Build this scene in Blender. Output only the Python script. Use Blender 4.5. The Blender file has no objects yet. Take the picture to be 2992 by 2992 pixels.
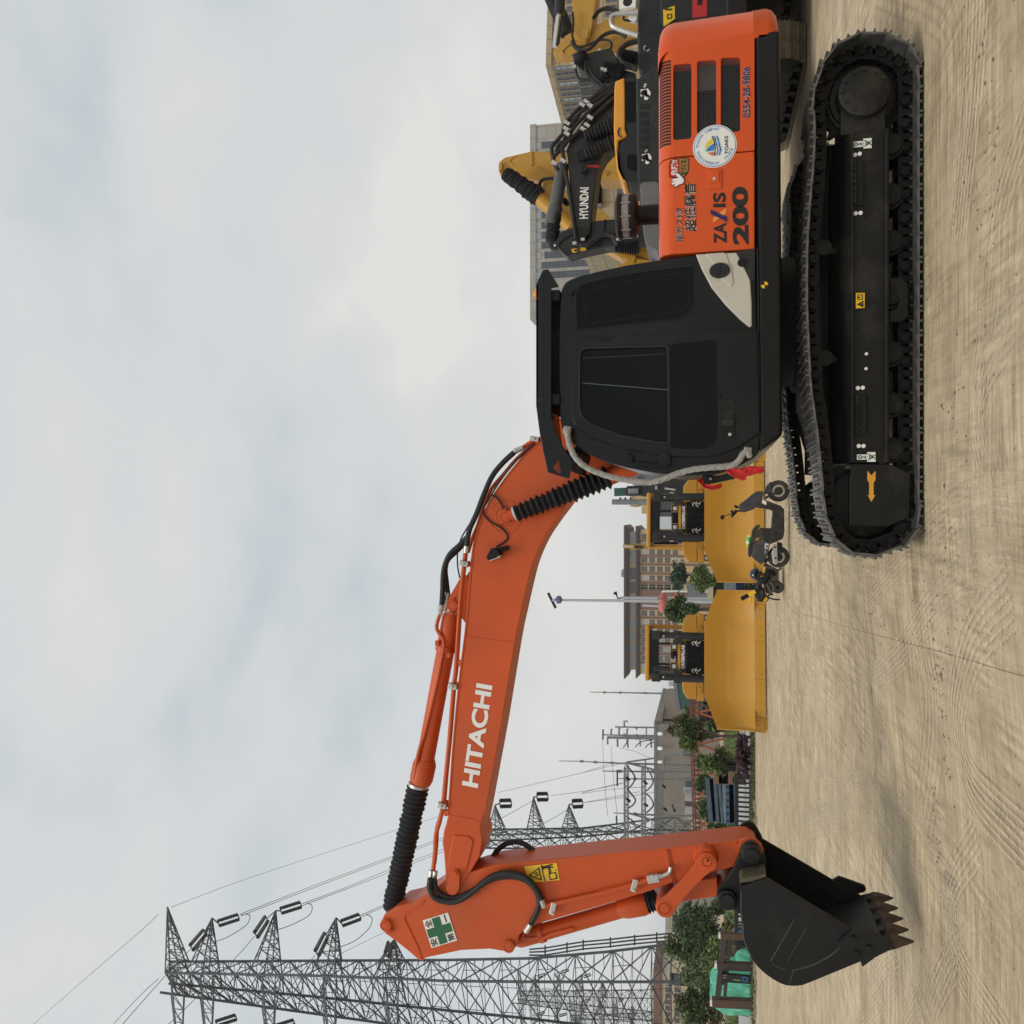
import bpy, bmesh, math, random
from mathutils import Vector, Matrix
random.seed(7)
R = math.radians
scn = bpy.context.scene
COL = scn.collection
# ---------------------------------------------------------------- camera, sky, sun
F, PITCH, H = 2600.0, R(12.5), 1.635          # focal length in photo pixels, tilt up, eye height
cs, sn = math.cos(PITCH), math.sin(PITCH)
cd = bpy.data.cameras.new('camera'); cam = bpy.data.objects.new('camera', cd); COL.objects.link(cam)
cd.sensor_fit = 'HORIZONTAL'; cd.sensor_width = 36.0; cd.lens = 36.0*F/2992.0
cd.clip_start = .05; cd.clip_end = 6000
UP, RT, FW = Vector((0, -sn, cs)), Vector((1, 0, 0)), Vector((0, cs, sn))
m = Matrix.Identity(4)                         # the photograph was taken with the phone on its side
for i in range(3):
    m[i][0] = -UP[i]; m[i][1] = RT[i]; m[i][2] = -FW[i]; m[i][3] = (0, 0, H)[i]
cam.matrix_world = m
scn.camera = cam
scn.view_settings.view_transform = 'Standard'; scn.view_settings.look = 'None'
scn.view_settings.exposure = 0.0; scn.view_settings.gamma = 1; scn.view_settings.use_curve_mapping = False

SUN_EL, SUN_AZ = R(58), R(205)                 # azimuth from +Y clockwise: behind the camera, to the left
world = bpy.data.worlds.new('World'); scn.world = world; world.use_nodes = True
wt = world.node_tree; wn, wl = wt.nodes, wt.links
bg = wn['Background']; bg.inputs['Strength'].default_value = 0.10
sky = wn.new('ShaderNodeTexSky'); sky.sky_type = 'NISHITA'; sky.sun_disc = False
sky.sun_elevation = SUN_EL; sky.sun_rotation = SUN_AZ; sky.air_density = 1.2; sky.dust_density = 3.0
tc = wn.new('ShaderNodeTexCoord')
mp = wn.new('ShaderNodeMapping'); mp.inputs['Scale'].default_value = (1.0, 1.0, 1.9); mp.inputs['Location'].default_value = (12.2, 3.3, .8)
mp.inputs['Rotation'].default_value = (0, R(-32), 0)
n1 = wn.new('ShaderNodeTexNoise'); n1.inputs['Scale'].default_value = 1.7; n1.inputs['Detail'].default_value = 5; n1.inputs['Roughness'].default_value = .5
n1.inputs['Distortion'].default_value = .35
n2 = wn.new('ShaderNodeTexNoise'); n2.inputs['Scale'].default_value = 5.5; n2.inputs['Detail'].default_value = 6; n2.inputs['Roughness'].default_value = .55
ma = wn.new('ShaderNodeMath'); ma.operation = 'MULTIPLY_ADD'; ma.inputs[1].default_value = .34
cr = wn.new('ShaderNodeValToRGB')
e = cr.color_ramp.elements
e[0].position = .48; e[0].color = (5.65, 6.15, 6.45, 1)
e[1].position = .82; e[1].color = (8.05, 7.98, 7.7, 1)
k = e.new(.62); k.color = (6.7, 7.05, 7.25, 1)
k = e.new(.75); k.color = (7.35, 7.4, 7.25, 1)
mx = wn.new('ShaderNodeMix'); mx.data_type = 'RGBA'; mx.inputs[0].default_value = .95
wl.new(tc.outputs['Generated'], mp.inputs['Vector'])
wl.new(mp.outputs['Vector'], n1.inputs['Vector']); wl.new(mp.outputs['Vector'], n2.inputs['Vector'])
wl.new(n2.outputs['Fac'], ma.inputs[0]); wl.new(n1.outputs['Fac'], ma.inputs[2])
wl.new(ma.outputs[0], cr.inputs['Fac'])
sz = wn.new('ShaderNodeSeparateXYZ'); wl.new(tc.outputs['Generated'], sz.inputs[0])   # thinner, brighter cloud low down
hr = wn.new('ShaderNodeMapRange'); hr.interpolation_type = 'SMOOTHSTEP'; hr.inputs[1].default_value = .36; hr.inputs[2].default_value = .0; hr.inputs[4].default_value = .5
wl.new(sz.outputs[2], hr.inputs[0])
hm_ = wn.new('ShaderNodeMix'); hm_.data_type = 'RGBA'; hm_.inputs[7].default_value = (8.3, 8.3, 8.05, 1); wl.new(hr.outputs[0], hm_.inputs[0]); wl.new(cr.outputs['Color'], hm_.inputs[6])
wl.new(sky.outputs['Color'], mx.inputs[6]); wl.new(hm_.outputs[2], mx.inputs[7])
wl.new(mx.outputs[2], bg.inputs['Color'])
sd = bpy.data.lights.new('sun', 'SUN'); sd.energy = 1.4; sd.angle = R(22); sd.color = (1, .95, .87)
so = bpy.data.objects.new('sun', sd); COL.objects.link(so)
so.rotation_euler = (R(90)-SUN_EL, 0, math.pi-SUN_AZ+0.0)
_d = Vector((math.sin(SUN_AZ)*math.cos(SUN_EL), math.cos(SUN_AZ)*math.cos(SUN_EL), math.sin(SUN_EL)))
so.rotation_euler = _d.to_track_quat('Z', 'Y').to_euler()

# ---------------------------------------------------------------- measuring the place from the photograph
def pt(X, Y, D):
    """world point on the upright plane y = D seen at photo pixel (X, Y)"""
    a, b = (1496-X)/F, (1496-Y)/F
    t = D/(cs-a*sn)
    return Vector((b*t, D, H+t*(sn+a*cs)))
def gp(X, Y, z=0.0):
    a, b = (1496-X)/F, (1496-Y)/F
    t = (z-H)/(sn+a*cs)
    return Vector((b*t, (cs-a*sn)*t, z))
def fr(x0, y0, s): return lambda x, y: (x0+x*s, y0+y*s)
fA = fr(1500, 0, .4141); fB = fr(1500, 700, .4141); fE = fr(1200, 1100, .3623); fF = fr(1700, 1300, .3623)
fG = fr(1700, 1700, .3623); fH = fr(1100, 2200, .4099); fJ = fr(400, 2500, .4141); fK = fr(1300, 2000, .5176)
fL = fr(1100, 1700, .3623); fM = fr(2050, 2350, .3623); fN = fr(1750, 2400, .2588); fO = fr(1550, 0, .18116)
fQ = fr(1450, 350, .2329); fR = fr(2050, 1370, .15528); fS = fr(2100, 1590, .1294); fT = fr(1790, 1380, .15528)
fU = fr(1870, 1740, .20704); fV = fr(1700, 2020, .2588); fW = fr(1900, 2560, .2236); fX = fr(1300, 2600, .3623)
fY = fr(2250, 60, .2588); fZ = fr(2250, 520, .2588); fa = fr(2250, 1000, .34153); fb = fr(1800, 1490, .16563)
fC = fr(2200, 0, .41407); fD = fr(2200, 700, .5176)
def P(fn, D, *xy): return [pt(*fn(x, y), D) for x, y in xy]
def S(fn, *xy): return [fn(x, y) for x, y in xy]
def U(D, px): return [pt(X, Y, D) for X, Y in px]
def smooth(pts, n=4, closed=False):
    """Catmull-Rom through the points"""
    out = []; N = len(pts); rng = range(N if closed else N-1)
    for i in rng:
        g = (lambda k: pts[k % N]) if closed else (lambda k: pts[max(0, min(N-1, k))])
        p0, p1, p2, p3 = g(i-1), g(i), g(i+1), g(i+2)
        for j in range(n):
            t = j/n
            out.append(.5*((2*p1)+(p2-p0)*t+(2*p0-5*p1+4*p2-p3)*t*t+(3*p1-p0-3*p2+p3)*t**3))
    if not closed: out.append(pts[-1].copy())
    return out
def roundpoly(pts, r, n=4):
    """round every corner of a planar polygon"""
    out = []; N = len(pts)
    for i in range(N):
        p, a, b = pts[i], pts[i-1], pts[(i+1) % N]
        da, db = (a-p), (b-p)
        rr = min(r, da.length*.45, db.length*.45)
        pa, pb = p+da.normalized()*rr, p+db.normalized()*rr
        for j in range(n+1):
            t = j/n
            out.append(pa*(1-t)**2+p*2*t*(1-t)+pb*t*t)
    return out

# ---------------------------------------------------------------- mesh building
class MB:
    def __init__(s): s.v = []; s.f = []; s.mi = []
    def add(s, vs, fs, mi=0):
        b = len(s.v); s.v += [tuple(v) for v in vs]
        s.f += [tuple(b+i for i in f) for f in fs]; s.mi += [mi]*len(fs); return s
    def loft(s, rows, closed=True, caps=False, mi=0):
        n = len(rows[0]); vs = [p for r in rows for p in r]; fs = []
        for i in range(len(rows)-1):
            for j in range(n if closed else n-1):
                k = (j+1) % n
                fs.append((i*n+j, i*n+k, (i+1)*n+k, (i+1)*n+j))
        if caps: fs += [tuple(range(n)), tuple(range((len(rows)-1)*n, len(rows)*n))]
        return s.add(vs, fs, mi)
    def prism(s, a, off, mi=0):
        off = Vector(off); return s.loft([a, [p+off for p in a]], True, True, mi)
    def ext(s, pts, y0, y1, mi=0):
        return s.loft([[Vector((p[0], y0, p[2])) for p in pts], [Vector((p[0], y1, p[2])) for p in pts]], True, True, mi)
    def box(s, c, d, rot=None, mi=0):
        c = Vector(c); hx, hy, hz = d[0]/2, d[1]/2, d[2]/2
        vs = [Vector((x, y, z)) for z in (-hz, hz) for y in (-hy, hy) for x in (-hx, hx)]
        if rot is not None: vs = [rot @ v for v in vs]
        return s.add([c+v for v in vs], [(0,2,3,1),(4,5,7,6),(0,1,5,4),(2,6,7,3),(0,4,6,2),(1,3,7,5)], mi)
    def bb(s, x0, x1, y0, y1, z0, z1, mi=0): return s.box(((x0+x1)/2,(y0+y1)/2,(z0+z1)/2),(x1-x0,y1-y0,z1-z0),None,mi)
    def lathe(s, p, ax, prof, n=20, caps=True, mi=0):
        """prof: (distance along axis, radius)"""
        p = Vector(p); ax = Vector(ax).normalized(); u = ax.orthogonal().normalized(); w = ax.cross(u)
        rows = [[p+ax*t+(u*math.cos(2*math.pi*j/n)+w*math.sin(2*math.pi*j/n))*max(r, 1e-4) for j in range(n)] for t, r in prof]
        return s.loft(rows, True, caps, mi)
    def cyl(s, a, b, r, r2=None, n=14, mi=0):
        a, b = Vector(a), Vector(b); L = (b-a).length
        return s.lathe(a, b-a, [(0, r), (L, r if r2 is None else r2)], n, True, mi)
    def bar(s, a, b, w, h=None, mi=0):
        a, b = Vector(a), Vector(b); d = (b-a).normalized(); h = h or w
        ref = Vector((0, 1, 0)) if abs(d.y) < .9 else Vector((0, 0, 1))
        u = d.cross(ref).normalized(); q = u.cross(d)
        o = [u*(w/2)+q*(h/2), -u*(w/2)+q*(h/2), -u*(w/2)-q*(h/2), u*(w/2)-q*(h/2)]
        return s.loft([[a+x for x in o], [b+x for x in o]], True, True, mi)
    def tube(s, pts, r, n=8, mi=0):
        rows = []; N = len(pts); u = None
        for i, p in enumerate(pts):
            d = (pts[min(i+1, N-1)]-pts[max(i-1, 0)]).normalized()
            if u is None: u = d.orthogonal().normalized()
            u = (u-d*u.dot(d)).normalized(); w = d.cross(u)
            rr = r[i] if isinstance(r, (list, tuple)) else r
            rows.append([p+(u*math.cos(2*math.pi*j/n)+w*math.sin(2*math.pi*j/n))*rr for j in range(n)])
        return s.loft(rows, True, True, mi)
    def mesh(s, name, mats, smooth=False, fix=True, ang=38):
        me = bpy.data.meshes.new(name); me.from_pydata(s.v, [], s.f)
        if not isinstance(mats, (list, tuple)): mats = [mats]
        for m_ in mats: me.materials.append(m_)
        if len(mats) > 1: me.polygons.foreach_set('material_index', s.mi)
        if fix:
            bm = bmesh.new(); bm.from_mesh(me); bmesh.ops.recalc_face_normals(bm, faces=bm.faces); bm.to_mesh(me); bm.free()
        if smooth:
            me.polygons.foreach_set('use_smooth', [True]*len(me.polygons)); me.set_sharp_from_angle(angle=R(ang))
        me.update(); return me
    def obj(s, name, mats, parent=None, smooth=False, bevel=0, seg=2, fix=True, ang=38, label=None):
        return link(name, s.mesh(name, mats, smooth, fix, ang), parent, bevel, seg, label)
WINV = {}
def pieces(mb, name, mats, parent=None, gap=.004, **k):
    """split a builder into its separate pieces (touching pieces stay together), each an object of its own"""
    n = len(mb.v); par = list(range(n))
    def find(i):
        while par[i] != i: par[i] = par[par[i]]; i = par[i]
        return i
    for f in mb.f:
        r = find(f[0])
        for i in f[1:]: par[find(i)] = r
    comp = {}
    for i in range(n): comp.setdefault(find(i), []).append(i)
    bx = {c: [min(mb.v[i][a] for i in ii)-gap for a in range(3)]+[max(mb.v[i][a] for i in ii)+gap for a in range(3)] for c, ii in comp.items()}
    ks = list(comp); grp = {c: c for c in ks}
    def gf(c):
        while grp[c] != c: c = grp[c]
        return c
    for i, a in enumerate(ks):
        for b in ks[i+1:]:
            A, B = bx[a], bx[b]
            if all(A[q] <= B[q+3] and B[q] <= A[q+3] for q in range(3)): grp[gf(a)] = gf(b)
    out = {}
    for c in ks: out.setdefault(gf(c), []).append(c)
    first = None
    for cs_ in out.values():
        keep = set(cs_); q = MB(); mp_ = {}
        for i in range(n):
            if find(i) in keep: mp_[i] = len(q.v); q.v.append(mb.v[i])
        for f, m_ in zip(mb.f, mb.mi):
            if f[0] in mp_: q.f.append(tuple(mp_[i] for i in f)); q.mi.append(m_)
        o = q.obj(name, mats, parent, **k); first = first or o
    return first
def link(name, me, parent=None, bevel=0, seg=2, label=None):
    o = bpy.data.objects.new(name, me); COL.objects.link(o)
    if parent is not None:
        o.parent = parent
        if parent.name in WINV: o.matrix_parent_inverse = WINV[parent.name]
    if bevel:
        b = o.modifiers.new('bevel', 'BEVEL'); b.width = bevel; b.segments = seg; b.limit_method = 'ANGLE'; b.angle_limit = R(32)
    if label: o['label'] = label
    return o
def tag(o, label=None, cat=None, group=None, kind=None):
    for k_, v_ in (('label', label), ('category', cat), ('group', group), ('kind', kind)):
        if v_: o[k_] = v_
    return o
def thing(name, label, cat, loc=(0, 0, 0), group=None, rz=0, local=False):
    """an Empty at the base of a thing; local=False: its parts are given in world coordinates"""
    o = bpy.data.objects.new(name, None); COL.objects.link(o); o.location = loc; o.rotation_euler = (0, 0, rz)
    o.empty_display_size = .3; tag(o, label, cat, group)
    if not local: WINV[o.name] = (Matrix.Translation(loc) @ Matrix.Rotation(rz, 4, 'Z')).inverted()
    return o
def copy_tree(o, parent=None):
    c = o.copy(); COL.objects.link(c)
    if parent is not None: c.parent = parent
    for ch in list(o.children): copy_tree(ch, c)
    return c
def cut(o, cutters):
    """cut openings with a boolean, baked into the mesh at once"""
    cms = []
    for mb in cutters:
        co = bpy.data.objects.new('cutter', mb.mesh('cutter', o.data.materials[0])); COL.objects.link(co); cms.append(co)
        md = o.modifiers.new('b', 'BOOLEAN'); md.operation = 'DIFFERENCE'; md.solver = 'EXACT'; md.object = co
    dg = bpy.context.evaluated_depsgraph_get(); dg.update()
    keep = [(x.width, x.segments) for x in o.modifiers if x.type == 'BEVEL']
    for x in [x for x in o.modifiers if x.type == 'BEVEL']: o.modifiers.remove(x)
    dg = bpy.context.evaluated_depsgraph_get(); dg.update()
    me = bpy.data.meshes.new_from_object(o.evaluated_get(dg))
    o.modifiers.clear(); o.data = me
    for co in cms:
        d_ = co.data; bpy.data.objects.remove(co); bpy.data.meshes.remove(d_)
    for w_, s_ in keep:
        b = o.modifiers.new('bevel', 'BEVEL'); b.width = w_; b.segments = s_; b.limit_method = 'ANGLE'; b.angle_limit = R(32)
    return o
def letters(txt, bold=0.0):
    cu = bpy.data.curves.new('t', 'FONT'); cu.body = txt; cu.offset = bold; cu.resolution_u = 4
    to = bpy.data.objects.new('t', cu); COL.objects.link(to)
    dg = bpy.context.evaluated_depsgraph_get(); dg.update()
    me = bpy.data.meshes.new_from_object(to.evaluated_get(dg))
    vs = [Vector(v.co) for v in me.vertices]; fs = [tuple(p.vertices) for p in me.polygons]
    bpy.data.objects.remove(to); bpy.data.curves.remove(cu); bpy.data.meshes.remove(me)
    return vs, fs
def text(mb, txt, ll, lr, ul, bold=0.0, proud=.003, mi=0):
    """lettering laid on a surface: lower left, lower right, upper left corners in the world"""
    vs, fs = letters(txt, bold)
    if not vs: return mb
    x0, x1 = min(v.x for v in vs), max(v.x for v in vs); y0, y1 = min(v.y for v in vs), max(v.y for v in vs)
    a, b = lr-ll, ul-ll; nrm = a.cross(b).normalized()
    if nrm.dot(Vector((0, 0, H))-ll) < 0: nrm = -nrm
    mb.add([ll+a*((v.x-x0)/(x1-x0))+b*((v.y-y0)/max(y1-y0, 1e-6))+nrm*proud for v in vs], fs, mi)
    return mb

# ---------------------------------------------------------------- materials
MATS = {}
def mat(name, col, rough=.5, metal=0.0, var=.12, scale=5.0, bump=0.0, bscale=60.0, dust=None, dscale=2.5, dlo=.52, dhi=.7, spec=.5, coat=0.0, stretch=None):
    mt = bpy.data.materials.new(name); mt.use_nodes = True; MATS[name] = mt
    nt = mt.node_tree; N, L = nt.nodes, nt.links; bs = N['Principled BSDF']
    tcn = N.new('ShaderNodeTexCoord'); src = tcn.outputs['Object']
    if stretch:
        mpn = N.new('ShaderNodeMapping'); mpn.inputs['Scale'].default_value = stretch; L.new(src, mpn.inputs['Vector']); src = mpn.outputs['Vector']
    nz = N.new('ShaderNodeTexNoise'); nz.inputs['Scale'].default_value = scale; nz.inputs['Detail'].default_value = 6; nz.inputs['Roughness'].default_value = .6
    L.new(src, nz.inputs['Vector'])
    rp = N.new('ShaderNodeValToRGB'); rp.color_ramp.elements[0].position = .3; rp.color_ramp.elements[1].position = .7
    rp.color_ramp.elements[0].color = tuple(c*(1-var) for c in col)+(1,); rp.color_ramp.elements[1].color = tuple(min(1, c*(1+var)) for c in col)+(1,)
    L.new(nz.outputs['Fac'], rp.inputs['Fac']); out = rp.outputs['Color']
    if dust:
        nd = N.new('ShaderNodeTexNoise'); nd.inputs['Scale'].default_value = dscale; nd.inputs['Detail'].default_value = 9; nd.inputs['Roughness'].default_value = .68
        L.new(tcn.outputs['Object'], nd.inputs['Vector'])
        rd = N.new('ShaderNodeMapRange'); rd.inputs[1].default_value = dlo; rd.inputs[2].default_value = dhi; rd.inputs[4].default_value = dust[3] if len(dust) > 3 else .6
        L.new(nd.outputs['Fac'], rd.inputs[0])
        mxn = N.new('ShaderNodeMix'); mxn.data_type = 'RGBA'; mxn.inputs[7].default_value = tuple(dust[:3])+(1,)
        L.new(rd.outputs[0], mxn.inputs[0]); L.new(out, mxn.inputs[6]); out = mxn.outputs[2]
    L.new(out, bs.inputs['Base Color'])
    mr = N.new('ShaderNodeMapRange'); mr.inputs[3].default_value = max(.02, rough*.85); mr.inputs[4].default_value = min(1, rough*1.15)
    L.new(nz.outputs['Fac'], mr.inputs[0]); L.new(mr.outputs[0], bs.inputs['Roughness'])
    bs.inputs['Metallic'].default_value = metal; bs.inputs['Specular IOR Level'].default_value = spec
    if coat: bs.inputs['Coat Weight'].default_value = coat; bs.inputs['Coat Roughness'].default_value = .12
    if bump:
        nb = N.new('ShaderNodeTexNoise'); nb.inputs['Scale'].default_value = bscale; nb.inputs['Detail'].default_value = 4
        L.new(src, nb.inputs['Vector'])
        bp = N.new('ShaderNodeBump'); bp.inputs['Strength'].default_value = bump; bp.inputs['Distance'].default_value = .02
        L.new(nb.outputs['Fac'], bp.inputs['Height']); L.new(bp.outputs['Normal'], bs.inputs['Normal'])
    return mt
DUST = (.30, .25, .17, .55)
ORANGE = mat('orange_paint', (.545, .084, .017), .40, var=.12, scale=.9, bump=.08, bscale=200, dust=(.34, .13, .055, .30), dscale=1.3, spec=.35)
ORANGE2 = mat('orange_cover', (.64, .086, .014), .38, var=.05, scale=1.0, bump=.05, bscale=260, dust=(.46, .16, .06, .22), dscale=1.0, coat=.12, spec=.3)
BLACK = mat('black_satin', (.0035, .0045, .0060), .26, var=.15, scale=2, bump=.04, bscale=300, dust=(.030, .030, .030, .18), dscale=1.2, spec=.32)
BLACKM = mat('black_matt', (.006, .006, .006), .6, var=.3, scale=6, bump=.15, bscale=60, dust=(.05, .045, .035, .35), dscale=3, spec=.3)
TRACKM = mat('track_frame', (.006, .006, .0058), .52, var=.25, scale=4, bump=.15, bscale=50, dust=(.085, .076, .056, .5), dscale=1.8, dlo=.53, dhi=.78, spec=.32)
SHOE = mat('shoe_steel', (.085, .085, .082), .45, metal=.35, var=.45, scale=7, bump=.25, bscale=60, dust=(.30, .28, .24, .7), dscale=2.6, dlo=.45, dhi=.68)
LINKM = mat('link_steel', (.006, .006, .0055), .6, var=.3, scale=10, bump=.15, bscale=60, dust=(.055, .047, .034, .5), dscale=5, spec=.3)
RUBBER = mat('rubber', (.008, .008, .009), .55, var=.2, scale=12, bump=.15, bscale=90)
BELLOW = mat('bellow_fabric', (.0065, .007, .010), .75, var=.3, scale=14, bump=.5, bscale=70)
GLASS = mat('tinted_glass', (.0022, .003, .0034), .05, var=.3, scale=.8, spec=.15)
SEAM = mat('seam_black', (.006, .006, .006), .7, var=.1)
CHROME = mat('bright_steel', (.62, .62, .60), .3, metal=.9, var=.1, scale=20)
ZINC = mat('zinc_fitting', (.50, .50, .47), .4, metal=.7, var=.15, scale=30)
BOLT = mat('bolt_brown', (.11, .080, .055), .6, metal=.3, var=.3, scale=30)
BOLTD = mat('bolt_dull', (.060, .054, .042), .6, metal=.3, var=.4, scale=30)
WHITE = mat('white_vinyl', (.78, .78, .76), .4, var=.03)
CREAM = mat('cream_cover', (.52, .49, .42), .42, var=.05, scale=2, dust=(.36, .32, .24, .35))
YELLOW = mat('cat_yellow', (.52, .262, .022), .45, var=.07, scale=1.3, bump=.08, bscale=120, dust=(.36, .25, .10, .4), dscale=1.2)
YELLOW2 = mat('old_yellow', (.50, .27, .035), .45, var=.10, scale=1.3, dust=(.32, .22, .10, .4), dscale=1.6)
AMBER = mat('amber_yellow', (.78, .34, .035), .42, var=.05, scale=2)
GREYP = mat('dark_grey_paint', (.018, .019, .021), .45, var=.12, scale=2, bump=.05, bscale=200, dust=(.07, .066, .06, .3), spec=.35)
GREYL = mat('brightness_grey', (.13, .13, .128), .55, var=.15, scale=3, bump=.3, bscale=9)  # paler grey for the hood's sheen and the brightness behind a grille
YSTICK = mat('yellow_sticker', (.80, .50, .02), .4, var=.03)
INK = mat('black_ink', (.008, .008, .008), .5, var=.1)
NAVY = mat('navy_ink', (.012, .012, .10), .5, var=.05)
BLUEINK = mat('blue_ink', (.03, .20, .50), .45, var=.05)
REDP = mat('red_paint', (.52, .02, .018), .45, var=.1)
GREENS = mat('green_sticker', (.012, .12, .045), .45, var=.05)
GOLD = mat('gold_print', (.30, .17, .03), .45, var=.1)
RUST = mat('tooth_steel', (.075, .046, .030), .6, metal=.25, var=.35, scale=14, bump=.3, bscale=60)
BUCKETM = mat('bucket_black', (.0065, .0068, .0078), .46, var=.25, scale=3, bump=.1, bscale=90, dust=(.042, .039, .034, .4), dscale=1.8, spec=.34)
KHAKI = mat('dusty_khaki', (.085, .073, .045), .7, var=.25, scale=8, bump=.2, bscale=40)
WELD = mat('bright_weld', (.050, .050, .052), .5, var=.2)
ROPE = mat('grey_rope', (.34, .33, .31), .8, var=.25, scale=30, bump=.6, bscale=90)
RED_CLOTH = mat('red_cloth', (.55, .02, .02), .75, var=.2, scale=12, bump=.4, bscale=30)
LATTICE = mat('galvanised_steel', (.21, .225, .23), .5, metal=.3, var=.25, scale=1.5)
LATTICE_D = mat('dark_galvanised', (.055, .06, .065), .55, metal=.2, var=.25, scale=1.5)
INSUL = mat('insulator', (.020, .016, .017), .45, var=.2)
WIRE = mat('wire_metal', (.10, .10, .10), .6, var=.1)
CONC = mat('concrete', (.42, .39, .34), .85, var=.10, scale=2, bump=.2, bscale=20)
# ================================================================ THE ORANGE EXCAVATOR
YN, YS = 7.45, 7.50                     # near edge of the shoes, left side of the upper structure
ex = thing('excavator', 'orange crawler excavator with black cab and its bucket held over the sand', 'excavator', (1.75, 8.85, 0))
def sticker(mb, pts, t=.003, mi=0):
    return mb.ext(pts, pts[0].y, pts[0].y-t, mi)
def disc(mb, c, r, t=.004, n=20, mi=0):
    return mb.cyl(c+Vector((0, .002, 0)), c-Vector((0, t, 0)), r, n=n, mi=mi)
def line(mb, pts, w, t=.003, mi=0):
    """a flat printed or welded line on an upright plane"""
    for a, b in zip(pts[:-1], pts[1:]):
        d = (b-a); d = d/d.length; nrm = Vector((-d.z, 0, d.x))*(w/2); q = d*(w*.3)
        mb.ext([a-q+nrm, b+q+nrm, b+q-nrm, a-q-nrm], a.y+.001, a.y-t, mi)
    return mb
def ring_pts(c, r, n=24, a0=0, a1=360):
    return [c+Vector((math.cos(R(a0+(a1-a0)*i/n))*r, 0, math.sin(R(a0+(a1-a0)*i/n))*r)) for i in range(n+1)]
# ---- crawler tracks
loop_px = (S(fY, (480, 800), (490, 1050), (487, 1500)) + S(fZ, (440, 300), (414, 700), (408, 1100), (410, 1500))
  + S(fa, (325, 50), (345, 400), (388, 700), (422, 1000), (450, 1300), (466, 1450), (502, 1560), (578, 1700), (700, 1793), (840, 1822), (1000, 1800), (1200, 1695), (1280, 1565), (1308, 1440))
  + [(2695, 1300), (2692, 800), (2690, 400)] + S(fY, (1697, 800), (1680, 600), (1632, 430), (1570, 300), (1490, 215), (1370, 165), (1220, 128), (1030, 140), (905, 180), (785, 250), (690, 340), (610, 450), (545, 620)))
loop = [pt(X, Y, YN) for X, Y in loop_px]
zmin = min(p.z for p in loop)
for p in loop:                              # the bottom run lies flat on the ground
    if p.z < .10: p.z = .036
loop = smooth(loop[::-1], 6, closed=True)
def resample(pts, n):
    L = [0]; N = len(pts)
    for i in range(N): L.append(L[-1]+(pts[(i+1) % N]-pts[i]).length)
    out = []; j = 0
    for k_ in range(n):
        d = L[-1]*k_/n
        while L[j+1] < d: j += 1
        f = (d-L[j])/(L[j+1]-L[j]); out.append(pts[j].lerp(pts[(j+1) % N], f))
    return out, L[-1]
_, LL = resample(loop, 10)
NSH = round(LL/.19); sh, _ = resample(loop, NSH); PITCHL = LL/NSH
h = PITCHL/2
def V3(x, z): return Vector((x, 0, z))
sp = [V3(-h*1.0, -.014), V3(h*1.03, -.014), V3(h*1.03, 0), V3(h*.92, .004), V3(h*.88, .027), V3(h*.75, .027), V3(h*.70, .002), V3(.010, .002), V3(.006, .027), V3(-.006, .027), V3(-.010, .002),
      V3(-h*.70, .002), V3(-h*.75, .027), V3(-h*.88, .027), V3(-h*.92, .004), V3(-h, 0)]
mb = MB().ext(sp, 0, .60)
for x in (-.036, .036):
    for y in (.17, .24, .36, .43): mb.box((x, y, .006), (.026, .026, .016), mi=1)
shoe_me = mb.mesh('track_shoe', [SHOE, BOLT])
mb = MB()
for y in (.205, .395):
    for a in ([V3(-h*1.1, -.086), V3(h*1.1, -.086), V3(h*1.1, -.122), V3(-h*1.1, -.122)],
              [V3(-h*1.1, -.09), V3(-h*1.1, -.05), V3(-h*.8, -.012), V3(-h*.42, -.012), V3(-h*.52, -.06), V3(-h*.45, -.09)],
              [V3(h*1.1, -.09), V3(h*1.1, -.05), V3(h*.8, -.012), V3(h*.42, -.012), V3(h*.52, -.06), V3(h*.45, -.09)],
              [V3(-.02, -.012), V3(.02, -.012), V3(.03, -.09), V3(-.03, -.09)]):
        mb.ext(a, y-.018, y+.018)
mb.cyl((h, .16, -.078), (h, .44, -.078), .036, n=12)
for x in (-.034, .034):
    for y in (.175, .425): mb.cyl((x, y, -.014), (x, y, -.040), .013, n=6, mi=1)
link_me = mb.mesh('track_link', [LINKM, BOLTD])
xr, xf = max(p.x for p in loop), min(p.x for p in loop)
SPR, IDL = Vector((xr-.43, 0, .43)), Vector((xf+.415, 0, .41))
FRONTL = [pt(2409, Y, 7.7) for Y in (0,)]
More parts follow.
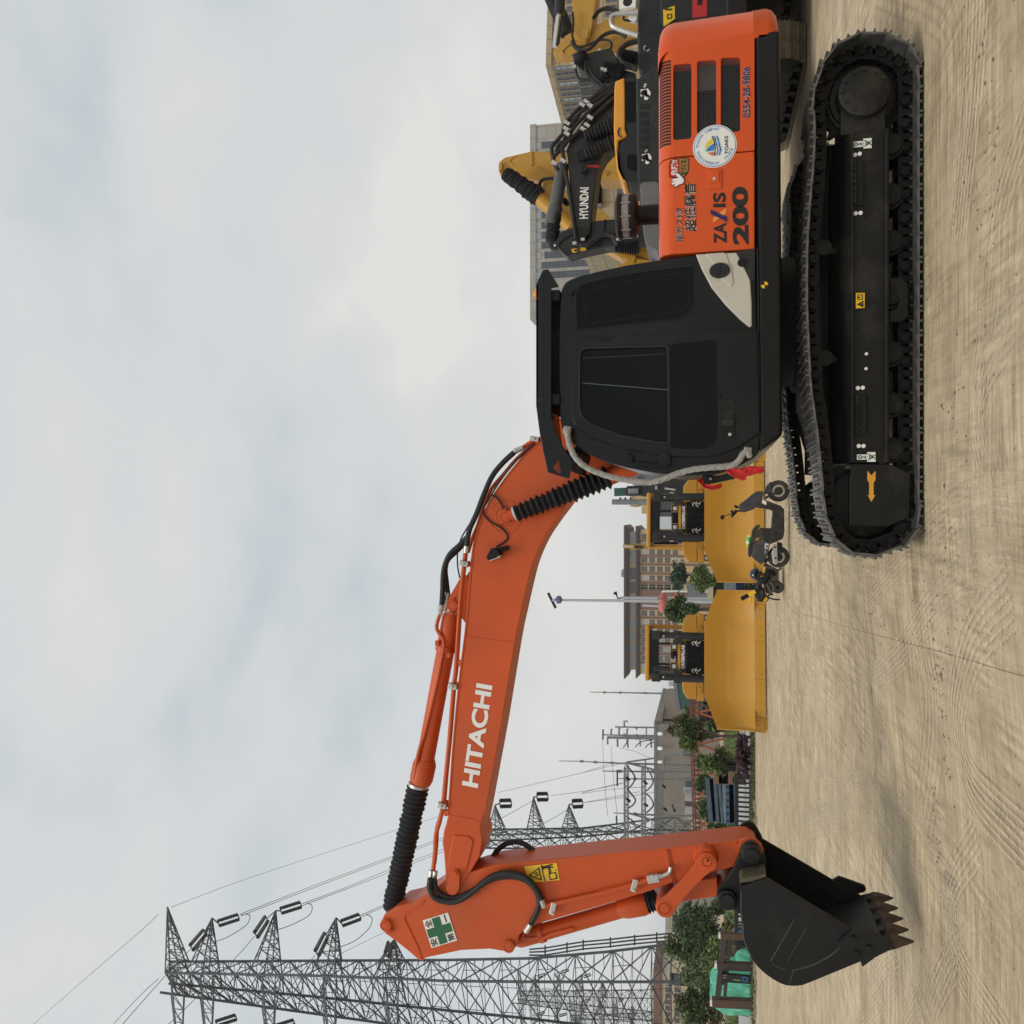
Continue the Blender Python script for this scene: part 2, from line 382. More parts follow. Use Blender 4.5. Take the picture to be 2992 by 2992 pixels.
def crawler(side):
    """side 0 = nearer the camera, 1 = the far one"""
    oy = YN if side == 0 else YN+2.2
    sg = -1 if side == 0 else 1               # outward
    cen = oy+.30
    fo = oy+.10 if side == 0 else oy+.50      # outer face of the side frame
    fi = oy+.50 if side == 0 else oy+.10
    mb = MB()
    z0, z1, z2 = pt(2585, 900, 7.55).z, pt(2488, 900, 7.55).z, pt(2428, 900, 7.8).z
    xa, xb = pt(2540, 383, 7.55).x, pt(2540, 1352, 7.55).x
    ym = oy+.34 if side == 0 else oy+.26
    sec = [(fo, z0), (fo, z1), (ym, z2), (fi, z2), (fi, z0)]
    mb.loft([[Vector((x, y, z)) for y, z in sec] for x in (xb, xa)], True, True)
    for zz, hh in ((z0-.012, .034), (z1-.004, .016)):
        mb.bb(xb, xa, min(fo+sg*.03, fi), max(fo+sg*.03, fi), zz-hh/2, zz+hh/2)
    # rear plates that carry the final drive
    mb.bb(xa, SPR.x+.15, cen-.17, cen+.20, .26, .60)
    body = mb.obj('track_frame', TRACKM, ex, bevel=.012)
    # idler yoke cover
    yk = MB(); yp = [pt(*fa(x, y), 7.55) for x, y in ((716, 1040), (680, 1150), (675, 1570), (1005, 1577), (1192, 1500), (1205, 1130), (1040, 1045))]
    yk.ext(yp, fo+sg*.012, fo-sg*.05)
    yk.bb(IDL.x-.02, xb, cen-.14, cen+.14, .30, .52)
    yk.obj('idler_yoke', TRACKM, body, bevel=.01)
    # idler
    mb = MB(); c = Vector((IDL.x, cen, IDL.z))
    mb.lathe(c-Vector((0, .10, 0)), (0, 1, 0), [(0, .06), (0, .20), (.02, .26), (.03, .275), (.06, .28), (.075, .305), (.125, .305), (.14, .28), (.17, .275), (.18, .26), (.20, .20), (.20, .06)], 36)
    mb.obj('idler_wheel', LINKM, body, smooth=True)
    # sprocket and final drive
    mb = MB(); c = Vector((SPR.x, cen, SPR.z)); NT = 21; tp = []
    for i in range(NT):
        for da, r in ((-.30, .315), (-.20, .345), (-.09, .365), (.09, .365), (.20, .345), (.30, .315)):
            a = 2*math.pi*(i+da)/NT; tp.append(c+Vector((math.cos(a)*r, 0, math.sin(a)*r)))
    mb.ext(tp, cen-.03, cen+.03)
    mb.obj('sprocket', LINKM, body, bevel=.004)
    mb = MB()
    prof = [(-.02, .275), (.06, .27), (.065, .25), (.10, .245), (.105, .205), (.235, .195), (.245, .18), (.245, .02)]
    mb.lathe(c, (0, sg, 0), prof, 40)
    for i in range(12):
        a = 2*math.pi*i/12; q = c+Vector((math.cos(a)*.165, sg*.243, math.sin(a)*.165)); mb.cyl(q, q+Vector((0, sg*.014, 0)), .016, n=6)
    for i in range(20):
        a = 2*math.pi*i/20; q = c+Vector((math.cos(a)*.258, sg*.062, math.sin(a)*.258)); mb.cyl(q, q+Vector((0, sg*.014, 0)), .014, n=6)
    mb.obj('final_drive', TRACKM, body, smooth=True)
    # rollers
    for Yp in (430, 576, 712, 867, 1036, 1184, 1316):
        p = pt(2612, Yp, 7.62); q = Vector((p.x, cen, .225)); mb = MB()
        mb.lathe(q-Vector((0, .19, 0)), (0, 1, 0), [(0, .05), (0, .075), (.03, .08), (.03, .105), (.06, .108), (.06, .085), (.32, .085), (.32, .108), (.35, .105), (.35, .08), (.38, .075), (.38, .05)], 20)
        mb.obj('track_roller', LINKM, body, smooth=True)
    gz = [pt(*fZ(x, y), 7.56) for x, y in ((1335, 1130), (1490, 1120), (1560, 1200), (1560, 1570), (1500, 1625), (1340, 1625), (1350, 1500), (1440, 1470), (1468, 1370), (1430, 1240), (1340, 1210))]
    MB().ext(gz, fo-sg*.002, fo-sg*.03).obj('track_guide', TRACKM, body, bevel=.006)
    for X, Y in ((2405, 730), (2409, 1050)):
        p = pt(X, Y, 7.7); q = Vector((p.x, cen, p.z)); mb = MB()
        mb.lathe(q-Vector((0, .12, 0)), (0, 1, 0), [(0, .03), (0, .062), (.06, .066), (.06, .058), (.18, .058), (.18, .066), (.24, .062), (.24, .03)], 18)
        mb.cyl(q-Vector((0, 0, .02)), q-Vector((0, 0, .16)), .035)
        mb.obj('carrier_roller', LINKM, body, smooth=True)
    # the chain: links and triple grouser shoes
    for i in range(NSH):
        a, b = sh[i-1], sh[(i+1) % NSH]; t = (b-a).normalized(); p = sh[i]
        mt = Matrix(((t.x, 0, -t.z, p.x), (0, 1, 0, oy), (t.z, 0, t.x, p.z), (0, 0, 0, 1)))
        for nm, me in (('track_shoe', shoe_me), ('track_link', link_me)):
            o = link(nm, me, ex); o.parent = body; o.matrix_parent_inverse = Matrix.Identity(4)
            o.matrix_basis = mt
    return body
near = crawler(0); far = crawler(1)
YF = 7.538                                  # prints on the near frame
def zq(fn, *xy, D=YF): return [pt(*fn(x, y), D) for x, y in xy]
mb = MB()
sticker(mb, zq(fa, (832, 1100), (867, 1140), (902, 1100), (902, 1180), (885, 1200), (885, 1308), (900, 1308), (866, 1365), (834, 1308), (848, 1308), (848, 1200), (832, 1180)))
mb.obj('travel_arrow', mat('arrow_yellow', (.75, .36, .03), .5), near)
mb = MB()
for fn, x, y, r in ((fZ, 965, 403, .016), (fZ, 1020, 397, .016), (fY, 957, 1520, .016), (fY, 1010, 1508, .016), (fa, 750, 393, .016), (fa, 792, 390, .016), (fa, 757, 888, .016), (fa, 798, 888, .016), (fa, 823, 100, .012), (fa, 820, 227, .012)):
    disc(mb, pt(*fn(x, y), 7.55), r, .010)
pieces(mb, 'plug_cap', MATS['white_vinyl'], near, 0)
def hook_label(fn, q1, q2):
    mb = MB(); sticker(mb, zq(fn, *q1)); sticker(mb, zq(fn, *q2))
    c1, c2 = sum(zq(fn, *q1), Vector())/4, sum(zq(fn, *q2), Vector())/4
    up = Vector((0, -.004, 0))
    w = (zq(fn, *q1)[1]-zq(fn, *q1)[0]).length
    line(mb, ring_pts(c1+up+Vector((0, 0, w*.22)), w*.16, 12), .006, mi=1)
    line(mb, [c1+up+Vector((-w*.1, 0, -w*.02)), c1+up+Vector((.0, 0, -w*.12)), c1+up+Vector((w*.08, 0, -w*.3)), c1+up+Vector((-w*.1, 0, -w*.36)), c1+up+Vector((-w*.16, 0, -w*.25))], .006, mi=1)
    line(mb, ring_pts(c2+up+Vector((0, 0, w*.05)), w*.15, 12), .006, mi=1)
    line(mb, [c2+up+Vector((-w*.3, 0, w*.30)), c2+up+Vector((0, 0, -w*.1)), c2+up+Vector((w*.3, 0, w*.30))], .006, mi=1)
    line(mb, [c2+up+Vector((-w*.2, 0, -w*.35)), c2+up+Vector((.05*w, 0, -w*.1)), c2+up+Vector((w*.2, 0, -w*.35))], .006, mi=1)
    mb.obj('lifting_label', [WHITE, GREENS], near)
hook_label(fY, ((935, 1370), (1048, 1360), (1050, 1425), (935, 1435)), ((1053, 1335), (1147, 1327), (1147, 1440), (1055, 1447)))
hook_label(fa, ((743, 960), (829, 960), (829, 1005), (743, 1005)), ((831, 940), (902, 940), (902, 1023), (831, 1023)))
mb = MB(); sticker(mb, zq(fZ, (968, 1300), (1069, 1297), (1067, 1467), (968, 1474)))
line(mb, zq(fZ, (990, 1428), (1048, 1392), (1048, 1452), (990, 1428), D=YF-.003), .008, mi=1)
line(mb, zq(fZ, (1010, 1430), (1030, 1420), (1040, 1435), D=YF-.003), .008, mi=1)
line(mb, zq(fZ, (990, 1375), (990, 1350), (1020, 1348), (990, 1345), (990, 1320), (1042, 1318), (1042, 1370), (1000, 1375), D=YF-.003), .006, mi=1)
mb.obj('warning_label', [YSTICK, INK], near)
for fn, x0, x1, y0, y1 in ((fD, 585, 640, 880, 1105), (fC, 716, 778, 1140, 1450)):     # the two steps let into the frame
    a, b = pt(*fn(x0, y0), 7.55), pt(*fn(x1, y1), 7.55); mb = MB()
    xs0, xs1 = min(a.x, b.x), max(a.x, b.x); zt, zb = max(a.z, b.z), min(a.z, b.z)
    mb.bb(xs0, xs1, 7.53, 7.56, zb, zt-.01)
    n = 14
    prof = [V3(xs0, zt-.012)]+[V3(xs0+(xs1-xs0)*(i+.5)/n, zt+(.014 if i % 2 else -.002)) for i in range(n)]+[V3(xs1, zt-.012)]
    mb.ext(prof, 7.515, 7.545)
    mb.obj('step_plate', BLACKM, near, bevel=.004)
# ---- car body between the tracks
mb = MB()
cx = 1.75
mb.bb(cx-.75, cx+.85, 8.0, 9.7, .48, .78)
mb.prism([Vector((cx-.7, 8.0, .78)), Vector((cx-1.3, 7.85, .62)), Vector((cx-1.3, 7.85, .38)), Vector((cx-.7, 8.0, .48))], (0, 1.8, 0))
mb.prism([Vector((cx+.8, 8.0, .78)), Vector((cx+1.3, 7.85, .62)), Vector((cx+1.3, 7.85, .38)), Vector((cx+.8, 8.0, .48))], (0, 1.8, 0))
mb.obj('car_body', TRACKM, ex, bevel=.02)
MB().lathe((cx+.05, 8.85, .76), (0, 0, 1), [(0, .66), (.10, .66), (.10, .60), (.28, .60)], 40).obj('swing_bearing', BLACKM, ex, smooth=True)

# ---- upper frame (the dark band under cab and engine)
sk = P(fA, YS, (1703, 225), (1882, 205))+P(fB, YS, (1900, 1380), (1738, 1497))
mb = MB().ext(sk, YS, 10.2)
upper = mb.obj('upper_frame', BLACK, ex, bevel=.03, seg=3)
mb = MB(); q = P(fB, YS-.002, (1752, 302), (1792, 302), (1792, 342), (1752, 342)); sticker(mb, q)
c = sum(q, Vector())/4+Vector((0, -.003, 0)); disc(mb, c, .034, .002, mi=1)
for a0 in (90, 270): sticker(mb, [c+Vector((0, -.003, 0))]+[v+Vector((0, -.003, 0)) for v in ring_pts(c, .028, 6, a0, a0+90)], mi=0)
mb.obj('gravity_mark', [YSTICK, INK], upper)

# ---- engine side doors with louvres and grilles
zb_ = pt(*fA(1703, 1000), YS).z; zk = pt(*fA(1125, 1000), YS).z; ztp = pt(*fA(1020, 1000), YS+.06).z
xA0, xA1, xA2 = pt(*fA(1400, 1775), YS).x, pt(*fA(1400, 1088), YS).x, pt(*fA(1400, 278), YS).x
xs_b, xs_t = pt(*fA(1690, 222), YS).x+.004, pt(*fA(1040, 340), YS).x+.004
def cover_sec(x):
    r = ztp-zk; rr = .20
    s_ = [(10.2, zb_), (YS, zb_), (YS, zk)]
    s_ += [(YS+rr*(1-math.cos(R(a))), zk+r*math.sin(R(a))) for a in (15, 30, 45, 60, 75, 90)]
    s_ += [(10.0, ztp), (10.2, zk)]
    if isinstance(x, tuple): return [Vector((x[0]+(x[1]-x[0])*(z-zb_)/(ztp-zb_), y, z)) for y, z in s_]
    return [Vector((x, y, z)) for y, z in s_]
def rrect(fn, D, x0, x1, y0, y1, r=.02, sk_=0):
    return roundpoly(P(fn, D, (x0, y0+sk_), (x1, y0), (x1, y1), (x0, y1+sk_)), r)
door_l = MB().loft([cover_sec(xA0), cover_sec(xA1-.004)], True, True).obj('engine_door', ORANGE2, ex, bevel=.012, seg=2)
door_r = MB().loft([cover_sec(xA1+.004), cover_sec((xs_b-.008, xs_t-.008))], True, True).obj('engine_door', ORANGE2, ex, bevel=.006, seg=2)
gr = [(1130, 1257, 445, 975, 12), (1298, 1432, 420, 933, 10), (1466, 1602, 402, 925, 6)]
cut(door_r, [MB().ext(rrect(fA, YS, a, b, c_, d_, .025, s_), YS-.1, YS+.14) for a, b, c_, d_, s_ in gr])
for gi, (a, b, c_, d_, s_) in enumerate(gr):
    q = P(fA, YS, (a, c_), (b, c_), (b, d_), (a, d_)); x0, x1 = min(v.x for v in q)-.02, max(v.x for v in q)+.02; z0, z1 = min(v.z for v in q)-.02, max(v.z for v in q)+.02
    mb = MB().bb(x0, x1, YS+.125, YS+.145, z0, z1)
    for i in range(34):
        xx = x0+(x1-x0)*(.30 if gi else .25)*0+ (x1-x0)*.62*i/34+.02
        mb.bb(xx, xx+.006, YS+.105, YS+.125, z0, z1)
    if gi == 1: mb.bb(x1-.24, x1-.03, YS+.09, YS+.12, z0, z1, 1)  # pale panel added for the brightness showing through the middle grille
    mb.obj('radiator_core', [BLACKM, GREYL], door_r)
    # hexagonal wire screen
    mb = MB(); s = .0115; w = s*math.sqrt(3); zz = z0+.02; row = 0
    while zz < z1-.02:
        xx = x0+.02+(w/2 if row % 2 else 0)
        while xx < x1-.02:
            o_ = [Vector((xx+math.cos(R(60*i+30))*s*.99, YS+.012, zz+math.sin(R(60*i+30))*s*.99)) for i in range(6)]
            n_ = [Vector((xx+math.cos(R(60*i+30))*s*.78, YS+.012, zz+math.sin(R(60*i+30))*s*.78)) for i in range(6)]
            mb.add(o_+n_, [(i, (i+1) % 6, 6+(i+1) % 6, 6+i) for i in range(6)])
            xx += w
        zz += s*1.5; row += 1
    o = mb.obj('grille_screen', MATS['dark_galvanised'], door_r, fix=False); o['kind'] = 'stuff'
# louvres along the rounded top edge
mb = MB(); NL = 27
for i in range(NL):
    f = i/(NL-1); xx = pt(*fA(1075, 440+f*580), YS+.03).x; w = .0085
    rows = []
    for a in (8, 22, 36, 50, 62):
        r = ztp-zk; y = YS+.20*(1-math.cos(R(a))); z = zk+r*math.sin(R(a)); ny, nz = -math.cos(R(a)), math.sin(R(a))
        rows.append([Vector((xx-w+.010*(a-35)/30, y+ny*.003, z+nz*.003)), Vector((xx+w+.010*(a-35)/30, y+ny*.003, z+nz*.003)), Vector((xx+w+.010*(a-35)/30, y-ny*.02, z-nz*.02)), Vector((xx-w+.010*(a-35)/30, y-ny*.02, z-nz*.02))])
    mb.loft(rows, True, True)
mb.obj('louvre_slots', SEAM, door_r)
# latch
mb = MB().ext(rrect(fA, YS, 1368, 1470, 1196, 1335, .01), YS-.012, YS+.01); lt = mb.obj('door_latch', ORANGE2, door_l, bevel=.006)
mb = MB().ext(rrect(fA, YS, 1384, 1452, 1208, 1292, .008), YS-.020, YS-.01); mb.obj('latch_plate', ORANGE2, door_l, bevel=.004)
mb = MB(); disc(mb, pt(*fA(1417, 1262), YS-.02), .013, .006); mb.obj('latch_lock', CHROME, door_l)
# lettering and stickers on the doors
def T(mb, txt, fn, ll, lr, ul, D=YS, bold=0, proud=.003, mi=0):
    return text(mb, txt, pt(*fn(*ll), D), pt(*fn(*lr), D), pt(*fn(*ul), D), bold, proud, mi)
mb = MB()
T(mb, 'ZA', fA, (1505, 1717), (1503, 1572), (1415, 1719), bold=.03)
T(mb, 'IS', fA, (1500, 1462), (1498, 1357), (1410, 1464), bold=.03)
T(mb, '200', fA, (1662, 1727), (1655, 1316), (1548, 1729), bold=.045)
sticker(mb, P(fA, YS-.002, (1410, 1574), (1410, 1538), (1503, 1466), (1503, 1502)), mi=2)
sticker(mb, P(fA, YS-.004, (1392, 1478), (1392, 1510), (1508, 1565), (1508, 1532)), mi=1)
mb.obj('model_lettering', [INK, NAVY, mat('print_orange', (.75, .28, .05), .45)], door_l, fix=False)
mb = MB()
for t_, q in (('排ガス3次', ((1200, 1706), (1195, 1465), (1148, 1706))), ('超低騒音', ((1293, 1633), (1285, 1292), (1210, 1633)))):
    T(mb, t_, fA, *q, bold=.04, proud=.002, mi=1); T(mb, t_, fA, *q, bold=.014, proud=.005)
mb.obj('noise_class_lettering', [INK, WHITE], door_l, fix=False)
mb = MB(); q = ((1670, 832), (1668, 474), (1621, 832))
T(mb, '0554-28-9806', fA, *q, bold=.045, proud=.002, mi=1); T(mb, '0554-28-9806', fA, *q, bold=.024, proud=.005)
mb.obj('phone_number', [NAVY, WHITE], door_r, fix=False)
mb = MB()
sticker(mb, P(fA, YS-.001, (1098, 1165), (1105, 1138), (1155, 1110), (1238, 1117), (1236, 1215), (1205, 1252), (1140, 1258), (1098, 1250)), mi=1)
sticker(mb, P(fA, YS-.003, (1105, 1168), (1110, 1142), (1158, 1116), (1166, 1117), (1168, 1250), (1104, 1246)), mi=2)
sticker(mb, P(fA, YS-.003, (1170, 1117), (1233, 1122), (1231, 1212), (1202, 1247), (1172, 1249)), mi=3)
T(mb, '危険!!', fA, (1158, 1240), (1158, 1130), (1112, 1240), D=YS-.005, bold=.02, mi=0)
T(mb, '近づくな', fA, (1222, 1238), (1222, 1128), (1178, 1238), D=YS-.005, bold=.02, mi=1)
hand = [(1200, 1262), (1165, 1225), (1150, 1225), (1150, 1240), (1165, 1256), (1130, 1262), (1118, 1270), (1122, 1280), (1148, 1280), (1118, 1290), (1116, 1300), (1126, 1304), (1150, 1298), (1136, 1308), (1140, 1318), (1152, 1314), (1168, 1302), (1190, 1296), (1203, 1282)]
ch = sum((Vector((x, y)) for x, y in hand), Vector((0, 0)))/len(hand)
sticker(mb, P(fA, YS-.006, *[((x-ch.x)*1.13+ch.x, (y-ch.y)*1.13+ch.y) for x, y in hand]), mi=4)
sticker(mb, P(fA, YS-.010, *hand), mi=0)
mb.obj('danger_sticker', [WHITE, INK, REDP, GOLD, NAVY], door_l, fix=False)
# the round dealer sticker
mb = MB(); cc = pt(*fA(1421, 1033), YS); rad = (pt(*fA(1421, 1033-151), YS)-cc).length
up1 = Vector((0, -.003, 0))
disc(mb, cc, rad, .003, 48, 0); disc(mb, cc+up1*1.2, rad*.955, .001, 48, 1); disc(mb, cc+up1*1.6, rad*.925, .001, 48, 0)
def arc_text(s, r, hgt, a0, a1, flip, mi):
    n = len(s)
    for i, c_ in enumerate(s):
        if c_ == ' ': continue
        a = R(a0+(a1-a0)*(i+.5)/n); w = abs(R(a1-a0))*r/n*.80
        if c_ == 'I': w *= .4
        rd = Vector((math.cos(a), 0, math.sin(a))); tg = Vector((math.sin(a), 0, -math.cos(a)))*(-1 if flip else 1)
        base = cc+rd*(r if not flip else r+hgt)+up1*2
        upv = rd*hgt*(-1 if flip else 1)
        text(mb, c_, base-tg*w/2, base+tg*w/2, base-tg*w/2+upv, .02, .002, mi)
arc_text('INTERNATIONAL TRADING COMPANY', rad*.74, rad*.13, 196, -16, False, 1)
arc_text('TOAKS', rad*.72, rad*.13, 214, 258, True, 1)
def lc(x, y): return cc+Vector((x*rad, 0, y*rad))+up1*2.2
sticker(mb, [lc(-.22, .42), lc(-.02, .28), lc(.14, .02), lc(-.20, .05)], mi=1)
sticker(mb, [lc(-.17, .46), lc(.10, .42), lc(.30, .25), lc(.36, .02), lc(.18, .04), lc(.05, .30)], mi=2)
sticker(mb, [lc(-.30, .32), lc(-.26, .05), lc(-.42, -.02), lc(-.44, .12)], mi=3)
for dz, th in ((-.08, .05), (-.2, .06)):
    line(mb, [lc(-.42, dz), lc(-.2, dz-.07), lc(.05, dz), lc(.3, dz+.05), lc(.44, dz+.12)], rad*th, mi=1)
line(mb, [lc(-.44, .0), lc(-.1, -.02), lc(.2, .02), lc(.46, .12)], rad*.04, mi=4)
text(mb, 'TOAKS', lc(-.42, -.62), lc(.42, -.60), lc(-.42, -.46), .02, .002, 4)
mb.obj('dealer_sticker', [WHITE, BLUEINK, mat('print_yellow', (.75, .62, .03), .4), mat('print_brick', (.62, .20, .07), .4), INK], door_r, fix=False)

# ---- counterweight
zc0, zc1 = pt(*fA(1876, 150), YS).z, pt(*fA(1020, 250), YS).z
xs_b, xs_t = pt(*fA(1690, 222), YS).x+.004, pt(*fA(1040, 340), YS).x+.004
xe_b, xe_t = pt(*fA(1740, 42), 7.7).x+.02, pt(*fA(1090, 152), 7.7).x+.02
rows = []
def cw_row(z, ins, f):
    xs, xe = xs_b+(xs_t-xs_b)*max(0, (z-zb_)/(ztp-zb_)), xe_b+(xe_t-xe_b)*f-ins; r = .38; y0, y1 = YS+ins*.6, 10.2-ins*.6
    c_ = [Vector((xs, y0, z))]
    c_ += [Vector((xe-r+r*math.sin(R(a)), y0+r-r*math.cos(R(a)), z)) for a in range(0, 91, 15)]
    c_ += [Vector((xe+.06*math.sin(math.pi*t), y0+r+(y1-y0-2*r)*t, z)) for t in (.25, .5, .75)]
    c_ += [Vector((xe-r+r*math.cos(R(a)), y1-r+r*math.sin(R(a)), z)) for a in range(0, 91, 15)]
    return c_+[Vector((xs, y1, z))]
zl = pt(*fA(1695, 150), YS).z
for z, ins, f in ((zc0, .10, 0), (zc0+.012, .055, 0), (zc0+.05, .015, .02), (zc0+.10, 0, .04), (zl-.004, 0, .18), (zl, -.002, .2), (zl+.006, .004, .21), (zk, 0, .8), (zk+(ztp-zk)*.45, .010, .88), (zk+(ztp-zk)*.75, .035, .94), (zk+(ztp-zk)*.92, .07, .98), (ztp, .13, 1)):
    rows.append(cw_row(z, ins, f))
MB().loft(rows, True, True).obj('counterweight', ORANGE2, ex, smooth=True, ang=50)
# air pre-cleaner on the hood
mb = MB(); pc0 = pt(*fA(1010, 1512), 8.3); pc = Vector((pc0.x, 8.3, ztp-.05)); ztop_p = pt(*fA(724, 1520), 8.3).z
def pz(zx): return pt(*fA(zx, 1520), 8.3).z-pc.z
mb.lathe(pc, (0, 0, 1), [(0, .09), (pz(880), .09)], 24)
mb.lathe(pc, (0, 0, 1), [(pz(882), .12), (pz(866), .195), (pz(835), .205), (pz(825), .20)], 32)
stem = mb.obj('precleaner', BLACKM, ex, smooth=True)
mb = MB().lathe(pc, (0, 0, 1), [(pz(823), .195), (pz(800), .20), (pz(770), .192)], 32)
for i in range(10):
    a = 2*math.pi*i/10; q = pc+Vector((math.cos(a)*.2, math.sin(a)*.2, pz(800))); mb.bar(q+Vector((0, 0, -.05)), q+Vector((0, 0, .05)), .012)
mb.obj('dust_bowl', mat('smoky_bowl', (.24, .22, .21), .15, var=.35, scale=9), stem, smooth=True)
MB().lathe(pc, (0, 0, 1), [(pz(772), .20), (pz(765), .21), (pz(745), .21), (pz(728), .17), (pz(722), .05)], 32).obj('bowl_cap', BLACKM, stem, smooth=True)

# ---- cab
cabp = roundpoly(P(fB, YS, (1738, 1497), (1690, 1548), (1600, 1592), (1500, 1636), (1400, 1660), (1200, 1666), (1000, 1648), (800, 1610), (640, 1562), (500, 1500), (420, 1440), (352, 1370), (327, 1240), (318, 800), (330, 380), (362, 300), (450, 260), (600, 223), (800, 180), (1000, 148), (1180, 125), (1285, 112), (1500, 95), (1706, 62)), .05, 3)
cab = MB().ext(cabp, YS, 8.5).obj('cab', BLACK, ex, bevel=.05, seg=4)
def panel(name, fn, pts, y0, y1, m_, par, r=.02, bev=.006, D=YS):
    return MB().ext(roundpoly(P(fn, D, *pts), r), y0, y1).obj(name, m_, par, bevel=bev)
doorp = [(400, 745), (425, 705), (700, 692), (1100, 665), (1718, 632), (1735, 1365), (1560, 1480), (1450, 1522), (1330, 1536), (1100, 1530), (800, 1480), (560, 1400), (450, 1330), (415, 1260)]
# shut line round the door, then the door
panel('door_gap', fB, [(x+(9 if x > 1600 else -6 if x < 450 else 0), y+(-9 if y < 760 else 9)) for x, y in doorp], YS-.004, YS+.01, SEAM, cab, .05, 0)
door = MB().ext(roundpoly(P(fB, YS, *doorp), .05), YS-.028, YS-.002).obj('cab_door', BLACK, cab, bevel=.008)
winp = [(468, 800), (502, 765), (1078, 752), (1092, 768), (1100, 1442), (1000, 1430), (750, 1385), (560, 1312), (492, 1262), (464, 1200)]
lowp = [(1112, 745), (1437, 713), (1442, 1400), (1400, 1462), (1330, 1480), (1117, 1472)]
cut(door, [MB().ext(roundpoly(P(fB, YS, *winp), .04), YS-.1, YS-.010), MB().ext(roundpoly(P(fB, YS, *lowp), .03), YS-.1, YS-.020)])
MB().ext(roundpoly(P(fB, YS, *lowp), .03), YS-.0225, YS-.012).obj('lower_glass', GLASS, door)
MB().ext(roundpoly(P(fB, YS, (480, 835), (500, 815), (1085, 800), (1098, 1440), (1000, 1428), (750, 1382), (560, 1308), (494, 1258), (470, 1200)), .03), YS-.016, YS-.009).obj('sliding_glass', GLASS, door)
MB().ext(roundpoly(P(fB, YS, (466, 800), (502, 766), (1078, 753), (1085, 830), (478, 850)), .02), YS-.0115, YS-.009).obj('rear_glass', GLASS, door)
mb = MB(); gk = roundpoly(P(fB, YS-.030, *winp), .04)
mb.tube(gk+[gk[0]], .011, 6); mb.obj('window_gasket', RUBBER, door, smooth=True, fix=False)
mb = MB()
mb.bar(pt(*fB(488, 1012), YS-.017), pt(*fB(1086, 1060), YS-.017), .005, .004); mb.bar(pt(*fB(484, 838), YS-.018), pt(*fB(1085, 806), YS-.018), .012, .004, 1)
mb.obj('pane_edge', [mat('glass_edge', (.09, .13, .125), .3), SEAM], door)
mb = MB(); mb.bar(pt(*fB(1098, 735), YS-.03), pt(*fB(1108, 1470), YS-.03), .016, .012); mb.obj('door_rail', BLACKM, door)
# handle
MB().ext(roundpoly(P(fB, YS, (1450, 1180), (1470, 1132), (1555, 1132), (1572, 1180), (1568, 1390), (1545, 1406), (1470, 1400), (1452, 1350)), .03), YS-.034, YS-.02).obj('handle_plate', BLACKM, door, bevel=.006)
mb = MB().ext(roundpoly(P(fB, YS, (1488, 1205), (1548, 1205), (1548, 1290), (1488, 1285)), .02), YS-.037, YS-.03, 1)
mb.ext(roundpoly(P(fB, YS, (1470, 1272), (1552, 1272), (1552, 1322), (1466, 1318)), .01), YS-.048, YS-.03)
disc(mb, pt(*fB(1527, 1375), YS-.034), .013, .006, mi=2)
pieces(mb, 'door_handle', [GREYP, SEAM, CHROME], door)
mb = MB().bar(pt(*fB(1460, 1060), YS-.032), pt(*fB(1464, 1108), YS-.032), .012); disc(mb, pt(*fB(1466, 1108), YS-.03), .014, .008); mb.obj('door_stop', BLACKM, door)
for a in ((540, 690, 712, 700), (1465, 1612, 640, 640)):
    mb = MB().cyl(pt(*fB(a[0], a[2]), YS-.02), pt(*fB(a[1], a[3]), YS-.02), .017)
    mb.obj('door_hinge', BLACKM, cab)
# rear quarter window, its bonded frame, roof seam
rq = [(445, 640), (440, 375), (475, 318), (700, 258), (1000, 213), (1277, 183), (1283, 450), (1250, 512), (1180, 555), (900, 590)]
MB().ext(roundpoly(P(fB, YS, *rq), .03), YS-.004, YS+.01).obj('quarter_glass', GLASS, cab)
mb = MB(); gk = roundpoly(P(fB, YS-.003, *rq), .03); mb.tube(gk+[gk[0]], .006, 6)
gk = roundpoly(P(fB, YS-.004, (515, 600), (513, 400), (530, 368), (720, 310), (1000, 262), (1230, 232), (1238, 440), (1200, 505), (900, 540)), .03); line(mb, gk+[gk[0]], .003, .0015)
mb.obj('quarter_gasket', SEAM, cab, fix=False)
mb = MB()
line(mb, P(fB, YS-.001, (325, 778), (430, 770), (480, 764)), .006); line(mb, P(fB, YS-.001, (300, 662), (440, 640), (900, 600), (1180, 565), (1290, 520)), .004)
line(mb, P(fB, YS-.001, (1722, 60), (1728, 600), (1738, 1340), (1746, 1490)), .012)
line(mb, P(fB, YS-.001, (385, 1330), (430, 1400), (560, 1478), (800, 1550), (1100, 1590), (1380, 1590), (1560, 1530), (1700, 1420)), .005)
pieces(mb, 'panel_seam', SEAM, cab)
# ribs and grab rail moulded on the front post
mb = MB()
for q in ([(790, 1500), (830, 1506), (856, 1545), (850, 1580), (800, 1570), (775, 1555)], [(1040, 1508), (1075, 1485), (1110, 1515), (1120, 1580), (1090, 1605), (1030, 1590)]):
    mb.ext(roundpoly(P(fB, YS, *q), .02), YS-.05, YS+.02)
mb.bar(pt(*fB(795, 1575), YS-.03), pt(*fB(1100, 1600), YS-.03), .035)
mb.obj('grab_rail', BLACKM, cab, bevel=.012)
for x, y in ((410, 372),):
    mb = MB(); disc(mb, pt(*fB(x, y), YS), .024, .03); mb.obj('cab_knob', BLACKM, cab, bevel=.004)
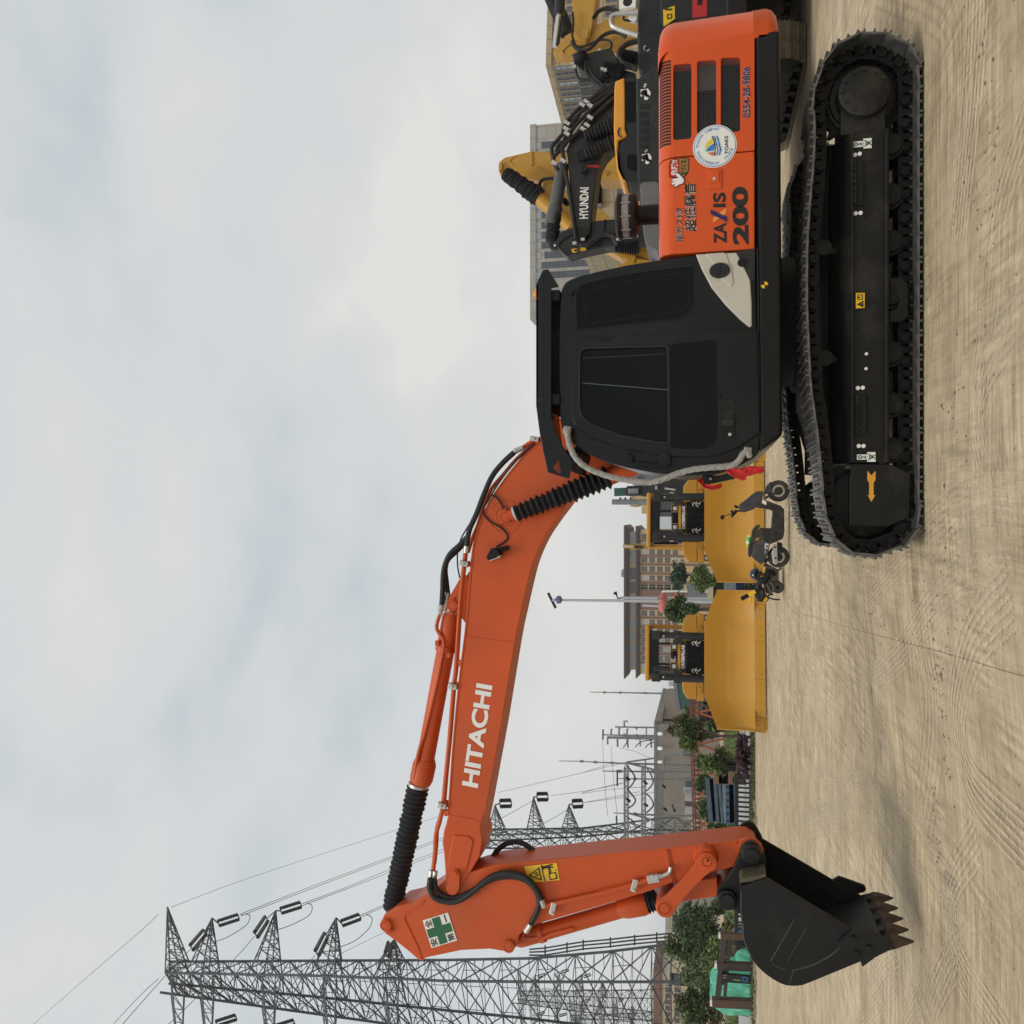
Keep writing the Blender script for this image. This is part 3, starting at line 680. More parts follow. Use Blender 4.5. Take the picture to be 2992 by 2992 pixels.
# cream side cover behind the cab with its oval port
crm = [(1287, 108), (1330, 215), (1400, 345), (1500, 468), (1600, 568), (1668, 624), (1683, 612), (1681, 450), (1671, 290), (1640, 225), (1575, 95)]
cover = MB().ext(P(fB, YS, *crm), YS-.022, YS+.01).obj('cream_side_cover', CREAM, cab, bevel=.010)
MB().ext(roundpoly(P(fB, YS, (1345, 106), (1400, 165), (1470, 290), (1530, 340), (1553, 325), (1545, 240), (1500, 96)), .03), YS-.030, YS-.01).obj('cover_scoop', CREAM, cover, bevel=.012)
c = pt(*fB(1456, 219), YS-.03); mb = MB()
mb.loft([[c+Vector((math.cos(R(a))*.062*k_, -dy, math.sin(R(a))*.082*k_)) for a in range(0, 360, 12)] for dy, k_ in ((-.01, 1.0), (.004, 1.0), (.006, .93), (-.004, .88))], True, True)
mb.add([c+Vector((math.cos(R(a))*.062, -.0105, math.sin(R(a))*.082)) for a in range(0, 360, 12)], [tuple(range(30))]); mb.bar(c+Vector((-.03, -.012, 0)), c+Vector((.03, -.012, 0)), .012); disc(mb, c, .014, .012)
mb.obj('port_grommet', RUBBER, cover, smooth=True)
MB().ext(P(fB, YS, (1565, 90), (1650, 230), (1675, 285), (1706, 290), (1706, 62)), YS-.012, YS+.01).obj('lower_trim', GREYP, cab, bevel=.006)
mb = MB(); disc(mb, pt(*fB(1612, 165), YS-.012), .035, .02); mb.obj('trim_knob', BLACKM, cab, bevel=.006)
# roof guard
gd = MB()
side = P(fB, YS-.06, (160, 318), (208, 214), (246, 210), (322, 332), (268, 342), (268, 385), (266, 1235), (285, 1320), (345, 1452), (420, 1568), (392, 1688), (242, 1642), (212, 1500), (186, 1372), (160, 1172))
gd.ext(side, YS-.06, YS-.045)
zt = side[0].z; xq0, xq1 = side[-1].x, side[0].x
gd.bb(xq0, xq1, YS-.06, 8.55, zt-.02, zt-.001)                       # roof plate
gd.ext([side[9]+Vector((0, 0, .0)), side[-3], side[-2], side[-1], side[-1]-Vector((0, 0, .02)), side[-2]-Vector((0, 0, .02)), side[-3]-Vector((0, 0, .02))], YS-.04, 8.5)
guard = gd.obj('roof_guard', BLACK, ex, bevel=.006)
czt = max(p.z for p in cabp); MB().bb(pt(*fB(300, 1180), YS).x, pt(*fB(300, 400), YS).x, YS+.10, 8.42, czt-.03, zt-.035).obj('roof_hump', BLACKM, cab, bevel=.03)  # hump of the roof, added as filler to keep the gap under the guard dark
line(mb := MB(), P(fB, YS-.062, (212, 250), (212, 1500)), .004); mb.obj('guard_fold', SEAM, guard)
mb = MB()
for y in (412, 1137): disc(mb, pt(*fB(183, y), YS-.06), .019, .003)
pieces(mb, 'guard_hole', SEAM, guard)
for y in (400, 1130):
    a = pt(*fB(265, y), YS); b = pt(*fB(330, y), YS); MB().bb(a.x-.045, a.x+.045, YS-.03, YS+.10, b.z, a.z).obj('guard_foot', BLACKM, guard, bevel=.005)
mb = MB()
for i in range(7): line(mb, P(fB, YS-.063, (283+i*6, 1612+i*6), (320+i*3, 1560+i*13)), .003)
mb.obj('visor_reflector', ORANGE, guard)
mb = MB().ext(P(fB, YS, (335, 1470), (430, 1440), (445, 1500), (398, 1640), (345, 1600)), 7.75, 8.45); mb.obj('front_visor', BLACKM, guard, bevel=.01)
bc = pt(*fB(152, 385), 7.9); MB().lathe(bc-Vector((0, 0, .05)), (0, 0, 1), [(0, .05), (.03, .052), (.055, .04), (.062, .01)], 20).obj('beacon', mat('amber_lens', (.8, .25, .03), .25), guard, smooth=True)
for x, y in ((388, 1348), (1633, 1490)):
    mb = MB().ext(roundpoly(P(fB, YS, (x-25, y-22), (x+28, y-22), (x+28, y+24), (x-25, y+24)), .02), YS-.035, YS+.01); disc(mb, pt(*fB(x, y), YS-.035), .011, .012, mi=1)
    mb.obj('rope_lug', [BLACKM, CHROME], cab, bevel=.008)
# step plate under the cab nose
mb = MB().ext(P(fB, 7.7, (1322, 1690), (1345, 1660), (1440, 1668), (1560, 1640), (1640, 1600), (1648, 1630), (1560, 1690), (1330, 1738)), 7.66, 7.72)
mb.ext(P(fB, 7.7, (1365, 1630), (1400, 1630), (1400, 1690), (1365, 1690)), 7.7, 7.9)
disc(mb, pt(*fB(1391, 1688), 7.66), .013, .01, mi=1); mb.obj('nose_bracket', [GREYP, CHROME], ex, bevel=.006)
# ================================================================ boom, arm and bucket
YB0, YB1, YC = 8.65, 9.07, 8.86
def mixed(D, *segs):
    out = []
    for fn, *xy in segs: out += P(fn, D, *xy)
    return out
bm_top = mixed(YB0, (fE, (1700, -250), (1450, 80), (1200, 340), (1055, 512), (960, 596), (870, 692), (760, 830), (655, 985), (590, 1110), (540, 1250), (503, 1400), (479, 1656)),
               (fL, (738, 210), (716, 430), (670, 800), (622, 1300), (590, 1750)), (fH, (510, 440)))
bm_tip = mixed(YB0, (fH, (492, 515), (478, 560), (468, 640), (480, 720), (490, 860), (500, 958), (528, 1002), (573, 1002), (610, 962), (640, 900), (735, 742), (757, 620), (742, 548)))
bm_low = mixed(YB0, (fL, (868, 1870), (925, 1560), (1000, 1150), (1108, 490), (1150, 285)), (fE, (939, 1656), (985, 1490), (1060, 1320), (1150, 1180), (1240, 1060), (1330, 965), (1600, 860), (1800, 765), (2010, 560), (2100, 250), (1950, -180)))
boom_poly = smooth(bm_top, 3)+bm_tip+smooth(bm_low, 3)
mb = MB().ext(boom_poly, YB0, YB1)
boom = mb.obj('boom', ORANGE, ex, bevel=.012)
mb = MB()                                   # flange edge along the upper side
e_ = smooth(bm_top, 3)
for a, b in zip(e_[:-1], e_[1:]): pass
mb.tube([p+Vector((0, .004, 0)) for p in e_[6:]], .013, 6)
lo = smooth(bm_low[:10], 3); mb.tube([p+Vector((0, .002, 0)) for p in lo], .010, 6)
pieces(mb, 'flange_edge', ORANGE, boom, smooth=True)
def weld(pts, w=.014, y=YB0): return smooth([p for p in pts], 4), w
mb = MB()
for q in ([fL(726, 440), fL(1108, 490)], [fH(516, 440), fH(640, 462), fH(745, 486)]):
    mb.tube(U(YB0, q), .006, 6)
pc_ = pt(*fE(765, 1130), YB0); r0 = .145
mb.tube([p for p in ring_pts(pc_, .165, 40, 95, 420)], .006, 5); mb.tube(ring_pts(pc_, .10, 24), .004, 5)
pieces(mb, 'weld_seam', ORANGE, boom, 0, smooth=True)
plate_ = panel('reinforcement_plate', fH, [(550, 582), (660, 592), (692, 625), (660, 760), (640, 830), (590, 880), (520, 860), (506, 800)], YB0-.014, YB0+.01, ORANGE, boom, .03, .006, YB0)
mb = MB()
def pin(mb, fn, x, y, D, r, L=.05, ring=True):
    c = pt(*fn(x, y), D)
    mb.lathe(c+Vector((0, .03, 0)), (0, -1, 0), [(0, r), (L, r), (L+.006, r*.93), (L+.006, r*.74), (L, r*.72), (L, r*.66), (L+.006, r*.64), (L+.006, .001)], 28)
    return c
pin(mb, fE, 765, 1130, YB0-.03, .062, .05)
mb.bar(pt(*fE(765, 1085), YB0-.03), pt(*fE(755, 1068), YB0-.03), .03); mb.bar(pt(*fE(745, 1172), YB0-.03), pt(*fE(715, 1182), YB0-.03), .03)
c1 = pin(mb, fH, 545, 958, YB0, .07, .035)
mb.ext(roundpoly(P(fH, YB0, (540, 835), (575, 818), (600, 840), (598, 960), (570, 1000), (530, 1000), (503, 965)), .03), YB0-.045, YB0+.01)
pin(mb, fH, 545, 955, YB0-.03, .05, .04); disc(mb, pt(*fH(562, 858), YB0-.045), .022, .02, 6)
pieces(mb, 'boom_pin', ORANGE, boom, .02, bevel=.004)
mb = MB(); text(mb, 'HITACHI', pt(*fL(819, 1664), YB0), pt(*fL(938, 838), YB0), pt(*fL(689, 1637), YB0), .035, .004); mb.obj('maker_lettering', WHITE, boom, fix=False)
# bracket of the arm cylinder on top of the boom
brp = mixed(YB0+.08, (fE, (425, 1585), (402, 1620), (318, 1765), (285, 1850)), (fL, (575, 190), (580, 235), (600, 262), (660, 255), (715, 330), (735, 150), (750, 0)))
mb = MB(); mb.ext(brp, YB0+.08, YB0+.12); mb.ext(brp, YB0+.30, YB0+.34)
c = pin(mb, fL, 615, 190, YB0+.08, .058, .05); mb.cyl(c, c+Vector((0, .30, 0)), .05)
mb.bar(pt(*fL(612, 245), YB0+.06), pt(*fL(606, 262), YB0+.06), .03); mb.bar(pt(*fL(622, 140), YB0+.06), pt(*fL(624, 128), YB0+.06), .025)
mb.obj('cylinder_bracket', ORANGE, boom, bevel=.006)
def bellows(name, a, b, r0, r1, n, par, mt=BELLOW, sharp=.22, jit=.0):
    ax = (b-a); L = ax.length; prof = []; rnd = random.Random(3)
    for i in range(n):
        f0, f1 = i/n, (i+.5)/n; r = r0+(r1-r0)*f1
        j = 1+rnd.uniform(-jit, jit)
        prof += [(L*f0, r*(1-sharp)*j), (L*(i+.30)/n, r*(1-sharp*.45)*j), (L*f1, r*j), (L*(i+.72)/n, r*(1-sharp*.5)*j)]
    prof.append((L, r1*(1-sharp)))
    mb = MB(); ax_ = ax.normalized(); u = ax_.orthogonal().normalized(); w = ax_.cross(u); rows = []
    rn = random.Random(5)
    for t, r in prof:
        k_ = [1+rn.uniform(-jit, jit)*.5 for _ in range(20)]
        tl = [rn.uniform(-jit, jit)*.3*L/n for _ in range(20)]
        rows.append([a+ax_*(t+tl[j])+(u*math.cos(2*math.pi*j/20)+w*math.sin(2*math.pi*j/20))*r*k_[j] for j in range(20)])
    mb.loft(rows, True, True)
    return mb.obj(name, mt, par, smooth=True, ang=32)
# arm cylinder
a0, a1 = pt(*fL(612, 255), YC), pt(*fL(388, 1470), YC)
mb = MB(); d = (a1-a0); L = d.length
mb.lathe(a0, d, [(0, .085), (L*.02, .10), (L*.22, .10), (L*.225, .094), (L*.86, .094), (L, .094)], 28)
a2 = pt(*fL(355, 1625), YC); mb.lathe(a1, a2-a1, [(-.06, .10), (0, .123), ((a2-a1).length*.75, .123), ((a2-a1).length, .105)], 28)
for i in range(10):
    a = 2*math.pi*i/10; dd = d.normalized(); u = dd.orthogonal().normalized(); w = dd.cross(u); q = a2-dd*.03+(u*math.cos(a)+w*math.sin(a))*.10; mb.cyl(q, q+dd*.03, .014, n=6)
mb.lathe(a0+d*.215, d, [(0, .11), (.05, .11)], 24)
for sx in (1, -1): mb.box(a0+d*.225+Vector((0.06*sx, -.10, .06*sx)), (.05, .05, .04))
armcyl = mb.obj('arm_cylinder', ORANGE, ex, smooth=True)
b0, b1 = pt(*fH(298, 232), YC), pt(*fH(110, 1112), YC)
bellows('arm_cylinder_boot', b0, b1, .122, .108, 26, armcyl, jit=.06, sharp=.16)
mb = MB(); dd = (b1-b0).normalized(); mb.lathe(b0-dd*.02, dd, [(0, .108), (.03, .108)], 20); mb.lathe(b1-dd*.005, dd, [(0, .07), (.04, .06)], 16); pieces(mb, 'boot_clamp', ZINC, armcyl, smooth=True)
# pipe on the arm cylinder
pp = smooth(P(fL, YC-.10, (512, 262), (490, 330), (488, 385), (530, 450), (545, 500), (530, 600), (480, 850), (395, 1200), (350, 1340), (325, 1450), (305, 1590)), 4)
MB().tube(pp, .020, 10).obj('cylinder_pipe', ORANGE, armcyl, smooth=True)
mb = MB(); dd = (pp[0]-pp[3]).normalized(); mb.cyl(pp[0], pp[0]+dd*.05, .022, n=6); mb.cyl(pp[0]+dd*.05, pp[0]+dd*.12, .026); mb.obj('pipe_fitting', ZINC, armcyl)
# pipes along the boom
MB().tube(smooth(mixed(YB0+.03, (fE, (1055, 500), (985, 520), (905, 575)), ), 3), .022, 10).obj('boom_pipe', ORANGE, boom, smooth=True)
MB().tube(smooth(mixed(YB0+.05, (fE, (1060, 510), (960, 575), (850, 670), (740, 800), (655, 900), (590, 1040), (545, 1190), (500, 1300), (462, 1420))), 3), .020, 10).obj('boom_pipe', ORANGE, boom, smooth=True)
pp = smooth(mixed(YB0+.02, (fE, (442, 1420), (432, 1510), (415, 1656)), (fL, (672, 200), (640, 700), (622, 850), (590, 1250), (556, 1600), (540, 1800)), (fH, (492, 180), (473, 380), (448, 500), (424, 580), (418, 700), (405, 830))), 3)
MB().tube(pp, .023, 10).obj('boom_pipe', ORANGE, boom, smooth=True)
MB().tube([p+Vector((.02, .10, .02)) for p in pp], .023, 10).obj('boom_pipe', ORANGE, boom, smooth=True)
mb = MB()
for fn, x, y in ((fL, 617, 842), (fL, 530, 1802), (fE, 430, 1508), (fE, 1000, 503)):
    c = pt(*fn(x, y), YB0-.01); mb.box(c, (.05, .06, .09), Matrix.Rotation(R(12), 3, 'Y')); disc(mb, c-Vector((0, .03, 0)), .014, .02, 6)
pieces(mb, 'pipe_clamp', ZINC, boom, bevel=.004)
mb = MB()
for fn, x, y in ((fL, 655, 835), (fL, 675, 655), (fL, 565, 1790), (fL, 562, 1860), (fE, 465, 1512)):
    mb.box(pt(*fn(x, y), YB0+.03), (.06, .05, .035), Matrix.Rotation(R(-12), 3, 'Y'))
pieces(mb, 'clamp_foot', ORANGE, boom)
def hose(D, r, *segs, par=None, nm='hose'):
    p = smooth(mixed(D, *segs), 5); return MB().tube(p, r, 10).obj(nm, RUBBER, par or ex, smooth=True)
hose(YB0-.02, .028, (fE, (835, 612), (745, 695), (660, 800), (595, 940), (530, 1110), (480, 1220), (460, 1300), (452, 1365)), par=boom)
hose(YB0+.10, .028, (fE, (452, 1300), (390, 1365), (320, 1430), (280, 1510), (262, 1600), (258, 1720), (250, 1850)), par=boom)
hose(YB0+.16, .026, (fE, (440, 1340), (370, 1410), (300, 1480), (280, 1560), (290, 1660), (300, 1750)), par=boom)
hose(YB0+.12, .008, (fE, (475, 1190), (410, 1300), (380, 1400), (378, 1520), (396, 1625)), par=boom, nm='thin_cable')
hose(YB0-.012, .009, (fE, (1000, 540), (850, 680), (760, 790), (690, 890), (620, 1010), (590, 1060), (590, 1110), (640, 1170), (720, 1215), (770, 1265), (778, 1310), (740, 1345), (690, 1372)), par=boom, nm='lamp_cable')
hose(YB0-.02, .010, (fE, (640, 952), (690, 975), (725, 1020), (748, 1075)), par=boom, nm='grease_line')
mb = MB()
for q in (((838, 605), (905, 575)), ((452, 1365), (445, 1420))):
    mb.cyl(pt(*fE(*q[0]), YB0-.01), pt(*fE(*q[1]), YB0), .030, .026, 10)
mb.cyl(pt(*fE(248, 1850), YB0+.1), pt(*fE(240, 1895), YB0+.08), .032, .028, 10); mb.cyl(pt(*fE(300, 1750), YB0+.16), pt(*fE(275, 1890), YB0+.1), .030, .026, 10)
for x, y in ((392, 838), (420, 842)): mb.cyl(pt(*fH(x, y), YB0), pt(*fH(x-6, y+60), YB0), .026, .022, 8)
for a in (((1175, 1040), (1195, 1095)), ((1098, 1220), (1065, 1272))):
    mb.cyl(pt(*fH(*a[0]), YB0-.05), pt(*fH(*a[1]), YB0-.03), .026, .030, 8)
pieces(mb, 'hose_fitting', ZINC, boom, 0, smooth=True)
hose(YB0-.06, .030, (fH, (385, 895), (380, 960), (415, 1030), (500, 1060), (590, 1050), (690, 985), (800, 895), (900, 858), (990, 862), (1070, 895), (1130, 960), (1178, 1045)), par=boom)
hose(YB0-.03, .028, (fH, (412, 895), (425, 965), (480, 1020), (570, 1035), (680, 985), (800, 910), (930, 880), (1050, 900), (1130, 970), (1160, 1060), (1140, 1140), (1098, 1222)), par=boom)
hose(YB1-.08, .028, (fH, (830, 745), (865, 690), (930, 645), (1010, 635), (1080, 665), (1135, 712)), par=boom)
# work lamp on the boom
mb = MB().ext(P(fE, YB0-.06, (622, 1455), (660, 1385), (700, 1378), (742, 1432), (700, 1462), (638, 1482)), YB0-.14, YB0-.02)
mb.bar(pt(*fE(715, 1400), YB0-.05), pt(*fE(792, 1380), YB0-.02), .045); lamp = mb.obj('boom_lamp', BLACKM, boom, bevel=.01)
MB().ext(P(fE, YB0-.06, (640, 1478), (735, 1440), (728, 1458), (650, 1485)), YB0-.13, YB0-.03).obj('lamp_lens', ZINC, lamp)
# boom cylinder under its bellows
c0, c1 = pt(*fE(800, 1125), 8.53), pt(*fE(1620, 800), 8.53)
d = c1-c0
mb = MB().cyl(c0, c0+d*.06, .055); mb.cyl(c1-d*.02, c1+d*.55, .085); bc_ = mb.obj('boom_cylinder', ORANGE, ex, smooth=True)
bellows('boom_cylinder_boot', c0+d*.05, c0+d*.98, .088, .125, 17, bc_, sharp=.34, jit=.07)
mb = MB(); mb.lathe(c0+d*.045, d, [(0, .085), (.02, .085)], 20); mb.obj('boot_clamp', CHROME, bc_, smooth=True)

# ---- arm
arm_poly = mixed(YB0, (fH, (35, 1250), (28, 1205), (50, 1160), (95, 1135), (150, 1095), (250, 1072), (310, 1040), (400, 985), (480, 915), (640, 862), (840, 800)), (fN, (0, 380), (700, 312), (1600, 216), (1680, 222), (1770, 280), (1800, 350), (1770, 420), (1700, 440), (1580, 500), (1520, 522), (1000, 650), (820, 700), (640, 770), (310, 875), (0, 965)),
                 (fH, (1130, 1228), (1040, 1280), (1012, 1310), (1000, 1380), (962, 1416), (920, 1420), (800, 1402), (600, 1412), (345, 1466), (325, 1488), (300, 1482), (230, 1422), (130, 1342), (60, 1292)))
arm = MB().ext(arm_poly, YB0+.01, YB1-.01).obj('arm', ORANGE, ex, bevel=.012)
mb = MB()
mb.tube(smooth(P(fH, YB0+.008, (320, 1470), (300, 1400), (240, 1270), (200, 1180), (215, 1145), (300, 1090), (340, 1055)), 4), .010, 6)
mb.tube(P(fH, YB0+.010, (1180, 930), (1205, 1040)), .005, 5)
pieces(mb, 'weld_seam', ORANGE, arm, smooth=True)
mb = MB()
for q in ([(745, 318), (770, 318), (835, 690), (810, 690)], [(782, 315), (790, 315), (858, 685), (845, 690)], [(1540, 235), (1556, 235), (1590, 360), (1574, 360)]): mb.ext(P(fN, YB0, *q), YB0-.004, YB0+.02)
mb.ext(P(fN, YB0+.01, (0, 372), (700, 304), (1600, 208), (1600, 222), (700, 320), (0, 390)), YB0+.002, YB0+.02)
pieces(mb, 'wear_strip', ORANGE, arm, 0, bevel=.003)
# the wider boss plate round the arm top and the pins
mb = MB()
pin(mb, fH, 72, 1222, YB0+.01, .062, .06); pin(mb, fH, 945, 1372, YB0+.01, .062, .06)
mb.cyl(pt(*fH(98, 1270), YB0), pt(*fH(98, 1270), YB0-.03), .02, n=6)
c = pt(*fN(1205, 385), YB0+.01); mb.lathe(c+Vector((0, .02, 0)), (0, -1, 0), [(0, .125), (.02, .122), (.05, .10), (.10, .095)], 32)
cb = pt(*fN(1700, 330), YB0+.01); mb.cyl(cb+Vector((0, .01, 0)), cb-Vector((0, .03, 0)), .13)
pieces(mb, 'arm_pin', ORANGE, arm, smooth=True)
# safety-first cross sign
q0, q1, q2, q3 = P(fH, YB0+.007, (393, 1390), (575, 1335), (510, 1137), (330, 1193))     # lower-left, lower-right, upper-right, upper-left as the plate is seen turned
mb = MB().ext([q0, q1, q2, q3], YB0+.007, YB0+.003)
def cq(u, v): return q3+(q2-q3)*u+(q0-q3)*v+Vector((0, -.006, 0))   # u to the right of the image's own frame
for a in ([(.0, .34), (1, .34), (1, .66), (0, .66)],): pass
ee = .03
cr_ = [(.345, ee), (.655, ee), (.655, .345), (1-ee, .345), (1-ee, .655), (.655, .655), (.655, 1-ee), (.345, 1-ee), (.345, .655), (ee, .655), (ee, .345), (.345, .345)]
mb.ext([cq(u, v) for u, v in cr_], YB0+.001, YB0+.0005, mi=1)
def cch(t, u0, v0):                        # upright reading direction: right = image up, up = image left
    # plate axes seen upright: right runs from q0 towards q3, up runs from q1/q0 side to ...
    text(mb, t, cq(u0+.26, v0+.27), cq(u0+.26, v0), cq(u0, v0+.27), .012, .002, 2)
cch('安', .03, .70); cch('全', .03, .04); cch('第', .70, .70); 
line(mb, [cq(.84, .28), cq(.84, .04)], .012, .002, mi=2)
mb.obj('safety_sign', [WHITE, GREENS, INK], arm, fix=False)
mb = MB(); y_ = P(fH, YB0+.008, (1055, 808), (1285, 783), (1306, 905), (1080, 925)); mb.ext(y_, YB0+.008, YB0+.004)
def yq(u, v): return y_[0]+(y_[1]-y_[0])*u+(y_[3]-y_[0])*v+Vector((0, -.006, 0))
L_ = lambda *q: line(mb, [yq(*p) for p in q], .009, .002, 1)
L_((.10, .55), (.42, .20), (.42, .90), (.10, .55)); L_((.25, .5), (.34, .45), (.36, .6), (.28, .65)); L_((.52, .03), (.53, .97))
L_((.70, .58), (.90, .56), (.90, .92), (.70, .94), (.70, .58)); L_((.74, .30), (.74, .50)); L_((.70, .36), (.74, .28), (.78, .36)); L_((.70, .46), (.74, .53), (.78, .46))
mb.ext([yq(.60, .10), yq(.86, .02), yq(.88, .10), yq(.72, .14), yq(.88, .19), yq(.88, .25), yq(.62, .26)], YB0+.002, YB0+.0005, 1); disc(mb, yq(.56, .19), .018, .002, mi=1)
for a, b, t_ in (((.47, .92), (.47, .12), 'はさまれ注意'), ((.96, .92), (.96, .35), '近づくな')):
    text(mb, t_, yq(*a), yq(*b), yq(a[0]-.07, a[1]), 0, .002, 1)
mb.obj('warning_sign', [YSTICK, INK], arm, fix=False)
# oil pipe down the arm with its clamps and elbow
MB().tube(P(fH, YB0-.02, (1195, 1095), (1230, 1082), (1708, 962))[:2]+P(fN, YB0-.02, (0, 815), (400, 712), (600, 640)), .024, 10).obj('arm_pipe', ORANGE, arm, smooth=True)
MB().tube(P(fN, YB0-.0, (0, 790), (380, 700), (580, 650)), .020, 8).obj('arm_pipe', ORANGE, arm, smooth=True)
mb = MB(); mb.box(pt(*fN(612, 640), YB0-.03), (.075, .06, .11), Matrix.Rotation(R(-14), 3, 'Y')); disc(mb, pt(*fN(600, 605), YB0-.06), .012, .02, 6)
mb.cyl(pt(*fN(655, 625), YB0-.03), pt(*fN(710, 615), YB0-.03), .026, n=6)
mb.tube(smooth(P(fN, YB0-.03, (700, 620), (760, 598), (800, 565), (812, 510)), 4), .022, 8)
for x, y, fn in ((400, 720, fN), (1258, 1107, fH)):
    c = pt(*fn(x, y), YB0-.03); mb.box(c, (.12, .03, .05), Matrix.Rotation(R(14), 3, 'Y')); disc(mb, c+Vector((-.045, -.015, 0)), .018, .015, 8)
pieces(mb, 'arm_fitting', ZINC, arm, bevel=.004)
# bucket cylinder
k0, k1 = pt(*fH(985, 1335), YC), pt(*fN(330, 968), YC)
d = k1-k0; L = d.length; mb = MB()
mb.lathe(k0, d, [(0, .06), (.05, .085), (.10, .088), (L*.25, .088), (L*.26, .083), (L, .083)], 28)
k2 = pt(*fN(545, 925), YC); mb.lathe(k1, k2-k1, [(-.10, .084), (-.01, .105), ((k2-k1).length*.8, .108), ((k2-k1).length, .095)], 28)
dd = d.normalized()
for i in range(10):
    a = 2*math.pi*i/10; u = dd.orthogonal().normalized(); w = dd.cross(u); q = k2-dd*.02+(u*math.cos(a)+w*math.sin(a))*.09; mb.cyl(q, q+dd*.025, .012, n=6)
mb.lathe(k0+d*.22, d, [(0, .10), (.05, .10)], 24)
mb.tube(smooth(P(fH, YC-.09, (1060, 1280), (1035, 1310), (1080, 1322), (1150, 1315), (1165, 1330)), 3)+P(fH, YC-.1, (1250, 1290), (1400, 1250)), .016, 8)
bk = mb.obj('bucket_cylinder', ORANGE, ex, smooth=True)
bellows('bucket_cylinder_boot', pt(*fN(535, 915), YC), pt(*fN(655, 880), YC), .105, .105, 4, bk, sharp=.15, jit=.08)
# links
def dogbone(a, b, r, w, y0, y1, mt, par, nm):
    d = (b-a).normalized(); n_ = Vector((-d.z, 0, d.x)); pts = []
    for i in range(13): a_ = R(90+180*i/12); pts.append(a+(d*math.cos(a_)+n_*math.sin(a_))*r)
    L = (b-a).length
    pts += [a+d*r*1.3-n_*w, a+d*(L*.5)-n_*w*.92, b-d*r*1.3-n_*w]
    for i in range(13): a_ = R(-90+180*i/12); pts.append(b+(d*math.cos(a_)+n_*math.sin(a_))*r)
    pts += [b-d*r*1.3+n_*w, a+d*(L*.5)+n_*w*.92, a+d*r*1.3+n_*w]
    return MB().ext(pts, y0, y1).obj(nm, mt, par, bevel=.008)
la, lb = pt(*fN(1222, 452), 8.56), pt(*fN(748, 970), 8.56)
lk = dogbone(la, lb, .088, .068, 8.53, 8.58, ORANGE, ex, 'side_link')
dogbone(la, lb, .088, .068, 9.14, 9.19, ORANGE, ex, 'side_link')
mb = MB(); pin(mb, fN, 1222, 455, 8.53, .062, .03); pin(mb, fN, 738, 982, 8.53, .072, .03)
disc(mb, pt(*fN(1232, 440), 8.495), .012, .006, 10, 1)
pieces(mb, 'link_pin', [ORANGE, SEAM], lk, smooth=True)
pw = P(fN, 8.72, (690, 1000), (830, 950), (1350, 855), (1440, 830), (1440, 610), (1340, 660), (1040, 715), (940, 800), (800, 740), (700, 770), (650, 850))
mb = MB(); cpl, cpr = pt(*fN(735, 900), YC), pt(*fN(1400, 720), YC)
mb.ext(P(fN, 8.64, (735, 1030), (830, 955), (1320, 880), (1345, 870), (1335, 665), (1040, 705), (930, 800), (800, 880)), 8.70, 9.02)
c = pt(*fN(740, 982), 8.55); mb.cyl(c+Vector((0, .03, 0)), c+Vector((0, .60, 0)), .088, n=24)
c = pt(*fN(1452, 852), 8.6); mb.cyl(c+Vector((0, .08, 0)), c+Vector((0, .46, 0)), .10, n=24)
mb.obj('power_link', ORANGE, ex, bevel=.01)

# ---- bucket
YK0, YK1 = 8.32, 9.36
bucket = ears = MB().ext(P(fM, YK0, (1180, 1185), (1278, 1268), (870, 1436), (790, 1460), (760, 1430)), YK0+.03, YK1-.03).obj('bucket', BUCKETM, ex, bevel=.004)
ear = [(322, 345), (350, 310), (400, 298), (448, 318), (478, 368), (520, 440), (524, 592), (470, 640), (420, 720), (345, 820), (330, 905), (238, 835), (170, 802), (132, 772), (117, 722), (132, 678), (192, 618), (252, 528), (292, 430)]
mb = MB(); e_ = roundpoly(P(fM, 8.56, *ear), .03); mb.ext(e_, 8.56, 8.61); mb.ext(e_, 9.11, 9.16)
pieces(mb, 'bucket_ear', BUCKETM, bucket, bevel=.008)
mb = MB()
for x, y in ((400, 395), (205, 758)):
    c = pt(*fM(x, y), 8.56); mb.lathe(c+Vector((0, .02, 0)), (0, -1, 0), [(0, .095), (.07, .09), (.075, .08)], 28); mb.lathe(c+Vector((0, -.04, 0)), (0, -1, 0), [(0, .07), (.05, .068), (.052, .01)], 24)
    mb.cyl(c, c+Vector((0, .6, 0)), .05); disc(mb, c+Vector((.005, -.09, .01)), .008, .004, 8, 1)
pieces(mb, 'bucket_pin', [BUCKETM, SEAM], bucket, smooth=True)
back = [(305, 640), (318, 760), (325, 880), (340, 1000), (350, 1130), (390, 1222), (452, 1312), (550, 1396), (650, 1452), (715, 1466), (790, 1464), (870, 1440), (1278, 1272)]
lipt = [(1500, 1168)]
sidep = [(305, 660)]+back[1:]+[(1400, 1215), (1500, 1165), (1210, 1000), (524, 592), (400, 632)]
mb = MB()
for y0, y1 in ((YK0, YK0+.025), (YK1-.025, YK1)):
    sp_ = P(fM, YK0, *sidep); mb.ext(sp_, y0, y1)
pieces(mb, 'bucket_side', BUCKETM, ears, bevel=.006)
cv = smooth(P(fM, YK0, *back), 4); cv += P(fM, YK0, (1400, 1215), (1480, 1178))
cen_ = pt(*fM(800, 950), YK0)
inn = []
for i, p in enumerate(cv):
    t = (cv[min(i+1, len(cv)-1)]-cv[max(i-1, 0)]).normalized(); n_ = Vector((-t.z, 0, t.x))
    if n_.dot(cen_-p) < 0: n_ = -n_
    inn.append(p+n_*.03)
MB().ext([p*1 for p in cv]+inn[::-1], YK0+.003, YK1-.003).obj('shell_plate', BUCKETM, ears, bevel=.004)
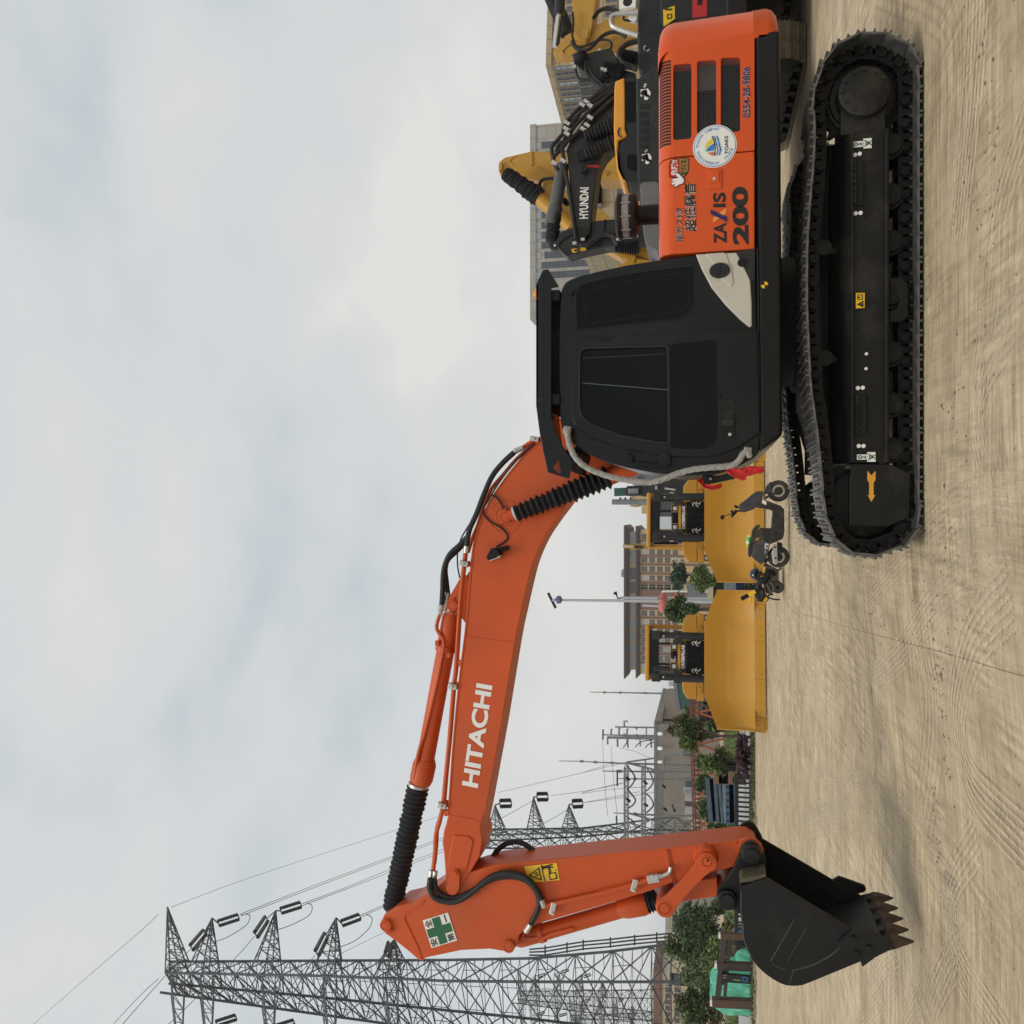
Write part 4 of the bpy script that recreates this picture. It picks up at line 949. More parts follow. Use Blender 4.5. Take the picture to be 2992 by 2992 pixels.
# top plate joining the ears to the bucket
tp_ = P(fM, YK0, (305, 640), (405, 628), (522, 590), (520, 560), (470, 575), (330, 600))
MB().ext(tp_, YK0+.004, YK1-.004).obj('bucket_top', KHAKI, ears, bevel=.008)
mb = MB()
wz = lambda *xy: P(fM, YK0-.001, *xy)
mb.ext(P(fM, YK0, (310, 660), (524, 592), (1210, 1000), (1125, 1140)), YK0-.012, YK0+.004)
mb.obj('edge_plate', BUCKETM, ears, bevel=.006)
mb = MB()
mb.tube(smooth(wz((752, 925), (560, 1260), (572, 1290), (662, 1332)), 1), .005, 5); mb.tube(smooth(wz((1120, 1150), (1060, 1205), (980, 1255), (870, 1305), (730, 1340)), 4), .006, 5)
mb.tube(wz((850, 990), (690, 1270)), .003, 5); mb.tube(smooth(wz((318, 700), (322, 880), (345, 1090), (400, 1220)), 3), .007, 5); mb.tube(wz((740, 1345), (710, 1440)), .004, 5)
pieces(mb, 'weld_seam', WELD, ears, 0, smooth=True)
def side_cutter(y0, y1):
    mb = MB().ext(roundpoly(P(fM, YK0, (1092, 1105), (1108, 1080), (1220, 990), (1330, 990), (1548, 1100), (1500, 1165), (1400, 1215), (1290, 1296), (1276, 1250), (1225, 1180)), .012), y0, y1)
    for x, y in ((1215, 1065), (1337, 1138), (1245, 1188)):
        c = pt(*fM(x, y), YK0); c.y = min(y0, y1); mb.cyl(c, c-Vector((0, .02, 0)), .028, n=6)
    return mb.obj('side_cutter', BUCKETM, ears, bevel=.006)
side_cutter(YK0-.04, YK0-.005)
fc = [(1040, 612), (1105, 575), (1315, 650), (1326, 680), (1312, 702), (1240, 722)]
MB().ext(P(fM, YK1+.02, *fc), YK1, YK1+.035).obj('side_cutter', BUCKETM, ears, bevel=.006)
# lip and teeth
MB().ext(P(fM, YK0, (1278, 1272), (1500, 1170), (1470, 1110), (1180, 1215)), YK0+.03, YK1-.03).obj('bucket_lip', BUCKETM, ears, bevel=.01)
for i in range(5):
    y = YK0+.07+(YK1-YK0-.14)*i/4
    mb = MB()
    b0, b1 = pt(*fM(1508, 1190), YK0), pt(*fM(1535, 1100), YK0); tip = pt(*fM(1735, 1136), YK0); md0, md1 = pt(*fM(1610, 1165), YK0), pt(*fM(1600, 1100), YK0)
    def rw(a, b, w): return [Vector((a.x, y-w, a.z)), Vector((a.x, y+w, a.z)), Vector((b.x, y+w, b.z)), Vector((b.x, y-w, b.z))]
    ma_, mb_ = a_ = (md0, md1)
    mb.loft([rw(b0, b1, .055), rw(b0.lerp(md0, .5)+Vector((0, 0, -.0)), b1.lerp(md1, .5), .055), rw(md0, md1, .046), rw(md0.lerp(tip, .6), md1.lerp(tip, .6), .030), rw(tip+(md0-tip)*.04, tip+(md1-tip)*.04, .014)], True, True)
    tooth = mb.obj('bucket_tooth', RUST, ears, bevel=.006)
    mb = MB().loft([rw(pt(*fM(1400, 1222), YK0), pt(*fM(1420, 1130), YK0), .05), rw(pt(*fM(1525, 1178), YK0), pt(*fM(1532, 1108), YK0), .06)], True, True); disc(mb, pt(*fM(1550, 1165), YK0)+Vector((0, y-.056-YK0, 0)), .012, .006, 8)
    mb.obj('tooth_adapter', BUCKETM, ears, bevel=.008)

# ---- rope hung on the cab, and its red rags
rp_ = smooth(P(fB, 7.36, (378, 1340), (385, 1400), (400, 1460), (440, 1540), (520, 1610), (640, 1660), (760, 1690), (880, 1708), (970, 1712), (1060, 1690), (1160, 1650), (1280, 1620), (1400, 1608), (1500, 1600), (1560, 1585), (1598, 1550), (1620, 1512), (1650, 1500), (1668, 1530)), 8)
rows = []; mb = MB()
for k_ in range(3):                          # three laid strands
    q = []
    for i, p in enumerate(rp_):
        t = (rp_[min(i+1, len(rp_)-1)]-rp_[max(i-1, 0)]).normalized(); u = t.cross(Vector((0, 1, 0))).normalized(); w = Vector((0, 1, 0)); a = i*.55+k_*2*math.pi/3
        q.append(p+(u*math.cos(a)+w*math.sin(a))*.008)
    mb.tube(q, .0185, 8)
for x, y in ((378, 1350), (1650, 1500)):
    c = pt(*fB(x, y), 7.38); mb.lathe(c-Vector((0, .0, .03)), (.2, 0, 1), [(0, .03), (.0, .036), (.05, .036), (.06, .03)], 12)
rope = mb.obj('rope', ROPE, None, smooth=True)
tag(rope, 'thick grey rope hanging in a bow down the front of the black cab', 'rope')
def rag(name, segs, label, D):
    mb = MB(); rn = random.Random(len(segs))
    for pts, w0, w1 in segs:
        p = smooth(P(fB, D, *pts), 4); rows = []
        for i, q in enumerate(p):
            w = w0+(w1-w0)*i/(len(p)-1); rows.append([q+Vector((math.cos(R(a))*w+rn.uniform(-.006, .006), math.sin(R(a))*.014+math.sin(R(a*3))*.012, rn.uniform(-.006, .006))) for a in range(0, 360, 30)])
        mb.loft(rows, True, True)
    o = mb.obj(name, RED_CLOTH, None, smooth=True, ang=60); tag(o, label, 'rag', 'red rags tied at the front of the cab'); return o
rag('red_rag', [([(1495, 1598), (1520, 1620), (1560, 1640), (1610, 1660), (1640, 1655)], .035, .05), ([(1620, 1640), (1670, 1632), (1720, 1628), (1765, 1622)], .045, .022)], 'frayed red rag tied round the lower end of the grey rope', 7.42)
rag('red_rag', [([(1325, 1710), (1345, 1735), (1400, 1748), (1455, 1742), (1468, 1732)], .02, .016), ([(1330, 1715), (1300, 1690), (1330, 1712), (1345, 1740)], .016, .02)], 'red rag looped on the dark bracket under the cab nose', 7.6)
# ================================================================ ground
def sand_mat():
    mt = bpy.data.materials.new('sand'); mt.use_nodes = True; nt = mt.node_tree; N, L = nt.nodes, nt.links; bs = N['Principled BSDF']
    tcn = N.new('ShaderNodeTexCoord')
    def noise(scale, detail=6, rough=.6, stretch=None, rot=0):
        mpn = N.new('ShaderNodeMapping'); mpn.inputs['Rotation'].default_value = (0, 0, R(rot))
        if stretch: mpn.inputs['Scale'].default_value = stretch
        L.new(tcn.outputs['Object'], mpn.inputs['Vector']); n = N.new('ShaderNodeTexNoise'); n.inputs['Scale'].default_value = scale; n.inputs['Detail'].default_value = detail; n.inputs['Roughness'].default_value = rough
        L.new(mpn.outputs['Vector'], n.inputs['Vector']); return n.outputs['Fac']
    def ramp(src, *st):
        r = N.new('ShaderNodeValToRGB'); r.color_ramp.elements[0].position = st[0][0]; r.color_ramp.elements[0].color = st[0][1]+(1,); r.color_ramp.elements[1].position = st[-1][0]; r.color_ramp.elements[1].color = st[-1][1]+(1,)
        for p, c in st[1:-1]: q = r.color_ramp.elements.new(p); q.color = c+(1,)
        L.new(src, r.inputs['Fac']); return r.outputs['Color']
    def mix(fac, a, b, mode='MIX', f=None):
        m_ = N.new('ShaderNodeMix'); m_.data_type = 'RGBA'; m_.blend_type = mode
        if f is not None: m_.inputs[0].default_value = f
        else: L.new(fac, m_.inputs[0])
        L.new(a, m_.inputs[6])
        if isinstance(b, tuple): m_.inputs[7].default_value = b+(1,)
        else: L.new(b, m_.inputs[7])
        return m_.outputs[2]
    def math_(op, a, b=None, c=None):
        m_ = N.new('ShaderNodeMath'); m_.operation = op
        for i, v in enumerate((a, b, c)):
            if v is None: continue
            if isinstance(v, (int, float)): m_.inputs[i].default_value = v
            else: L.new(v, m_.inputs[i])
        return m_.outputs[0]
    big = noise(.25, 5, .55); med = noise(1.6, 8, .65); fine = noise(26, 8, .7)
    s1 = noise(2.2, 7, .7, (.35, 5, 1), 8); s2 = noise(2.4, 7, .7, (5, .4, 1), -28); s3 = noise(7, 6, .7, (.5, 6, 1), 35)
    fines = []
    base = ramp(big, (.3, (.44, .350, .230)), (.5, (.515, .418, .282)), (.7, (.575, .482, .342)))
    base = mix(None, base, ramp(med, (.3, (.66, .64, .60)), (.55, (1, 1, 1)), (.75, (1.14, 1.13, 1.1))), 'MULTIPLY', .8)
    base = mix(None, base, ramp(s1, (.35, (.72, .71, .70)), (.5, (1, 1, 1)), (.65, (1.16, 1.15, 1.12))), 'MULTIPLY', .55)
    base = mix(None, base, ramp(s2, (.38, (.76, .75, .74)), (.5, (1, 1, 1)), (.62, (1.14, 1.13, 1.1))), 'MULTIPLY', .5)
    base = mix(None, base, ramp(s3, (.35, (.8, .8, .8)), (.5, (1, 1, 1)), (.66, (1.15, 1.14, 1.12))), 'MULTIPLY', .4)
    base = mix(None, base, ramp(fine, (.3, (.78, .77, .75)), (.6, (1.05, 1.05, 1.05)), (.8, (1.2, 1.2, 1.18))), 'MULTIPLY', .45)
    for rot, sc_, st_ in ((12, 16, (.10, 1.6, 1)), (-35, 13, (1.5, .10, 1)), (62, 18, (.12, 1.4, 1)), (100, 9, (.08, 1.8, 1))):
        f_ = noise(sc_, 5, .62, st_, rot); msk = noise(.9, 3, .5, None, rot*2); mr_ = N.new('ShaderNodeMapRange'); mr_.inputs[1].default_value = .46; mr_.inputs[2].default_value = .60; mr_.inputs[4].default_value = .75; L.new(msk, mr_.inputs[0])
        lay = ramp(f_, (.38, (.74, .73, .71)), (.50, (1, 1, 1)), (.61, (1.22, 1.21, 1.18))); fines.append((f_, mr_.outputs[0]))
        mm = N.new('ShaderNodeMix'); mm.data_type = 'RGBA'; mm.blend_type = 'MULTIPLY'; L.new(mr_.outputs[0], mm.inputs[0]); L.new(base, mm.inputs[6]); L.new(lay, mm.inputs[7]); base = mm.outputs[2]
    damp = noise(.55, 7, .6, (1, 2.2, 1), 15); dk = N.new('ShaderNodeMapRange'); dk.inputs[1].default_value = .56; dk.inputs[2].default_value = .74; dk.inputs[4].default_value = .45; L.new(damp, dk.inputs[0])
    base = mix(dk.outputs[0], base, (.31, .245, .16))
    bl = noise(3.1, 5, .7, (1, 3.5, 1), 20); bk_ = N.new('ShaderNodeMapRange'); bk_.inputs[1].default_value = .66; bk_.inputs[2].default_value = .74; bk_.inputs[4].default_value = .55; L.new(bl, bk_.inputs[0])
    base = mix(bk_.outputs[0], base, (.20, .205, .21))
    sp_ = noise(55, 2, .5); sk_ = N.new('ShaderNodeMapRange'); sk_.inputs[1].default_value = .70; sk_.inputs[2].default_value = .74; sk_.inputs[4].default_value = .7; L.new(sp_, sk_.inputs[0])
    base = mix(sk_.outputs[0], base, (.10, .08, .055))
    L.new(base, bs.inputs['Base Color']); bs.inputs['Roughness'].default_value = .92; bs.inputs['Specular IOR Level'].default_value = .2
    hgt = math_('ADD', math_('MULTIPLY', med, .35), math_('ADD', math_('MULTIPLY', s1, .28), math_('ADD', math_('MULTIPLY', s2, .28), math_('ADD', math_('MULTIPLY', s3, .35), math_('MULTIPLY', fine, .34)))))
    for f_, k_ in fines: hgt = math_('ADD', hgt, math_('MULTIPLY', math_('MULTIPLY', f_, k_), .35))
    bp = N.new('ShaderNodeBump'); bp.inputs['Strength'].default_value = .5; bp.inputs['Distance'].default_value = .035
    L.new(hgt, bp.inputs['Height']); L.new(bp.outputs['Normal'], bs.inputs['Normal'])
    return mt
SAND = sand_mat()
MATS['sand'] = SAND
def sheet(name, pts, z, m_, kind='structure'):
    o = MB().add([Vector((x, y, z)) for x, y in pts], [tuple(range(len(pts)))]).obj(name, m_, None, fix=False); tag(o, kind=kind); return o

def sst(a, b, x):
    t = max(0, min(1, (x-a)/(b-a))); return t*t*(3-2*t)
def gz(x, y):
    """the sand dips gently under the bucket and is a little uneven; level under machines and far away"""
    dip = -.21*sst(.3, -3.1, x)*sst(24, 8.5, y)
    w = sst(26, 16, y)
    n = (math.sin(x*.9+y*.35)*.012+math.sin(x*2.3-y*1.7+1)*.006+math.sin(x*.4-y*.9)*.014+math.sin(x*5.1+y*3.3)*.0025)*w*sst(7.3, 5.6, y)
    if y > 8.6: n += (math.sin(x*.9+y*.35)*.010)*w*sst(-.8, -2.2, x)
    return dip+n
def gpz(X, Y):
    p = gp(X, Y)
    for _ in range(6): p = gp(X, Y, gz(p.x, p.y))
    return Vector((p.x, p.y, 0))
xs_ = [-1500, -300, -80, -40]+[-26+i*.22 for i in range(237)]+[40, 80, 300, 1500]
ys_ = [-60, -12, -4, 0, 1.5]+[2.5+i*.16 for i in range(100)]+[18.5+i*.5 for i in range(18)]+[30, 45, 80, 200, 600, 3500]
mb = MB(); nx = len(xs_)
mb.v = [(x, y, gz(x, y) if -60 < x < 60 else 0) for y in ys_ for x in xs_]
mb.f = [(j*nx+i, j*nx+i+1, (j+1)*nx+i+1, (j+1)*nx+i) for j in range(len(ys_)-1) for i in range(nx-1)]; mb.mi = [0]*len(mb.f)
ground = mb.obj('ground', SAND, None, smooth=True, fix=False, ang=180); tag(ground, kind='structure')
# ================================================================ machines parked behind, on the right
def slab(name, fn, D, pts, depth, m_, par, r=0.0, bev=0.015, back=0):
    q = P(fn, D, *pts)
    if r: q = roundpoly(q, r)
    return MB().ext(q, D-back, D+depth).obj(name, m_, par, bevel=bev)
def pxtube(name, fn, D, pts, r, m_, par, n=8, k_=4):
    return MB().tube(smooth(P(fn, D, *pts), k_), r, n).obj(name, m_, par, smooth=True)
def simple_crawler(par, x0, x1, y0, y1, hgt, shoe_m, step=.2):
    """a track whose length runs along y, seen from its end; every shoe is a piece"""
    r = hgt/2; L = []
    n1 = int((y1-y0-2*r)/step)
    for i in range(n1): L.append((y0+r+(y1-y0-2*r)*i/n1, hgt, 0))
    for i in range(9): a = i/9*math.pi; L.append((y1-r+math.sin(a)*r, r+math.cos(a)*r, a))
    for i in range(n1): L.append((y1-r-(y1-y0-2*r)*i/n1, 0, math.pi))
    for i in range(9): a = math.pi+i/9*math.pi; L.append((y0+r+math.sin(a)*r, r+math.cos(a)*r, a))
    mb = MB().bb(0, x1-x0, -step*.48, step*.48, -.02, 0)
    for k_ in (-.40, 0, .40): mb.bb(0, x1-x0, step*k_-.008, step*k_+.008, 0, .028)
    me = mb.mesh('track_shoe', shoe_m)
    fr_ = MB().bb(x0+.15, x1-.15, y0+r, y1-r, .18, hgt-.16).obj('track_frame', TRACKM, par)
    for y, rr in ((y0+r, r-.10), (y1-r, r-.10)):
        MB().lathe((x0+.14, y, r), (1, 0, 0), [(0, rr*.6), (0, rr), (x1-x0-.28, rr), (x1-x0-.28, rr*.6)], 24).obj('track_wheel', LINKM, fr_, smooth=True)
    for i in range(7):
        y = y0+r+(y1-y0-2*r)*(i+.5)/7; MB().cyl((x0+.12, y, .14), (x1-.12, y, .14), .09).obj('track_roller', LINKM, fr_, smooth=True)
    mb = MB()
    for y, z, a in L:
        c = Vector(((x0+x1)/2, y-math.sin(a)*.07, z-math.cos(a)*.07 if z > .001 else .07)); mb.box(c, (.26, step*.8, .07), Matrix.Rotation(-a, 3, 'X'))
    o = mb.obj('track_chain', LINKM, fr_); o['kind'] = 'stuff'
    for y, z, a in L:
        o = link('track_shoe', me, fr_); o.matrix_parent_inverse = Matrix.Identity(4)
        o.matrix_basis = Matrix.Translation((x0, y, z+.03 if z <= .001 else z)) @ Matrix.Rotation(-a, 4, 'X')
    return fr_
SHOE_W = mat('worn_shoe', (.15, .125, .085), .65, metal=.2, var=.35, scale=7, bump=.3, bscale=50, dust=(.28, .22, .13, .6), dscale=3)
# ---- the dark grey excavator
hy = thing('excavator', 'dark grey excavator with an amber cab roof and white lettering on its boom', 'excavator', (8.6, 17.6, 0), 'excavators parked behind the orange one')
DH, DC, DBm = 14.2, 15.2, 15.9
hood = slab('engine_hood', fA, DH, [(865, 575), (882, 545), (1000, 468), (1020, 476), (1250, 480), (1250, 1800), (1030, 1790), (985, 1752), (950, 1748), (922, 1690), (912, 1600), (905, 1500), (890, 1400), (878, 1280), (870, 1000)], 1.6, GREYP, hy, .06, .04)
slab('hood_sheen', fA, DH-.03, [(892, 1285), (1026, 1275), (1030, 1785), (985, 1752), (952, 1745), (925, 1690), (914, 1600), (907, 1480), (896, 1380)], .6, GREYL, hy, .08, .06)  # glossy front of the hood, its sheen put in as a paler grey
for i in range(6):
    y = 732+i*57; o = slab('hood_vent', fA, DH-.004, [(889, y), (958, y+4), (960, y+36), (891, y+32)], .03, SEAM, hood, .02, 0)
    for yy in (935, 947): line(mb_ := MB(), P(fA, DH-.008, (yy, y), (yy+1, y+36)), .008); mb_.obj('vent_slat', GREYP, o)
for x, y, k_ in ((930, 660, 1.0), (938, 1115, .95)):
    slab('hoisting_decal', fA, DH-.004, [(x+a*k_, y+b*k_) for a, b in ((-32, -28), (20, -35), (38, -10), (36, 24), (10, 46), (-8, 40), (-4, 16), (-34, 20))], .01, WHITE, hood, 0, 0)
    disc(mb_ := MB(), pt(*fA(x-12, y-4), DH-.005), .045, .004); line(mb_, P(fA, DH-.006, (x+2, y-22), (x+8, y+12), (x+28, y+22)), .04); mb_.obj('decal_mark', SEAM, hood)
    mb_ = MB()
    for i in range(3):
        mb_.box(pt(*fA(x-4+i*3, y-50-i*7 if y < 800 else y-48-i*3), DH-.004), (.025, .004, .03))
    mb_.obj('decal_letters', WHITE, hood)
cabg = slab('cab', fA, DC, [(740, 1010), (800, 965), (786, 900), (782, 548), (870, 552), (1050, 560), (1050, 1285), (800, 1280), (770, 1240), (742, 1190)], 1.0, GREYP, hy, .08, .03)
slab('cab_roof', fA, DC-.03, [(712, 640), (718, 572), (782, 545), (786, 640), (788, 912), (803, 960), (742, 990), (738, 1060), (748, 1190), (776, 1258), (800, 1276), (770, 1280), (730, 1195), (712, 1010), (708, 900)], 1.1, AMBER, cabg, 0, .03)
slab('cab_window', fA, DC-.01, [(790, 600), (800, 575), (868, 572), (868, 862), (800, 862), (788, 840)], .05, GLASS, cabg, .1, 0)
slab('cab_window', fA, DC-.01, [(800, 1090), (868, 1085), (868, 1210), (830, 1200), (802, 1180)], .05, GLASS, cabg, .06, 0)
pxtube('roof_cable', fA, DC-.05, [(762, 968), (742, 952), (738, 930), (748, 900)], .012, RUBBER, cabg)
bpoly = [(1100, 700), (712, 645), (560, 775), (470, 880), (400, 990), (372, 1060), (384, 1130), (398, 1300), (420, 1480), (440, 1600), (452, 1672), (488, 1690), (528, 1662), (546, 1600), (560, 1440), (585, 1250), (605, 1140), (645, 1070), (705, 1010), (1100, 940)]
boomg = slab('boom', fA, DBm, bpoly, .55, GREYP, hy, 0, .02)
slab('boom_tip', fA, DBm-.02, [(446, 1602), (546, 1602), (536, 1650), (498, 1690), (470, 1690), (452, 1660)], .6, BLACKM, boomg, 0, .01)
mb = MB(); text(mb, 'HYUNDAI', pt(*fA(528, 1543), DBm), pt(*fA(532, 1322), DBm), pt(*fA(466, 1545), DBm), .03, .006); mb.obj('maker_lettering', WHITE, boomg, fix=False)
slab('pull_tag', fA, DBm-.01, [(515, 1166), (600, 1163), (606, 1172), (600, 1182), (515, 1180)], .01, REDP, boomg, 0, 0)
mb = MB(); pin(mb, fA, 492, 1105, DBm, .10, .12); mb.obj('boom_pin', BLACKM, boomg, bevel=.01); mb = MB().box(pt(*fA(500, 1195), DBm-.1), (.12, .12, .10)); mb.obj('boom_lamp', BLACKM, boomg, bevel=.01)
for a, b, r0, r1 in (((505, 1090), (715, 1000), .11, .15), ((500, 960), (715, 880), .11, .15)):
    bellows('boom_cylinder_boot', pt(*fA(*a), DBm-.15), pt(*fA(*b), DBm-.15), r0, r1, 9, boomg, sharp=.25, jit=.05)
armg = slab('arm', fA, DBm+.08, [(246, 1738), (250, 1712), (300, 1700), (330, 1640), (385, 1612), (440, 1596), (470, 1600), (560, 1560), (700, 1545), (960, 1545), (960, 1690), (760, 1732), (640, 1742), (505, 1772), (376, 1806), (330, 1765), (262, 1758)], .42, GREYP, hy, 0, .02)
mb = MB()
mb.tube(smooth(P(fA, DBm+.06, (372, 1800), (328, 1756), (318, 1730), (345, 1690), (440, 1640)), 3), .02, 6); mb.tube(smooth(P(fA, DBm+.06, (590, 1745), (620, 1690), (640, 1600), (645, 1548)), 3), .015, 6); mb.obj('weld_seam', GREYP, armg, smooth=True)
slab('warning_sign', fA, DBm+.07, [(408, 1758), (455, 1750), (508, 1742), (514, 1764), (420, 1784)], .02, YSTICK, armg, 0, 0)
mb = MB(); line(mb, P(fA, DBm+.06, (428, 1768), (462, 1752), (466, 1774), (428, 1768)), .02); mb.obj('warning_mark', INK, armg)
disc(mb := MB(), pt(*fA(295, 1736), DBm+.06), .022, .04); mb.obj('arm_pin', CHROME, armg)
cyg = MB().cyl(pt(*fA(350, 1160), DBm+.2), pt(*fA(290, 1500), DBm+.2), .115, n=20)
cyg.lathe(pt(*fA(300, 1455), DBm+.2), pt(*fA(288, 1505), DBm+.2)-pt(*fA(300, 1455), DBm+.2), [(0, .12), (.02, .135), (.35, .135)], 20)
cyg = cyg.obj('arm_cylinder', mat('cylinder_grey', (.085, .087, .09), .4, var=.08), hy, smooth=True)
bellows('arm_cylinder_boot', pt(*fA(292, 1500), DBm+.2), pt(*fA(272, 1705), DBm+.2), .135, .125, 16, cyg, jit=.06, sharp=.12)
for q in ([(708, 590), (600, 660), (490, 740), (400, 830), (355, 900), (352, 960)], [(708, 615), (590, 700), (480, 790), (395, 880), (368, 950)], [(708, 640), (600, 730), (500, 820), (420, 910), (385, 990), (340, 1050), (280, 1120), (300, 1170)],
          [(360, 930), (310, 990), (275, 1030), (272, 1070), (285, 1130), (300, 1180), (318, 1200)], [(375, 950), (350, 1010), (345, 1060), (355, 1110), (362, 1160)], [(650, 600), (560, 690), (470, 800), (400, 900)], [(708, 690), (600, 790), (500, 890), (400, 985), (350, 1010)], [(300, 1070), (318, 1030), (345, 1000)]):
    pxtube('hose', fA, DBm-.08, q, .036, RUBBER, boomg)
for x, y in ((515, 720), (540, 745), (542, 830), (520, 885), (492, 912), (485, 740), (380, 870), (372, 910), (378, 945), (352, 1135), (290, 1150)):
    mb = MB(); mb.box(pt(*fA(x, y), DBm-.13), (.055, .06, .11), Matrix.Rotation(R(35), 3, 'Y')); mb.obj('hose_clamp', ZINC, boomg)
pxtube('boom_pipe', fA, DBm-.02, [(365, 1200), (385, 1300), (405, 1420), (425, 1560), (440, 1690)], .035, RUBBER, boomg)
pxtube('arm_hose', fA, DBm-.03, [(440, 1700), (470, 1725), (520, 1725), (570, 1690), (630, 1655), (690, 1660), (740, 1690)], .05, RUBBER, armg)
pxtube('arm_hose', fA, DBm-.03, [(705, 1660), (715, 1700), (740, 1720)], .05, RUBBER, armg)
for x, y in ((432, 1716), (740, 1690), (865, 1665), (490, 1690)): mb = MB(); mb.box(pt(*fA(x, y), DBm-.08), (.045, .05, .07)); mb.obj('hose_fitting', ZINC, armg)
bellows('bucket_cylinder_boot', pt(*fA(720, 1735), DBm+.2), pt(*fA(885, 1745), DBm+.2), .13, .16, 10, armg, sharp=.25)
t1 = gp(2363, 165); t2 = gp(2300, 490)
simple_crawler(hy, t1.x+.02, t1.x+.66, t1.y, t1.y+4.2, .95, SHOE_W)
simple_crawler(hy, t1.x+2.2, t1.x+2.84, t1.y, t1.y+4.2, .95, SHOE_W)
mb = MB().bb(t1.x+.5, t1.x+2.4, 16.6, 19, .5, 1.0); mb.bb(t1.x-2.2, t1.x+2.8, 14.6, 18.6, 1.05, 1.35); mb.obj('lower_frame', BLACKM, hy, bevel=.02)
slab('body_panel', fA, DH+.1, [(1010, 500), (1750, 420), (1800, 1760), (1030, 1790)], 1.4, BLACKM, hy, 0, .03)
# ---- second dark excavator at the edge
h2 = thing('excavator', 'dark excavator with a red stripe and hand rail behind the orange counterweight', 'excavator', (12.5, 17.5, 0), 'excavators parked behind the orange one')
D2 = 16.8
hd = slab('engine_hood', fA, D2, [(900, -60), (882, 0), (876, 60), (876, 300), (885, 500), (905, 530), (1100, 470), (1100, -60)], 1.6, GREYP, h2, .06, .05)
for i in range(10):
    y = 378+i*11.5; slab('hood_vent', fA, D2-.004, [(882, y), (920, y+2), (958, y+8), (958, y+13), (920, y+7), (882, y+5)], .02, SEAM, hd, 0, 0)
slab('hoisting_decal', fA, D2-.004, [(920, 330), (930, 320), (955, 330), (960, 352), (945, 362), (920, 350)], .01, WHITE, hd, 0, 0)
disc(mb := MB(), pt(*fA(940, 340), D2-.005), .045, .004); mb.obj('decal_mark', SEAM, hd)
bod = slab('body_panel', fA, D2-.5, [(1036, -60), (1036, 120), (1060, 180), (1150, 140), (1380, 110), (1600, 90), (1600, -60)], 2.0, GREYP, h2, 0, .03)
slab('red_stripe', fA, D2-.51, [(1262, -60), (1366, -60), (1366, 110), (1264, 122)], .03, REDP, bod, 0, 0)
slab('stripe_mark', fA, D2-.52, [(1298, -60), (1332, -60), (1332, 30), (1298, 36)], .03, SEAM, bod, 0, 0)
slab('warning_sign', fA, D2-.51, [(1056, 68), (1138, 40), (1140, 132), (1060, 186)], .03, YSTICK, bod, 0, 0)
mb = MB(); line(mb, P(fA, D2-.52, (1072, 66), (1116, 66)), .03); line(mb, P(fA, D2-.52, (1086, 104), (1116, 98), (1116, 126), (1088, 132), (1086, 104)), .016); mb.obj('warning_mark', INK, bod)
pxtube('hand_rail', fA, D2-.2, [(880, 88), (760, 96), (705, 108), (690, 135), (695, 175), (720, 195), (800, 225), (880, 250)], .045, ZINC, h2, k_=3)
pxtube('mirror_bracket', fA, D2-.1, [(780, 110), (782, 140), (840, 146), (875, 140)], .022, RUBBER, h2)
slab('work_lamp', fA, D2-.15, [(812, 105), (840, 92), (872, 98), (872, 142), (835, 145), (812, 130)], .12, WHITE, h2, .03, .01)
DB2 = 19.0
bo = slab('boom', fO, DB2, [(690, 880), (860, 862), (1290, 765), (1345, 850), (1490, 1110), (1700, 1180), (1700, 1500), (1330, 1360), (1150, 1340), (900, 1170), (762, 1085), (740, 960)], .55, GREYP, h2, 0, .02)
for q, r in (([(870, 870), (890, 1000), (905, 1170), (990, 1290), (1150, 1400), (1280, 1460)], .06), ([(905, 870), (930, 1010), (970, 1150), (1060, 1270), (1220, 1420)], .05), ([(720, 1060), (735, 1160), (780, 1260), (860, 1290), (980, 1290)], .05), ([(690, 880), (720, 960), (690, 1010)], .05),
             ([(1730, 670), (1600, 690), (1490, 760), (1430, 850), (1450, 960), (1530, 1040), (1650, 1090), (1720, 1120)], .09), ([(1640, 1090), (1520, 1080), (1450, 1140), (1450, 1240)], .09)):
    pxtube('hose', fO, DB2-.1, q, r*.62, RUBBER, bo)
bellows('boom_cylinder_boot', pt(*fO(1180, 1090), DB2-.1), pt(*fO(1480, 1170), DB2-.1), .13, .16, 9, bo, sharp=.2)
bellows('boom_cylinder_boot', pt(*fO(1480, 880), DB2+.4), pt(*fO(1760, 960), DB2+.4), .12, .16, 9, bo, sharp=.2)
mb = MB(); mb.cyl(pt(*fO(1170, 1060), DB2-.1), pt(*fO(1190, 1250), DB2-.1), .11); mb.obj('boom_pin', BLACKM, bo, smooth=True); MB().cyl(pt(*fO(800, 880), DB2-.1), pt(*fO(820, 1000), DB2-.1), .15).obj('cylinder_end', BLACKM, bo, smooth=True)
for x, y in ((680, 1025), (710, 1075), (1160, 1115), (1205, 1130)): mb = MB(); mb.box(pt(*fO(x, y), DB2-.3), (.05, .06, .07)); mb.obj('hose_fitting', ZINC, bo)
simple_crawler(h2, 11.2, 11.8, 16.6, 20.4, .95, SHOE_W, .22)
simple_crawler(h2, 13.4, 14.0, 16.6, 20.4, .95, SHOE_W, .22)
MB().bb(11.0, 14.2, 16.7, 20, .95, 1.5).obj('lower_frame', BLACKM, h2, bevel=.02)
